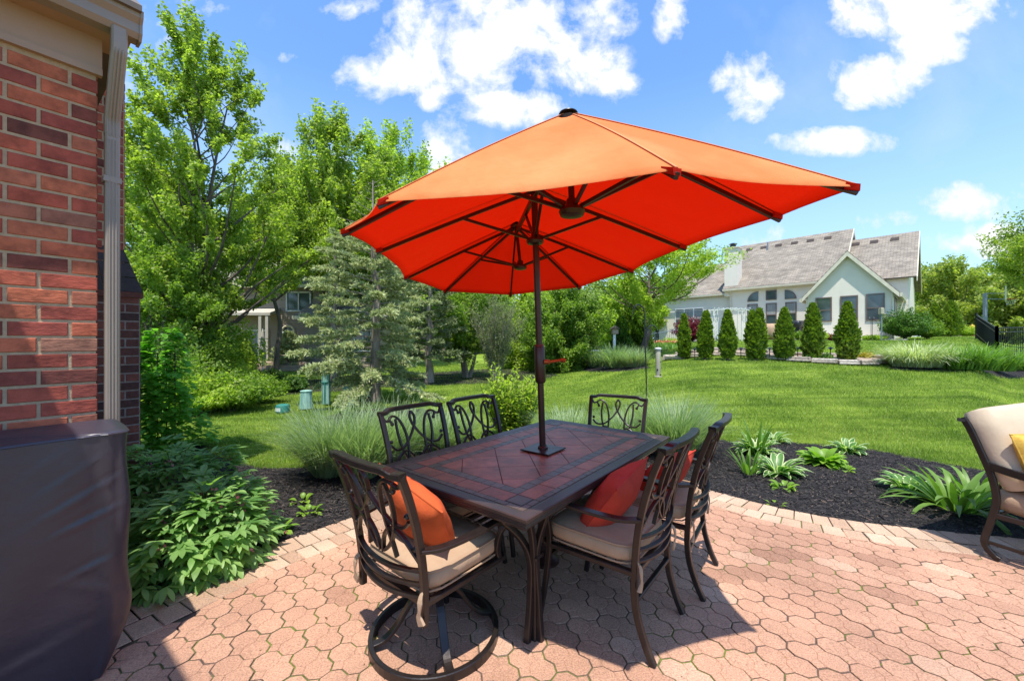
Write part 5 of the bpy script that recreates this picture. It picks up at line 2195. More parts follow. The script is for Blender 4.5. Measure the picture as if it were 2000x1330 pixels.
def vine():
    p = ray_ground(314, 878)
    root = empty('trellis_vine', tuple(p), 0, 'broad leaved vine on a black wire trellis by the chimney', 'vine')
    n = 2400
    a = R.uniform(0, 2 * PI, n)
    z = R.random(n) ** 1.15 * (.82 + .18 * np.sin(2 * a + 1))
    r = .54 * (1 - .78 * z) * np.sqrt(R.random(n)) * (1 + .3 * np.sin(3 * a + 7 * z))
    P = np.stack([r * np.cos(a) * 1.1 - .02, r * np.sin(a), .05 + z * 1.65], 1)
    e0 = R.uniform(-.5, .5, n)
    LL = R.uniform(.07, .13, n)
    blades('leaves', P, a + R.normal(0, .6, n), e0, e0 - R.uniform(.2, .9, n), LL, LL * .72, 4, M['leaf_vine'], root, fold=.1, wprof=([0, .2, .5, .75, 1], [.25, .95, 1, .6, .04]))
    m = MB()
    for x in (-.24, -.12, 0, .12, .24):
        m.tube([(x, -.05, 0), (x, -.05, 1.35)], .006, n=6)
    for z in (.4, .75, 1.1, 1.33):
        m.tube([(-.24, -.055, z), (.24, -.055, z)], .005, n=6)
    m.build('trellis', M['black_metal'], root)
    m = MB()
    for k in range(9):
        x = -.25 + .06 * k
        m.tube(spline([(x * .4, 0, 0), (x, .05 * math.sin(k), .5), (x * .6 + .05, 0, 1.0), (x, .04, 1.4)], 4), .004, n=5)
    m.build('stems', M['stem'], root)


vine()


def tall_shrub():
    """leafy perennials with upright stems behind the table"""
    p = ray_ground(1000, 850)
    root = empty('leafy_shrub', tuple(p), 0, 'bright leafy shrub with upright shoots behind the parasol pole', 'shrub')
    m = MB()
    B, AZ, E0, LL = [], [], [], []
    for k in range(95):
        a = R.uniform(0, 2 * PI)
        q = math.sqrt(R.random())
        hgt = (1.12 if k > 12 else 1.42) * R.uniform(.65, 1.0) * (1.1 - .35 * q)
        e = Vector((.52 * q * math.cos(a), .42 * q * math.sin(a), hgt))
        s = Vector((.2 * q * math.cos(a), .2 * q * math.sin(a), 0))
        pts = spline([s, s.lerp(e, .5) + Vector((.02 * math.cos(a), .02 * math.sin(a), 0)), e], 5)
        m.tube(pts, .004, n=4, caps=False)
        nl = 26
        for j in range(nl):
            t = .12 + .88 * j / nl
            c = s.lerp(e, t)
            B.append((c.x, c.y, c.z)); AZ.append(j * 2.4 + a + R.normal() * .3); E0.append(R.uniform(.2, 1.0) * (1 if t < .8 else 1.3)); LL.append(R.uniform(.10, .17) * (1.1 - .45 * t))
    B = np.array(B); AZ = np.array(AZ); E0 = np.array(E0); LL = np.array(LL)
    blades('leaves', B, AZ, E0, E0 - R.uniform(.3, 1.2, len(B)), LL, LL * .36, 4, M['leaf_lime'], root, fold=.12, wprof=([0, .3, .6, 1], [.3, 1, .8, .05]))
    m.build('stems', M['stem'], root)


tall_shrub()

# seven arborvitae in the stone-edged bed
AG = 'arborvitae row in the stone edged bed'
words = ['narrow arborvitae at the left end of the row', 'two tipped arborvitae second in the row, before the red maple', 'arborvitae in front of the white arbor', 'fourth and broadest arborvitae, middle of the row',
         'arborvitae in front of the covered furniture and barbecue', 'arborvitae before the left window of the gabled room', 'tallest arborvitae at the right end of the row']
for i, (px, top_, bot, wpx) in enumerate(((1336, 617, 700, 25), (1377, 612, 701, 31), (1421, 610, 702, 34), (1476, 607, 702, 39), (1532, 605, 703, 38), (1586, 597, 703, 38), (1655, 594, 704, 42))):
    p = ray_ground(px, bot)
    h = (bot - top_) * p.y / F
    arborvitae('arborvitae', p, h, wpx * p.y / F * .43, words[i], n=(6500, 7500, 7500, 8500, 7000, 8000, 8000)[i], seed=20 + i, group=AG, size=(.10, .11, .10, .115, .10, .11, .105)[i],
                lobes=(((0, 0, 1, .95), (.2, -.2, .6, .8)), ((.15, 0, 1, .85), (-.45, 0, .74, .6), (.3, -.3, .6, .6)), ((0, 0, 1, .9), (.5, 0, .72, .55)), ((-.4, 0, .95, .72), (.42, 0, 1, .7), (0, -.3, .8, .8)), ((0, 0, 1, .95), (-.4, -.2, .6, .6)), ((.1, 0, 1, .92), (-.3, -.3, .8, .6)), ((0, 0, 1, .95), (.45, 0, .8, .6), (-.5, 0, .7, .5)))[i])

PB = ray_ground(1500, 706)


def stone_bed():
    p0, p1 = ray_ground(1303, 704), ray_ground(1735, 704)
    yb = p0.y
    pts = spline([(p0.x, p0.y + .2, 0), (p0.x + .9, p0.y - .35, 0), (p0.x + 2.2, p0.y - .5, 0), ((p0.x + p1.x) / 2, (p0.y + p1.y) / 2 - .62, 0), (p1.x - 1.6, p1.y - .62, 0), (p1.x - .5, p1.y - .45, 0), (p1.x + .1, p1.y + .15, 0), (p1.x - .25, p1.y + .9, 0),
                  (p1.x - 1.5, p1.y + 1.15, 0), ((p0.x + p1.x) / 2, p0.y + 1.1, 0), (p0.x + 1.8, p0.y + .9, 0), (p0.x + .5, p0.y + .6, 0)], 9, closed=True)
    poly = [(p.x, p.y) for p in pts]
    root = empty('stone_edging', (poly[0][0], poly[0][1], g0(*poly[0])), 0, 'low pale stone edging around the arborvitae bed', 'edging')
    m = MB()
    acc = 0
    P = [Vector((a, b, 0)) for a, b in poly]
    P.append(P[0])
    i = 0
    while i < len(P) - 1:
        ln = 0
        j = i
        target = R.uniform(.3, .6)
        while j < len(P) - 1 and ln < target:
            ln += (P[j + 1] - P[j]).length
            j += 1
        a, b = P[i], P[j]
        c = (a + b) / 2
        d = b - a
        z = g0(c.x, c.y)
        for lay in range(2):
            m.box((c.x + R.uniform(-.02, .02), c.y + R.uniform(-.02, .02), z + .035 + .065 * lay), (d.length - .01, .22 + R.uniform(-.02, .03), .062), math.atan2(d.y, d.x) + R.normal() * .02, bev=.012)
        i = j
    m.build('stones', M['stone'], root, world=True)
    xs = np.arange(min(p[0] for p in poly), max(p[0] for p in poly), .2)
    ys = np.arange(min(p[1] for p in poly), max(p[1] for p in poly), .1)
    X, Y = np.meshgrid(xs, ys)
    ins = in_poly(X, Y, poly)
    V = np.stack([X.ravel(), Y.ravel(), (gz(X, Y) + .03 + .01 * R.random(X.shape)).ravel()], 1)
    q = np.arange(X.size).reshape(X.shape)
    q = np.stack([q[:-1, :-1], q[:-1, 1:], q[1:, 1:], q[1:, :-1]], -1).reshape(-1, 4)
    o = quads('mulch_bed', V, q[ins.ravel()[q].all(1)], M['deck_wood'])
    tag(o, 'brown soil inside the stone edged bed', 'soil', kind='structure')


stone_bed()
for i, px in enumerate((1357, 1447, 1503, 1558, 1622)):
    p = ray_ground(px, 701)
    t = empty('path_light', tuple(p), 0, ['path light between the two left arborvitae', 'path light right of the third arborvitae', 'path light between the two middle arborvitae', 'path light left of the sixth arborvitae', 'path light left of the last arborvitae'][i], 'garden light', 'path lights in the arborvitae bed')
    if i == 0:
        m = MB()
        m.lathe([(.012, 0), (.012, .28), (.03, .285), (.03, .32)], (0, 0, 0), 8)
        me1 = m.build('stake', M['cap_black'], t).data
        m = MB()
        m.lathe([(.03, .32), (.10, .325), (.02, .37), (.005, .38)], (0, 0, 0), 12)
        me2 = m.build('cap', M['cap_black'], t).data
    else:
        for nm, me in (('stake', me1), ('cap', me2)):
            o = bpy.data.objects.new(nm, me)
            COL.objects.link(o)
            o.parent = t
for px, py, k in ((1585, 706, 0), (1690, 702, 1), (1612, 705, 2)):
    p = ray_ground(px, py - 2)
    shrub('low_shrub', p, .22, .2, .2, 500, .06, M['leaf_yew'] if k != 1 else M['leaf_gold'], ['small dark mound at the foot of the sixth arborvitae', 'yellow green mound at the right end of the stone bed', 'small green mound beside the last arborvitae'][k], seed=50 + k)

# ---- trees of the left side
tree('birch_tree', at(392, 12.6), 11.6, [(.2, .8), (.27, 2.2), (.36, 2.85), (.48, 2.8), (.62, 2.4), (.78, 1.8), (.92, 1.1), (1.0, .35)], 520, 92000, .11, M['leaf_birch'], M['bark'],
     'tall multi stemmed birch nearest the brick house', trunk_r=.24, stems=3, spread=.22, seed=11, clump=(.34, .44), attach=.9, surf=.6, holes=13, hole_r=.5)
tree('birch_tree', at(275, 15.5), 9.6, [(.06, .8), (.2, 2.2), (.5, 2.4), (.8, 1.5), (1.0, .4)], 170, 55000, .12, M['leaf_mid'], M['bark'], 'dark green tree behind the birch, beside the chimney', trunk_r=.18, stems=2, seed=12, clump=(.7, .5))
tree('maple_tree', at(650, 21.5), 13.4, [(.37, 1.5), (.45, 2.8), (.56, 3.3), (.72, 2.8), (.88, 1.9), (1.0, .7)], 330, 76000, .18, M['leaf_maple'], M['bark'], 'tall maple behind the blue spruce', trunk_r=.26, seed=13, clump=(.55, .55), holes=6, hole_r=.65)
tree('maple_tree', at(770, 25), 14.6, [(.12, 1.5), (.3, 3.4), (.55, 3.8), (.75, 3.2), (.9, 2.2), (1.0, .9)], 330, 90000, .17, M['leaf_lime'], M['bark'], 'yellow green tree left of the parasol canopy', trunk_r=.26, seed=14, clump=(.62, .55), holes=6, hole_r=.65)
tree('maple_tree', at(540, 17.5), 8.4, [(.5, .8), (.58, 2.0), (.7, 2.3), (.85, 1.6), (1.0, .4)], 130, 36000, .12, M['leaf_birch'], M['bark'], 'lower tree between the birch and the maple', trunk_r=.15, seed=15, clump=(.65, .5), cb=.35)
tree('understory_tree', at(300, 11), 4.2, [(.05, .9), (.3, 1.6), (.6, 1.5), (.85, .9), (1, .3)], 90, 36000, .085, M['leaf_mid'], M['bark'], 'bushy low tree under the birch beside the trellis', trunk_r=.08, stems=3, spread=.12, seed=16, clump=(.42, .45), cb=.1)
tree('understory_tree', at(420, 13.5), 2.3, [(.05, .7), (.3, 1.1), (.6, 1.1), (.85, .7), (1, .3)], 70, 20000, .09, M['leaf_lime'], M['bark'], 'bright low tree right of the birch trunks', trunk_r=.08, stems=3, spread=.12, seed=17, clump=(.45, .45), cb=.1)

SH = 'shrubs along the left lawn edge'
for i, (px, py, rx, h, mt) in enumerate(((395, 806, .8, .75, 'leaf_lime'), (455, 800, .8, .75, 'leaf_mid'), (505, 785, .6, .6, 'leaf_mid'), (350, 800, .9, 1.2, 'leaf_mid'), (300, 790, .9, 1.6, 'leaf_dark'), (575, 765, .35, .4, 'leaf_dark'), (530, 752, .4, .5, 'leaf_dark'), (440, 762, .9, .9, 'leaf_lime'))):
    p = ray_ground(px, py)
    shrub('garden_shrub', p, rx, rx * .8, h, int(9000 * rx), .07, M[mt], ['light green shrub at the corner of the left lawn', 'spreading shrub right of the light green one', 'low shrub at the right end of the left shrubs', 'dense shrub below the birch', 'dark tall shrub deep beside the trellis', 'small dark shrub behind the green utility post', 'small dark shrub left of the small blue spruce', 'yellow green shrub behind the left lawn shrubs'][i], seed=60 + i, group=SH)

# ---- spruces
conifer('blue_spruce', ray_ground(730, 782), 5.6, 1.85, 104, M['needle_blue'], 'pale blue spruce with a dead bare top beside the lawn', trunk_r=.15, seed=31, per=230, lsize=.095, dead_top=.24, clear=.07, droop=.36, gaps=.2, power=.6)
conifer('blue_spruce', at(655, 14.2), 5.4, 1.25, 60, M['needle_blue'], 'second pale spruce left of the dead topped one', trunk_r=.15, seed=32, per=170, lsize=.11, clear=.14, droop=.3, gaps=.2, power=.7)
conifer('dark_spruce', at(838, 14.5), 4.9, 1.7, 60, M['needle_dark'], 'dark spruce right of the dead topped one', trunk_r=.15, seed=33, per=170, lsize=.12, clear=.16, droop=.25, power=.75)
conifer('dark_spruce', at(775, 16.5), 6.4, 1.9, 60, M['needle_dark'], 'dark spruce directly behind the dead topped one', trunk_r=.15, seed=34, per=150, lsize=.13, clear=.14, droop=.25, power=.8)
conifer('small_spruce', ray_ground(562, 722), 1.95, .95, 60, M['needle_blue'], 'small plump blue spruce before the neighbour house', trunk_r=.06, seed=35, per=260, lsize=.10, clear=.02, droop=.05, power=.75)


def low_branch(px, py, L, az, label, seed):
    rr = np.random.default_rng(seed)
    p = ray_ground(px, py)
    return p


# ---- middle distance
tree('crab_tree', at(912, 16.5), 3.9, [(.25, .6), (.4, 1.25), (.65, 1.5), (.85, 1.0), (1, .3)], 90, 34000, .10, M['leaf_mid'], M['pale_bark'], 'leafy tree with pale forked trunks behind the leafy shrub', trunk_r=.17, stems=3, spread=.3, seed=41, clump=(.5, .45), cb=.3)


def wisp():
    p = at(968, 15.2)
    root = empty('dogwood_shrub', tuple(p), 0, 'tall grey twiggy shrub left of the parasol pole', 'shrub')
    m = MB()
    PP = []
    for k in range(46):
        a = R.uniform(0, 2 * PI)
        q = R.uniform(.1, 1)
        e = Vector((1.15 * q * math.cos(a), .8 * q * math.sin(a), 3.1 * R.uniform(.75, 1.05) * (1.05 - .2 * q)))
        s = Vector((.12 * math.cos(a), .12 * math.sin(a), 0))
        pts = spline([s, s.lerp(e, .4) + Vector((-.1 * q * math.cos(a), -.1 * q * math.sin(a), .1)), e], 6)
        m.tube(pts, [.022 * (1 - .8 * i / 12) for i in range(13)], n=5, caps=False)
        for j in range(16):
            t = R.uniform(.3, 1)
            b = pts[int(t * 12)]
            d = Vector((R.normal() * .3 + .25 * math.cos(a), R.normal() * .3 + .25 * math.sin(a), .7)).normalized() * R.uniform(.2, .5)
            m.tube([b, b + d], [.005, .002], n=4, caps=False)
            for w in range(22):
                c = b + d * R.random()
                PP.append((c.x + R.normal() * .05, c.y + R.normal() * .05, c.z + R.normal() * .05))
    m.build('stems', M['twig'], root)
    leafcloud('foliage', np.array(PP), .055, M['leaf_willow'], root, aspect=.45, up=.2)


wisp()
tree('round_tree', at(1098, 19.0), 4.1, [(.0, 1.1), (.2, 1.55), (.5, 1.6), (.8, 1.15), (1, .4)], 120, 52000, .12, M['leaf_mid'], M['bark'], 'dense round green tree right of the parasol pole', trunk_r=.1, stems=4, spread=.15, seed=42, clump=(.55, .5), cb=.05)
tree('round_tree', at(1035, 22), 4.3, [(.0, 1.3), (.25, 1.8), (.55, 1.8), (.8, 1.2), (1, .4)], 110, 40000, .14, M['leaf_lime'], M['bark'], 'yellow green tree directly behind the parasol pole', trunk_r=.1, stems=4, spread=.15, seed=43, clump=(.6, .5), cb=.05)
tree('locust_tree', at(1256, 17.2), 6.0, [(.3, .5), (.45, 1.5), (.6, 2.9), (.75, 3.0), (.9, 1.8), (1, .5)], 95, 30000, .12, M['leaf_lime'], M['bark'], 'airy locust tree with yellow green leaves before the pale house', trunk_r=.2, seed=45, clump=(.62, .38), cb=.3, attach=.45, aspect=.45, lean=(.08, 0), fork=.6)
arborvitae('tall_arborvitae', at(1240, 20.5), 3.0, .75, 'wide bright arborvitae left of the locust trunk', n=12000, seed=71, size=.16)
arborvitae('tall_arborvitae', at(1213, 19.0), 2.0, .42, 'narrow dark arborvitae beside the birdhouse post', n=6000, seed=72, size=.14, mat=M['leaf_dark'])
shrub('garden_shrub', at(1228, 18.4), .9, .6, .55, 5000, .12, M['leaf_yew'], 'low spreading shrub at the foot of the wide arborvitae', seed=73)
for i, (px, Y, h, r, mt, lb) in enumerate(((1180, 48, 8.0, 4.2, 'leaf_far', 'pale distant tree over the far white gable'), (1225, 38, 6.3, 2.8, 'leaf_lime', 'distant yellow green tree behind the wide arborvitae'), (1130, 55, 8.5, 4.5, 'leaf_far', 'pale distant tree left of the far white gable'), (1060, 60, 9.5, 5, 'leaf_mid', 'distant green tree behind the parasol pole'),
                                           (960, 50, 8.5, 4.5, 'leaf_mid', 'distant green tree behind the twiggy shrub'), (860, 45, 9.5, 4.5, 'leaf_dark', 'distant dark tree behind the spruces'), (740, 50, 13, 5.5, 'leaf_mid', 'distant tree behind the maples'), (500, 48, 13, 6, 'leaf_mid', 'distant tree behind the siding house'), (340, 44, 13, 6, 'leaf_maple', 'distant tree far behind the birch'),
                                           (1862, 44, 8.6, 4.2, 'leaf_olive', 'olive green tree right of the pale house'), (1925, 52, 8.8, 5.2, 'leaf_olive', 'olive tree behind the basketball hoop'), (1975, 38, 6.0, 3.0, 'leaf_olive', 'dark layered tree behind the black fence'), (1820, 55, 8.5, 4, 'leaf_far', 'distant tree just behind the pale house corner'),
                                           (1296, 52, 8, 4, 'leaf_far', 'distant tree behind the left wing of the pale house'))):
    tree('distant_tree', at(px, Y), h, [(.05, r * .5), (.25, r * .9), (.5, r), (.75, r * .75), (1, r * .25)], 110, 26000, .30, M[mt], M['bark'], lb, trunk_r=.25, seed=80 + i, clump=(r * .26, .5), cb=.15, group='trees beyond the gardens')
tree('corner_tree', at(2055, 27), 9.4, [(.42, .6), (.55, 2.3), (.72, 2.8), (.88, 2.0), (1, .7)], 110, 40000, .16, M['leaf_maple'], M['bark'], 'leafy tree reaching in at the right frame edge', trunk_r=.25, seed=99, clump=(.9, .5), cb=.35)

# shrubs by the pale house
hg = at(1768, 22.4)
shrub('round_shrub', at(1768, 21.2), 1.05, .9, 1.45, 16000, .085, M['leaf_yew'], 'large round clipped shrub at the corner of the gabled room', seed=101)
shrub('round_shrub', at(1812, 21.6), .68, .6, .9, 9000, .08, M['leaf_mid'], 'smaller round shrub right of the large one', seed=102)
arborvitae('arborvitae', at(1826, 25.5), 2.1, .42, 'dark cone arborvitae behind the smaller round shrub', n=6000, seed=103, size=.12)
arborvitae('arborvitae', at(1857, 25.0), 2.2, .52, 'dark cone arborvitae before the olive tree', n=7000, seed=104, size=.12)
shrub('clipped_hedge', at(1886, 27), .85, .7, .62, 6000, .08, M['leaf_lime'], 'low clipped mound beside the fire hydrant', seed=105)
shrub('red_maple', at(1352, 27), 1.2, .9, 1.5, 9000, .10, M['leaf_red'], 'dark red Japanese maple before the wing window', cat='red shrub', seed=106)
for i, (px, Y, rx, h, mt) in enumerate(((1478, 25.5, .5, .8, 'leaf_mid'), (1605, 21.6, .35, .4, 'leaf_lime'), (1628, 21.4, .3, .3, 'leaf_red'), (1708, 21.6, .6, .22, 'leaf_lime'), (1562, 23.5, .4, .45, 'leaf_mid'), (1280, 22, .8, .5, 'leaf_mid'), (1310, 24, .6, .45, 'leaf_lime'))):
    shrub('garden_shrub', at(px, Y), rx, rx * .8, h, 2600, .08, M[mt], ['green shrub left of the covered furniture', 'small mound below the left window of the gabled room', 'tiny reddish mound below the gabled room', 'flat lime ground plant under the right window', 'small shrub at the inner corner of the house', 'green shrub right of the locust trunk', 'lime shrub below the wing wall'][i], seed=110 + i, group='small plants along the pale house')
shrub('potentilla', at(664, 21), .3, .3, .42, 900, .06, M['leaf_gold'], 'golden flowering plant behind the green utility post', cat='flowering plant', seed=121)


def tulips():
    p = at(1292, 21.3)
    root = empty('tulip_patch', tuple(p), 0, 'patch of orange and pale tulips at the locust foot', 'tulips')
    n = 260
    B = np.stack([R.normal(0, .7, n), R.normal(0, .35, n), np.zeros(n)], 1)
    e0 = R.uniform(1.1, 1.5, n)
    blades('leaves', B, R.uniform(0, 2 * PI, n), e0, e0 - .5, R.uniform(.3, .45, n), np.full(n, .05), 3, M['leaf_heart'], root)
    P = B[:60] + np.array([0, 0, .45])
    P = np.repeat(P, 5, axis=0) + R.normal(0, .02, (300, 3))
    leafcloud('blossoms', P, .08, M['tulip'], root, aspect=.7)


tulips()


# ------------------------------------------------------------------ lawn blades near the patio
debris()


def lawn_blades():
    n = 430000
    u = R.random(n)
    y = 4.6 * (26 / 4.6) ** u
    t = R.uniform(-1.25, 1.4, n)
    x = t * y
    xs, ys = np.array([p[0] for p in bedA]), np.array([p[1] for p in bedA])
    keep = (edge_dist(x, y) < -.2) & ~in_poly(x, y, bedA)
    for b in (bedC, bedD, bedE):
        keep &= ~in_poly(x, y, b)
    keep &= ~((x < -2.6) & (y < 4.4))
    x, y = x[keep], y[keep]
    n = len(x)
    clump = np.sin(x * 2.1 + 1.3 * np.sin(y * 1.7)) * np.sin(y * 2.9)
    h = (.028 + .008 * clump + .018 * R.random(n)) * (1 + .02 * y)
    w = .0032 * (y / 5)
    a = R.uniform(0, 2 * PI, n)
    lean = R.uniform(.1, .8, n) * h
    B = np.stack([x, y, gz(x, y) - .032], 1)
    sd = np.stack([np.cos(a) * w, np.sin(a) * w, np.zeros(n)], 1)
    b2 = R.uniform(0, 2 * PI, n)
    tip = B + np.stack([np.cos(b2) * lean, np.sin(b2) * lean, h], 1)
    V = np.stack([B - sd, B + sd, tip], 1).reshape(-1, 3)
    o = quads('lawn_grass', V, np.arange(3 * n).reshape(n, 3), M['grass_lawn'])
    tag(o, 'short mown grass blades covering the lawn', 'grass', kind='stuff')


lawn_blades()


# ------------------------------------------------------------------ bird feeder on a crook
def feeder():
    Y = 6.5
    b = at(1262, Y)
    root = empty('shepherd_hook', tuple(b), 0, 'tall black double crook pole standing behind the far end chair', 'garden hook')

    def q(px, py):
        return Vector(((px - CX) / F * Y - b.x, 0, zat(py, Y) - b.z))
    m = MB()
    pts = [Vector((.0, 0, -.05)), q(1262.5, 760), q(1261, 700), q(1259, 640)] + [q(a, c) for a, c in ((1258.5, 612), (1256, 602), (1250, 596), (1243, 596), (1238, 604), (1237, 614))]
    m.tube(spline(pts, 5), .0105, n=8)
    m.build('tall_crook', M['black_metal'], root, True)
    m = MB()
    pts = [q(a, c) for a, c in ((1261, 662), (1262, 650), (1266, 640), (1273, 636), (1280, 639), (1284, 650), (1284, 657), (1281, 662), (1280, 668))]
    m.tube(spline(pts, 5), .009, n=8)
    m.build('short_crook', M['black_metal'], root, True)
    c = Vector((b.x, b.y, b.z)) + q(1285, 700)
    top = zat(680, Y)
    bot = zat(736, Y)
    f = empty('bird_feeder', (c.x, Y - .01, bot), 0, 'pale tube bird feeder hanging from the short crook', 'bird feeder')
    h = top - bot
    m = MB()
    m.lathe([(.038, .01), (.04, .02), (.04, h - .02), (.038, h - .01)], (0, 0, 0), 18)
    m.build('tube', M['bone'], f, True)
    m = MB()
    m.lathe([(.052, h - .02), (.055, h - .005), (.03, h + .006), (.01, h + .012)], (0, 0, 0), 18)
    m.build('lid', M['white_paint'], f, True)
    m = MB()
    m.lathe([(.058, 0), (.06, .008), (.04, .014)], (0, 0, 0), 18)
    m.build('tray', M['bone'], f, True)
    for (z, a) in ((.12, -2.2), (.035, -1.0), (.25, -.6)):
        m = MB()
        d = Vector((math.cos(a), math.sin(a), 0))
        m.tube([d * .036 + Vector((0, 0, z)), d * .046 + Vector((0, 0, z))], .014, n=10)
        m.build('port', M['cap_black'], f)
    m = MB()
    m.tube([(0, 0, h), (-.03, 0, h + .045), (-.035, .01, zat(667, Y) - bot)], .002, n=5)
    m.build('wire', M['black_metal'], f)


feeder()


# ------------------------------------------------------------------ utility pedestals on the left lawn
def pedestals():
    p = ray_ground(637, 790)
    r = empty('utility_post', tuple(p), 0, 'tall faded green utility post on the left lawn', 'utility post')
    Y = p.y
    h = (790 - 719) * Y / F
    m = MB()
    m.box((0, 0, h / 2), (.17, .14, h), .1, bev=.02)
    m.build('body', M['faded_green'], r)
    m = MB()
    m.box((0, -.075, h * .33), (.02, .012, h * .55), .1)
    m.box((.0, 0, h * .62), (.182, .152, .03), .1, bev=.006)
    m.build('seam', M['teal_plastic'], r)
    for (px, py0, py1, w, lb) in ((681, 788, 755, 24, 'faded green utility box right of the tall post'), (598, 797, 762, 24, 'faded green utility box left of the tall post')):
        p = ray_ground(px, py0)
        h = (py0 - py1) * p.y / F
        r = empty('utility_box', tuple(p), 0, lb, 'utility box')
        w2 = w * p.y / F / 2
        m = MB()
        m.lathe([(w2 * 1.08, 0), (w2 * .98, h * .3), (w2 * .85, h * .85), (w2 * .82, h * .94)], (0, 0, 0), 12)
        m.build('body', M['faded_green'], r)
        m = MB()
        m.lathe([(w2 * .9, h * .93), (w2 * .92, h * .97), (w2 * .6, h), (.01, h * 1.01)], (0, 0, 0), 12)
        m.build('cap', M['faded_green'], r)
    p = ray_ground(552, 804)
    r = empty('utility_dome', tuple(p), 0, 'low teal utility dome with a pale sticker on the lawn', 'utility dome')
    w2 = 12.5 * p.y / F
    h = 15 * p.y / F
    m = MB()
    m.lathe([(w2, 0), (w2, h * .7), (w2 * .93, h * .88), (w2 * .6, h * .98), (.01, h)], (0, 0, 0), 22)
    m.build('body', M['teal_plastic'], r, True)
    m = MB()
    pts = []
    for k in range(6):
        a = -2.35 + k * .2
        pts.append((math.cos(a) * (w2 + .003), math.sin(a) * (w2 + .003)))
    for (a, b) in zip(pts[:-1], pts[1:]):
        m.add([(a[0], a[1], h * .15), (b[0], b[1], h * .15), (b[0], b[1], h * .6), (a[0], a[1], h * .6)], [(0, 1, 2, 3)])
    m.build('sticker', M['label'], r)


pedestals()


# ------------------------------------------------------------------ pale house on the rise
UH = Vector((-.68425, .72924, 0))
DH = Vector((.72924, .68425, 0))
PR = Vector((21.0668, 22.0, 0))


class Fr:
    def __init__(s, o): s.o = o

    def p(s, a, b, z):
        q = s.o + UH * a + DH * b
        return Vector((q.x, q.y, z))

    def a_of(s, px, b):
        P = s.o + DH * b
        k = (px - CX) / F
        return (k * P.y - P.x) / (UH.x - k * UH.y)

    def z_of(s, px, py, b):
        a = s.a_of(px, b)
        return zat(py, (s.o + UH * a + DH * b).y)


def plane_uv(o, uvs):
    l = o.data.uv_layers.new(name='UVMap')
    for p in o.data.polygons:
        for li, vi in zip(p.loop_indices, p.vertices):
            l.data[li].uv = uvs[vi]


def roof_quad(name, pts, th, parent, mat=None):
    """a slab lying on four points (eave0, eave1, ridge1, ridge0), shingles run along the eave"""
    P = [Vector(p) for p in pts]
    n = (P[1] - P[0]).cross(P[3] - P[0]).normalized()
    if n.z < 0: n = -n
    m = MB()
    lo = [p - n * th for p in P]
    k = len(P)
    m.add(P + lo, [tuple(range(k)), tuple(range(2 * k - 1, k - 1, -1))] + [(i, k + i, k + (i + 1) % k, (i + 1) % k) for i in range(k)])
    o = m.build(name, mat or M['shingles'], parent, world=True)
    e = (P[1] - P[0]).normalized()
    f = n.cross(e)
    uvs = [((p - P[0]).dot(e), (p - P[0]).dot(f)) for p in P + lo]
    plane_uv(o, uvs)
    return o


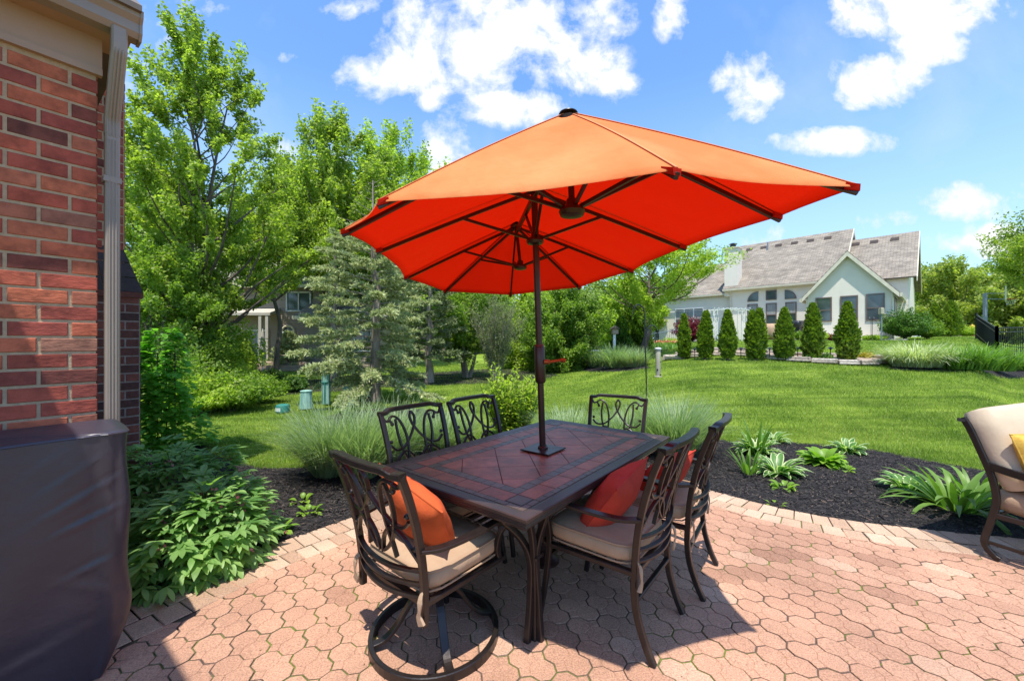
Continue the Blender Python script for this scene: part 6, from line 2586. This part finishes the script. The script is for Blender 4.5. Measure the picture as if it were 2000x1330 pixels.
def pale_house():
    fr = Fr(PR)
    zb = 1.2
    hs = empty('stucco_house', tuple(fr.p(2, 5, zb)), 0, 'pale stucco house with grey shingle roofs on the rise', 'house')
    B1 = 4.2                                       # main wall stands behind the gabled room's front
    wR = 3.878
    ze = 4.42                                      # room eave
    zap = 6.72
    # ---- gabled room
    m = MB()
    m.prism([fr.p(0, 0, zb), fr.p(wR, 0, zb), fr.p(wR, 0, ze - .12), fr.p(wR / 2, 0, zap - .16), fr.p(0, 0, ze - .12)], DH * (B1 + 3))
    room = m.build('room_wall', M['stucco'], hs, world=True)
    ov = .28
    mid = wR / 2
    sl = (zap - ze) / (mid + .0)
    for s_, (a0, a1) in enumerate(((-ov * .9, mid), (wR + ov * .9, mid))):
        z0 = zap - sl * abs(mid - a0)
        roof_quad('roof', [fr.p(a0, -ov, z0), fr.p(a0, B1 + 2.2, z0), fr.p(a1, B1 + 2.2, zap), fr.p(a1, -ov, zap)], .05, hs)
        # cream barge board and fascia under the rake
        m = MB()
        dz = .27
        m.prism([fr.p(a0, -ov - .015, z0 - .05), fr.p(a1, -ov - .015, zap - .05), fr.p(a1, -ov - .015, zap - .05 - dz), fr.p(a0, -ov - .015, z0 - .05 - dz * .9)], DH * .05)
        m.build('barge_board', M['cream_trim'], hs, world=True)
        m = MB()
        e = .02 if s_ == 0 else -.02
        m.prism([fr.p(a0 - e, -ov, z0 - .26), fr.p(a0 - e * 5, -ov, z0 - .26), fr.p(a0 - e * 6, -ov, z0 - .06), fr.p(a0 - e, -ov, z0 - .06)], DH * (B1 + 2))
        m.build('gutter', M['cream_trim'], hs, world=True)

    def window(px0, px1, py0, py1, b, parent, arch=None, blind=True, rows=1, mull=0):
        a1, a0 = fr.a_of(px0, b), fr.a_of(px1, b)
        pm = (px0 + px1) / 2
        zt, zl = fr.z_of(pm, py0, b), fr.z_of(pm, py1, b)
        w = a1 - a0
        t = .06
        m = MB()
        if arch is None:
            for (x0, x1, y0, y1) in ((a0, a1, zt - t, zt), (a0, a1, zl, zl + t), (a0, a0 + t, zl + t, zt - t), (a1 - t, a1, zl + t, zt - t)):
                m.prism([fr.p(x0, b - .05, y0), fr.p(x1, b - .05, y0), fr.p(x1, b - .05, y1), fr.p(x0, b - .05, y1)], DH * .06)
            if rows == 2:
                zm = zl + (zt - zl) * .47
                m.prism([fr.p(a0 + t, b - .045, zm - .03), fr.p(a1 - t, b - .045, zm - .03), fr.p(a1 - t, b - .045, zm + .03), fr.p(a0 + t, b - .045, zm + .03)], DH * .05)
            for k in range(mull):
                x = a0 + w * (k + 1) / (mull + 1)
                m.prism([fr.p(x - .05, b - .048, zl + t), fr.p(x + .05, b - .048, zl + t), fr.p(x + .05, b - .048, zt - t), fr.p(x - .05, b - .048, zt - t)], DH * .05)
            o = m.build('window', M['window_frame'] if mull == 0 else M['white_paint'], parent, world=True)
            g = MB()
            g.prism([fr.p(a0 + t * .5, b - .018, zl + t * .5), fr.p(a1 - t * .5, b - .018, zl + t * .5), fr.p(a1 - t * .5, b - .018, zt - t * .5), fr.p(a0 + t * .5, b - .018, zt - t * .5)], DH * .012)
            g.build('pane', M['glass'], o, world=True)
            if blind:
                g = MB()
                nsl = 14
                for k in range(nsl):
                    z = zl + (zt - zl) * (.5 + .48 * k / nsl)
                    g.prism([fr.p(a0 + t, b - .022, z), fr.p(a1 - t, b - .022, z), fr.p(a1 - t, b - .019, z + (zt - zl) * .48 / nsl * .8), fr.p(a0 + t, b - .019, z + (zt - zl) * .48 / nsl * .8)], DH * .002)
                g.build('blind', M['curtain'], o, world=True)
        else:
            # quarter round, high side given by arch (+1: high at larger a)
            def q(r, d):
                pts = []
                for i in range(9):
                    th = PI / 2 * i / 8
                    x = math.sin(th) * w * r
                    z = zl + (1 - 0) * (zt - zl) * math.cos(th) * r
                    aa = (a0 + x) if arch < 0 else (a1 - x)
                    pts.append(fr.p(aa, b - d, z))
                pts.append(fr.p(a0 if arch < 0 else a1, b - d, zl))
                return pts
            m.prism(q(1, .05), DH * .06)
            o = m.build('window', M['window_frame'], parent, world=True)
            g = MB()
            P = q(.86, .056)
            sh = fr.p(0, 0, zl)
            P = [p_ + Vector((0, 0, (zt - zl) * .05)) for p_ in P]
            g.prism(P, DH * .012)
            g.build('pane', M['glass'], o, world=True)
        return o
    for (a, b_, c, d) in ((1593, 1625, 581, 628.5), (1641, 1676, 577.5, 627), (1691, 1728, 573.5, 626)):
        window(a, b_, c, d, -.0, room, rows=2, blind=False)
    # windows on the room's right side (foreshortened)
    m = MB()
    for k in (0,):
        for (b0, b1) in ((.7, 1.7), (2.0, 3.0)):
            m.prism([fr.p(-.03, b0, 2.6), fr.p(-.03, b1, 2.6), fr.p(-.03, b1, 3.95), fr.p(-.03, b0, 3.95)], UH * .04)
    sw = m.build('window', M['window_frame'], room, world=True)
    m = MB()
    for (b0, b1) in ((.7, 1.7), (2.0, 3.0)):
        m.prism([fr.p(-.036, b0 + .07, 2.67), fr.p(-.036, b1 - .07, 2.67), fr.p(-.036, b1 - .07, 3.88), fr.p(-.036, b0 + .07, 3.88)], UH * .01)
    m.build('pane', M['glass'], sw, world=True)
    for a in (.04, wR - .02):
        m = MB()
        m.tube([fr.p(a if a < 1 else a + .06, -.04, ze - .35), fr.p(a if a < 1 else a + .06, -.05, zb + .2)], .04, n=8)
        m.build('downspout', M['cream_trim'], hs, world=True)
    # ---- main body
    aL = fr.a_of(1425, B1)
    aR = -.45
    zE = fr.z_of(1500, 556, B1 - .45)
    q = 5.0
    bR = B1 + q
    a1 = fr.a_of(1657, bR)
    aL2 = fr.a_of(1441, bR)
    zR1 = fr.z_of(1657, 448, bR)
    zR2 = fr.z_of(1784, 452.6, bR)
    m = MB()
    m.prism([fr.p(aR, B1, zb), fr.p(aL, B1, zb), fr.p(aL, B1 + 2 * q, zb), fr.p(aR, B1 + 2 * q, zb)], (0, 0, zE - zb - .05))
    main = m.build('main_wall', M['stucco'], hs, world=True)
    for (x0, x1, zr) in ((a1, aL, zR1), (aR, a1, zR2)):
        m = MB()
        m.prism([fr.p(x0 + .01, B1 + .02, zE - .3), fr.p(x0 + .01, B1 + 2 * q - .02, zE - .3), fr.p(x0 + .01, bR, zr - .25)], UH * (x1 - x0 - .02))
        m.build('gable_wall', M['stucco'], hs, world=True)
    o1 = -.33
    slope1 = (zR1 - zE) / q
    zf1 = zE + slope1 * o1 * .0
    xR = a1 - .3
    roof_quad('roof', [fr.p(xR, B1 + o1, zE - .02), fr.p(aL + .4, B1 + o1, zE - .02), fr.p(aL2 + .4 if aL2 > aL else aL + .4, bR, zR1), fr.p(xR, bR, zR1)], .09, hs)
    roof_quad('roof', [fr.p(aL + .4, B1 + 2 * q - o1, zE - .02), fr.p(xR, B1 + 2 * q - o1, zE - .02), fr.p(xR, bR, zR1), fr.p(aL + .4, bR, zR1)], .09, hs)
    roof_quad('roof', [fr.p(aR - .35, B1 + o1, zE - .25), fr.p(a1 + .3, B1 + o1, zE - .25), fr.p(a1 + .3, bR, zR2), fr.p(aR - .35, bR, zR2)], .09, hs)
    roof_quad('roof', [fr.p(a1 + .3, B1 + 2 * q - o1, zE - .25), fr.p(aR - .35, B1 + 2 * q - o1, zE - .25), fr.p(aR - .35, bR, zR2), fr.p(a1 + .3, bR, zR2)], .09, hs)
    # rakes in cream
    for (x, z_r, z_e) in ((xR - .05, zR1, zE - .02), (aR - .40, zR2, zE - .25)):
        for (be, ) in ((B1 + o1,), (B1 + 2 * q - o1,)):
            m = MB()
            m.prism([fr.p(x, be, z_e - .02), fr.p(x, bR, z_r - .01), fr.p(x, bR, z_r - .34), fr.p(x, be, z_e - .30)], UH * .045)
            m.build('barge_board', M['cream_trim'], hs, world=True)
    m = MB()
    m.prism([fr.p(aL + .4, B1 + o1 - .02, zE - .24), fr.p(aL + .4, B1 + o1 - .13, zE - .20), fr.p(aL + .4, B1 + o1 - .14, zE - .06), fr.p(aL + .4, B1 + o1 - .02, zE - .06)], UH * (wR - aL - .6))
    m.build('gutter', M['cream_trim'], hs, world=True)
    m = MB()
    m.prism([fr.p(aL + .35, B1 + o1, zE - .27), fr.p(wR, B1 + o1, zE - .27), fr.p(wR, B1, zE - .27), fr.p(aL + .35, B1, zE - .27)], (0, 0, .05))
    m.build('soffit', M['cream_trim'], hs, world=True)
    m = MB()
    m.tube([fr.p(aL - .12, B1 + o1, zE - .2), fr.p(aL - .12, B1 - .06, zE - .6), fr.p(aL - .12, B1 - .06, zb + .2)], .05, n=8)
    m.build('downspout', M['cream_trim'], hs, world=True)
    # roof vents
    for (px, py) in ((1465, 481), (1493, 476), (1522, 472), (1553, 468), (1584, 463), (1618, 457)):
        a = fr.a_of(px, bR - .6)
        m = MB()
        z = zR1 - slope1 * .6
        m.prism([fr.p(a - .22, bR - .9, z - .18), fr.p(a + .22, bR - .9, z - .18), fr.p(a + .22, bR - .9, z + .02), fr.p(a - .22, bR - .9, z + .02)], DH * .35)
        m.build('roof_vent', M['window_frame'], hs, world=True)
    s2 = (zR2 - (zE - .25)) / (q + .45)
    for px in (1672, 1708, 1748):
        a = fr.a_of(px, bR - .6)
        z = zR2 - s2 * .6
        m = MB()
        m.prism([fr.p(a - .22, bR - .9, z - .18), fr.p(a + .22, bR - .9, z - .18), fr.p(a + .22, bR - .9, z + .02), fr.p(a - .22, bR - .9, z + .02)], DH * .35)
        m.build('roof_vent', M['window_frame'], hs, world=True)
    a = fr.a_of(1500, bR - 1.0)
    m = MB()
    m.tube([fr.p(a, bR - 1.1, zR1 - slope1 * 1.2), fr.p(a, bR - 1.1, zR1 - slope1 * 1.1 + .7)], .05, n=8)
    m.build('vent_pipe', M['grey_metal'], hs, world=True)
    # windows of the main wall
    window(1460, 1481, 570, 589, B1, main, arch=-1)
    window(1496, 1517, 567, 586, B1, main, blind=False)
    window(1533, 1556, 565.5, 584, B1, main, arch=+1)
    window(1460, 1480, 594, 636, B1, main, rows=2)
    window(1496, 1517, 592, 636, B1, main, rows=2)
    window(1534, 1556, 590, 632, B1, main, rows=2)
    # chimney
    c0, c1 = fr.a_of(1444, B1 + .3), fr.a_of(1418, B1 + .3)
    zt = fr.z_of(1430, 487, B1 + .3)
    m = MB()
    m.prism([fr.p(c0, B1 - .05, zE - .6), fr.p(c1, B1 - .05, zE - .6), fr.p(c1, B1 + .9, zE - .6), fr.p(c0, B1 + .9, zE - .6)], (0, 0, zt - zE + .6))
    chm = m.build('chimney', M['stucco'], hs, world=True)
    m = MB()
    m.prism([fr.p(c0 - .08, B1 - .13, zt), fr.p(c1 + .08, B1 - .13, zt), fr.p(c1 + .08, B1 + .98, zt), fr.p(c0 - .08, B1 + .98, zt)], (0, 0, .09))
    m.build('cap', M['cream_trim'], chm, world=True)
    m = MB()
    cc = fr.p((c0 + c1) / 2, B1 + .4, zt + .05)
    m.lathe([(.22, 0), (.22, .3), (.3, .32), (.3, .38), (.1, .45)], tuple(cc), 12)
    m.build('flue', M['cap_black'], chm, world=True)
    # ---- left wing, set back and lower
    b2 = B1 + .55
    aW = fr.a_of(1287, b2)
    zw = fr.z_of(1350, 577.5, b2 - .4)
    m = MB()
    m.prism([fr.p(aL - .05, b2, zb - .3), fr.p(aW, b2, zb - .3), fr.p(aW, b2 + 8, zb - .3), fr.p(aL - .05, b2 + 8, zb - .3)], (0, 0, zw - zb + .25))
    wing = m.build('wing_wall', M['stucco'], hs, world=True)
    zrw = zw + 3.2
    roof_quad('roof', [fr.p(aL - .2, b2 - .30, zw), fr.p(aW + .4, b2 - .30, zw), fr.p(aW + .4 - 1.2, b2 + 4, zrw), fr.p(aL - .2, b2 + 4, zrw)], .09, hs)
    roof_quad('roof', [fr.p(aW + .4, b2 + 8.4, zw), fr.p(aL - .2, b2 + 8.4, zw), fr.p(aL - .2, b2 + 4, zrw), fr.p(aW + .4 - 1.2, b2 + 4, zrw)], .09, hs)
    m = MB()
    m.prism([fr.p(aW + .4, b2 - .32, zw - .2), fr.p(aW + .4, b2 - .43, zw - .16), fr.p(aW + .4, b2 - .44, zw - .03), fr.p(aW + .4, b2 - .32, zw - .03)], UH * (aL - aW - .2))
    m.build('gutter', M['cream_trim'], hs, world=True)
    window(1319, 1374, 602, 645, b2, wing, mull=2, blind=True)
    # terrace slab
    m = MB()
    zt_ = g0(*fr.p(4, -1.0, 0)[:2]) + .03
    m.prism([fr.p(-.6, -1.5, zt_ - .25), fr.p(aL + 1, -1.5 + .8, zt_ - .25), fr.p(aL + 1, B1, zt_ - .25), fr.p(-.6, 0, zt_ - .25)], (0, 0, .25))
    o = m.build('terrace', M['stone'], None)
    tag(o, 'pale terrace slab along the stucco house', 'terrace', kind='structure')
    return fr, B1, zt_


FRH, B1H, ZTER = pale_house()


def far_things():
    # arbor
    Y = 23.4
    a0, a1 = at(1394, Y), at(1449, Y)
    r = empty('garden_arbor', ((a0.x + a1.x) / 2, Y, a0.z), 0, 'weathered white lattice arbor before the pale house', 'arbor')
    zt = zat(607, Y) - a0.z
    w = (a1.x - a0.x) / 2
    for s in (-1, 1):
        m = MB()
        for dx in (-.12, .12):
            for dy in (-.2, .2):
                m.box((s * w + dx, dy, zt / 2), (.04, .04, zt))
        m.build('post', M['white_paint'], r)
        m = MB()
        for k in range(8):
            z = .25 + k * zt / 9
            m.tube([(s * w - .12, -.2, z), (s * w + .12, -.2, z + .26)], .009, n=5)
            m.tube([(s * w + .12, -.2, z), (s * w - .12, -.2, z + .26)], .009, n=5)
        m.build('lattice', M['white_paint'], r)
    m = MB()
    for dy in (-.38, .38):
        m.tube(spline([(-w - .35, dy, zt - .02), (-w, dy, zt + .03), (0, dy, zt + .09), (w, dy, zt + .03), (w + .35, dy, zt - .02)], 4), 1, flat=(.02, .055), up=(0, 1, 0))
    for k in range(9):
        x = -w - .2 + k * (2 * w + .4) / 8
        m.box((x, 0, zt + .12), (.05, .95, .05))
    m.build('top', M['white_paint'], r)
    # covered furniture and barbecue on the terrace
    p = at(1512, 26)
    r = empty('covered_furniture', (p.x, p.y, p.z), .6, 'garden furniture under a tan cover on the far terrace', 'covered furniture')
    m = MB()
    rounded_box(m, (0, 0, .5), (2.4, 1.1, 1.0), puff=.05, e=5)
    m.build('cover', M['tan_fabric'], r, True)
    p = at(1559, 25)
    r = empty('barbecue', (p.x, p.y, p.z), .6, 'black covered barbecue on the far terrace', 'barbecue')
    m = MB()
    m.box((0, 0, .45), (.9, .5, .7), bev=.04)
    m.build('cabinet', M['cap_black'], r)
    m = MB()
    rounded_box(m, (0, 0, .95), (1.0, .58, .45), e=4)
    m.build('hood', M['cap_black'], r, True)
    # thin wire flower sculpture and post feeder near the gabled room
    p = at(1702, 21.3)
    r = empty('garden_ornament', tuple(p), 0, 'thin metal bird ornament below the right window', 'ornament')
    m = MB()
    for dx in (-.02, .05):
        m.tube([(dx, 0, 0), (dx, 0, 1.15)], .012, n=5)
    m.tube([(-.35, 0, .95), (0, 0, 1.1), (.3, 0, .98)], .012, n=5)
    m.lathe([(.01, 0), (.06, .04), (.01, .1)], (-.12, 0, 1.12), 8)
    m.lathe([(.01, 0), (.06, .04), (.01, .1)], (.12, 0, 1.12), 8)
    m.build('body', M['black_metal'], r)
    p = at(1722, 20.8)
    r = empty('feeder_pole', tuple(p), 0, 'pole with a small pale nest box beside the round shrub', 'nest box')
    h = zat(613, 20.8) - p.z
    m = MB()
    m.tube([(0, 0, 0), (0, 0, h)], .025, n=7)
    m.build('pole', M['grey_metal'], r)
    m = MB()
    m.box((0, 0, h + .15), (.2, .18, .34), bev=.02)
    m.build('box', M['bone'], r)
    # birdhouse on a post by the far grasses
    Y = 17
    p = at(1200, Y)
    r = empty('birdhouse', tuple(p), 0, 'birdhouse on a white post behind the far grasses', 'birdhouse')
    h = zat(652, Y) - p.z
    m = MB()
    m.box((0, 0, h / 2), (.10, .10, h), bev=.01)
    m.build('post', M['white_paint'], r)
    m = MB()
    m.box((.02, 0, h + .1), (.26, .24, .22), bev=.01)
    m.build('box', M['deck_wood'], r)
    m = MB()
    m.prism([(-.17, -.18, h + .21), (.21, -.18, h + .21), (.02, -.18, h + .34)], (0, .36, 0))
    m.build('roof', M['bark'], r)
    # utility cabinet in the distance
    p = at(1160, 22)
    r = empty('utility_cabinet', tuple(p), 0, 'low grey utility cabinet left of the far grasses', 'utility cabinet')
    m = MB()
    m.box((0, 0, .3), (.75, .5, .6), bev=.03)
    m.build('body', M['grey_metal'], r)
    m = MB()
    m.box((0, 0, .62), (.8, .55, .05), bev=.01)
    m.build('lid', M['grey_metal'], r)
    # low iron fence by the wing
    r = empty('iron_fence', tuple(at(1300, 26)), 0, 'short grey iron fence below the wing wall', 'fence')
    m = MB()
    p0, p1 = at(1258, 25), at(1330, 27)
    for k in range(19):
        q = p0.lerp(p1, k / 18)
        z = g0(q.x, q.y)
        m.tube([(q.x, q.y, z), (q.x, q.y, z + 1.1)], .013, n=5)
    m.build('pickets', M['grey_metal'], r, world=True)
    m = MB()
    for dz in (.15, .95):
        m.tube([(p0.x, p0.y, g0(p0.x, p0.y) + dz), (p1.x, p1.y, g0(p1.x, p1.y) + dz)], .016, n=5)
    m.build('rails', M['grey_metal'], r, world=True)
    # fire hydrant
    p = at(1899, 27)
    r = empty('fire_hydrant', tuple(p), 0, 'orange and yellow fire hydrant beyond the rising lawn', 'hydrant')
    m = MB()
    m.lathe([(.17, 0), (.17, .06), (.12, .08), (.12, .5), (.15, .52), (.15, .56), (.12, .58)], (0, 0, 0), 14)
    m.tube([(-.2, 0, .42), (.2, 0, .42)], .06, n=10)
    m.build('body', M['red_paint'], r, True)
    m = MB()
    m.lathe([(.12, .58), (.11, .68), (.05, .74), (.03, .80)], (0, 0, 0), 14)
    m.build('bonnet', M['yellow_paint'], r, True)
    # brick garden wall piece behind
    r = empty('garden_wall', tuple(at(1878, 40)), 0, 'short pink brick wall piece behind the cone arborvitae', 'wall')
    p = at(1878, 40)
    m = MB()
    m.box((0, 0, .9), (1.0, .35, 1.8))
    m.build('body', M['siding'], r)
    m = MB()
    m.box((0, 0, 1.85), (1.15, .45, .12))
    m.build('coping', M['stone'], r)
    # basketball hoop
    Y = 29
    p = at(1924, Y)
    r = empty('basketball_hoop', tuple(p), 0, 'grey basketball pole with side seen backboard and orange rim', 'basketball hoop')
    s = Y / F
    zt = zat(573, Y) - p.z
    m = MB()
    m.box((0, 0, zt / 2), (.16, .16, zt))
    m.build('pole', M['grey_metal'], r)
    m = MB()
    m.tube([(0, 0, zt), (39 * s, 0, zt)], .035, n=6)
    m.tube([(0, 0, zt - .42), (39 * s, 0, zt - .42)], .035, n=6)
    m.build('arm', M['grey_metal'], r)
    m = MB()
    m.box((41 * s + .35, .3, zt + .05), (.08, 1.5, 1.05), -.89)
    m.build('backboard', M['white_paint'], r)
    m = MB()
    pts = [((56 * s) + .28 * math.cos(2 * PI * i / 20), .28 * math.sin(2 * PI * i / 20) + .2, zt - .38) for i in range(21)]
    m.tube(pts, .02, n=6, caps=False)
    m.build('rim', M['red_paint'], r)
    m = MB()
    for i in range(14):
        a = 2 * PI * i / 14
        m.tube([((56 * s) + .28 * math.cos(a), .28 * math.sin(a) + .2, zt - .4), ((56 * s) + .17 * math.cos(a + .4), .17 * math.sin(a + .4) + .2, zt - .8)], .008, n=4)
    m.build('net', M['white_paint'], r)
    # black aluminium fence
    A = Vector((1.166 * 21, 21, 0)); B = Vector((1.217 * 16.8, 16.8, 0)); C = Vector((27, 18.2, 0))
    for (P0, P1, z0, z1, lb, nn) in ((A, B, zat(615, 21), zat(641, 16.8), 'black metal fence gate panel stepping down the slope', 40), (B, C, zat(641, 16.8), zat(634, 18.2), 'black picket fence running out of the right edge', 52)):
        r = empty('metal_fence', (P0.x, P0.y, z0 - 1.2), 0, lb, 'fence')
        m = MB()
        for k in range(nn + 1):
            q = P0.lerp(P1, k / nn)
            z = z0 + (z1 - z0) * k / nn
            arch = .06 * math.sin(PI * ((k % 10) / 10)) if nn > 45 else 0
            m.box((q.x, q.y, z - .6), (.02, .02, 1.2 + arch * 2))
        m.build('pickets', M['black_metal'], r, world=True)
        m = MB()
        for dz in (.0, .18, 1.0):
            a, b = Vector((P0.x, P0.y, z0 - dz)), Vector((P1.x, P1.y, z1 - dz))
            m.tube([a, b], 1, flat=(.02, .02))
        m.build('rails', M['black_metal'], r, world=True)
        for q, z in ((P0, z0), (P1, z1)):
            m = MB()
            m.box((q.x, q.y, z - .58), (.07, .07, 1.36))
            m.build('post', M['black_metal'], r, world=True)


far_things()


# ------------------------------------------------------------------ houses far away
def gable_house(name, label, c, w, d, zb, ze, zr, wallm, rot, wins, group=None, hip=0.0):
    r = empty(name, (c[0], c[1], zb), rot, label, 'house', group)
    m = MB()
    m.box((0, 0, (ze - zb) / 2), (w, d, ze - zb))
    wl = m.build('wall', wallm, r)
    h = ze - zb
    k = zr - zb
    o = .4

    def rq(P):
        m = MB()
        P = [Vector(p) for p in P]
        n = (P[1] - P[0]).cross(P[3] - P[0]).normalized()
        if n.z < 0: n = -n
        lo = [p - n * .1 for p in P]
        m.add(P + lo, [(0, 1, 2, 3), (7, 6, 5, 4), (0, 4, 5, 1), (1, 5, 6, 2), (2, 6, 7, 3), (3, 7, 4, 0)])
        ob = m.build('roof', M['shingles'], r)
        e = (P[1] - P[0]).normalized()
        f = n.cross(e)
        plane_uv(ob, [((p - P[0]).dot(e), (p - P[0]).dot(f)) for p in P + lo])
    rq([(-w / 2 - o, -d / 2 - o, h), (w / 2 + o, -d / 2 - o, h), (w / 2 + o - hip, 0, k), (-w / 2 - o + hip, 0, k)])
    rq([(w / 2 + o, d / 2 + o, h), (-w / 2 - o, d / 2 + o, h), (-w / 2 - o + hip, 0, k), (w / 2 + o - hip, 0, k)])
    if hip == 0:
        for s in (-1, 1):
            m = MB()
            m.prism([(s * w / 2, -d / 2, h), (s * w / 2, d / 2, h), (s * w / 2, 0, k - .1)], (-s * .1, 0, 0))
            m.build('gable', wallm, r)
    m = MB()
    m.box((0, -d / 2 - o - .05, h - .08), (w + 2 * o, .1, .18))
    m.build('gutter', M['cream_trim'], r)
    for (x, z, ww, hh, kind) in wins:
        m = MB()
        t = .08
        for (cx, cz, sx, sz) in ((x, z + hh / 2, ww + t, t), (x, z - hh / 2, ww + t, t), (x - ww / 2, z, t, hh), (x + ww / 2, z, t, hh), (x, z, t * .7, hh)):
            m.box((cx, -d / 2 - .05, cz), (sx, .1, sz))
        wd = m.build('window', M['white_paint'], wl)
        m = MB()
        m.box((x, -d / 2 - .02, z), (ww, .03, hh))
        m.build('pane', M['glass'], wd)
        if kind == 'arch':
            m = MB()
            pts = [(x + math.cos(a) * ww / 2, -d / 2 - .06, z + hh / 2 + math.sin(a) * ww / 2) for a in [PI * i / 10 for i in range(11)]]
            m.prism(pts, (0, .05, 0))
            m.build('arch_pane', M['glass'], wd)
            m = MB()
            m.tube(pts, .06, n=6)
            m.build('arch_frame', M['cream_trim'], wd)
    return r


Yh = 22.5
hx = (430 - CX) / F * Yh
zb = g0(hx, Yh) - .1
# the siding house behind the birch: long two storey body with a lower roof in front
w_s = Yh / F
cxh = (450 - CX) * w_s
sid = gable_house('siding_house', 'brown siding house seen through the left trees', (cxh, Yh + 4.4), 340 * w_s, 8, zb, zat(556, Yh), zat(470, Yh) + 1.2, M['siding'], 0,
                  [((577 - 450) * w_s, zat(588, Yh) - zb, 47 * w_s, 37 * w_s, 'r'), ((556 - 450) * w_s, zat(658, Yh) - zb, 26 * w_s, 18 * w_s, 'arch'), ((497 - 450) * w_s, zat(675, Yh) - zb, 40 * w_s, 60 * w_s, 'r'), ((380 - 450) * w_s, zat(590, Yh) - zb, 40 * w_s, 36 * w_s, 'r')])
m = MB()
for k in range(46):
    z = k * .125
    if z > zat(558, Yh) - zb: break
    m.prism([(-170 * w_s, -4.0, z), (170 * w_s, -4.0, z), (170 * w_s, -4.028, z), (-170 * w_s, -4.028, z)], (0, .02, .118))
m.build('siding_boards', M['siding'], sid)
m = MB()
z = zat(612, Yh) - zb
m.prism([(-80 * w_s, -5.0, z - .15), (90 * w_s, -5.0, z - .15), (90 * w_s, -5.0, z), (-80 * w_s, -5.0, z)], (0, 1.0, .32))
m.build('porch_roof', M['umbrella_cloth'], sid)
m = MB()
for px in (520, 533):
    m.box(((px - 450) * w_s, -4.9, z / 2), (.16, .16, z))
m.build('porch_column', M['umbrella_cloth'], sid)
ann = gable_house('siding_annexe', 'lower siding wing right of the brown house, behind the spruces', ((670 - CX) / F * 21.5, 21.5 + 3), 150 / F * 21.5, 6, zb, zat(618, 21.5), zat(560, 21.5), M['siding'], 0, [(-.6, 1.6, .9, 1.1, 'r'), (1.1, 1.6, .9, 1.1, 'r')])
m = MB()
for k in range(20):
    zz = k * .125
    if zz > zat(620, 21.5) - zb: break
    ww = 75 / F * 21.5
    m.prism([(-ww, -3.0, zz), (ww, -3.0, zz), (ww, -3.028, zz), (-ww, -3.028, zz)], (0, .02, .118))
m.build('siding_boards', M['siding'], ann)
# its deck with steps, and a folded parasol
p = Vector(((520 - CX) / F * 20.4, 20.4, 0))
dk = empty('wooden_deck', (p.x, p.y, g0(p.x, p.y)), 0, 'low pale wooden deck with steps at the siding house', 'deck')
m = MB()
for k in range(3):
    m.box((.6, .6 * k * .5, .08 + .13 * k), (7.5, 1.6 - .2 * k, .12))
m.build('steps', M['deck_wood'], dk)
p = Vector(((513 - CX) / F * 19.6, 19.6, 0))
fp = empty('folded_umbrella', (p.x, p.y, g0(p.x, p.y)), 0, 'folded pale parasol on the neighbour deck', 'umbrella')
m = MB()
m.tube([(0, 0, 0), (0, 0, 2.1)], .025, n=8)
m.build('pole', M['white_paint'], fp)
m = MB()
m.lathe([(.13, .55), (.16, .8), (.12, 1.2), (.10, 1.6), (.05, 1.95), (.01, 2.1)], (0, 0, 0), 9)
m.build('cloth', M['umbrella_cloth'], fp)
GH = 'houses far beyond the lawn'
gable_house('distant_house', 'far white gabled house seen left of the birdhouse', ((1182 - CX) / F * 70, 73), 6.0, 8, g0(16, 70) - .5, zat(655, 70), zat(628, 70) + .3, M['white_paint'], 1.1, [], GH)
gable_house('distant_house', 'far pale house behind the twiggy shrub', ((975 - CX) / F * 62, 64), 9, 8, -.2, zat(664, 62) + 1.0, zat(640, 62), M['stucco'], 0, [(-1, 1.2, 1, 1.1, 'r')], GH)
gable_house('distant_house', 'far pale house behind the dark spruce', ((870 - CX) / F * 60, 64), 12, 8, -.2, zat(650, 60), zat(620, 60), M['siding'], 0, [(-3, 1.4, 1, 1.1, 'r'), (2, 1.4, 1, 1.1, 'r')], GH)
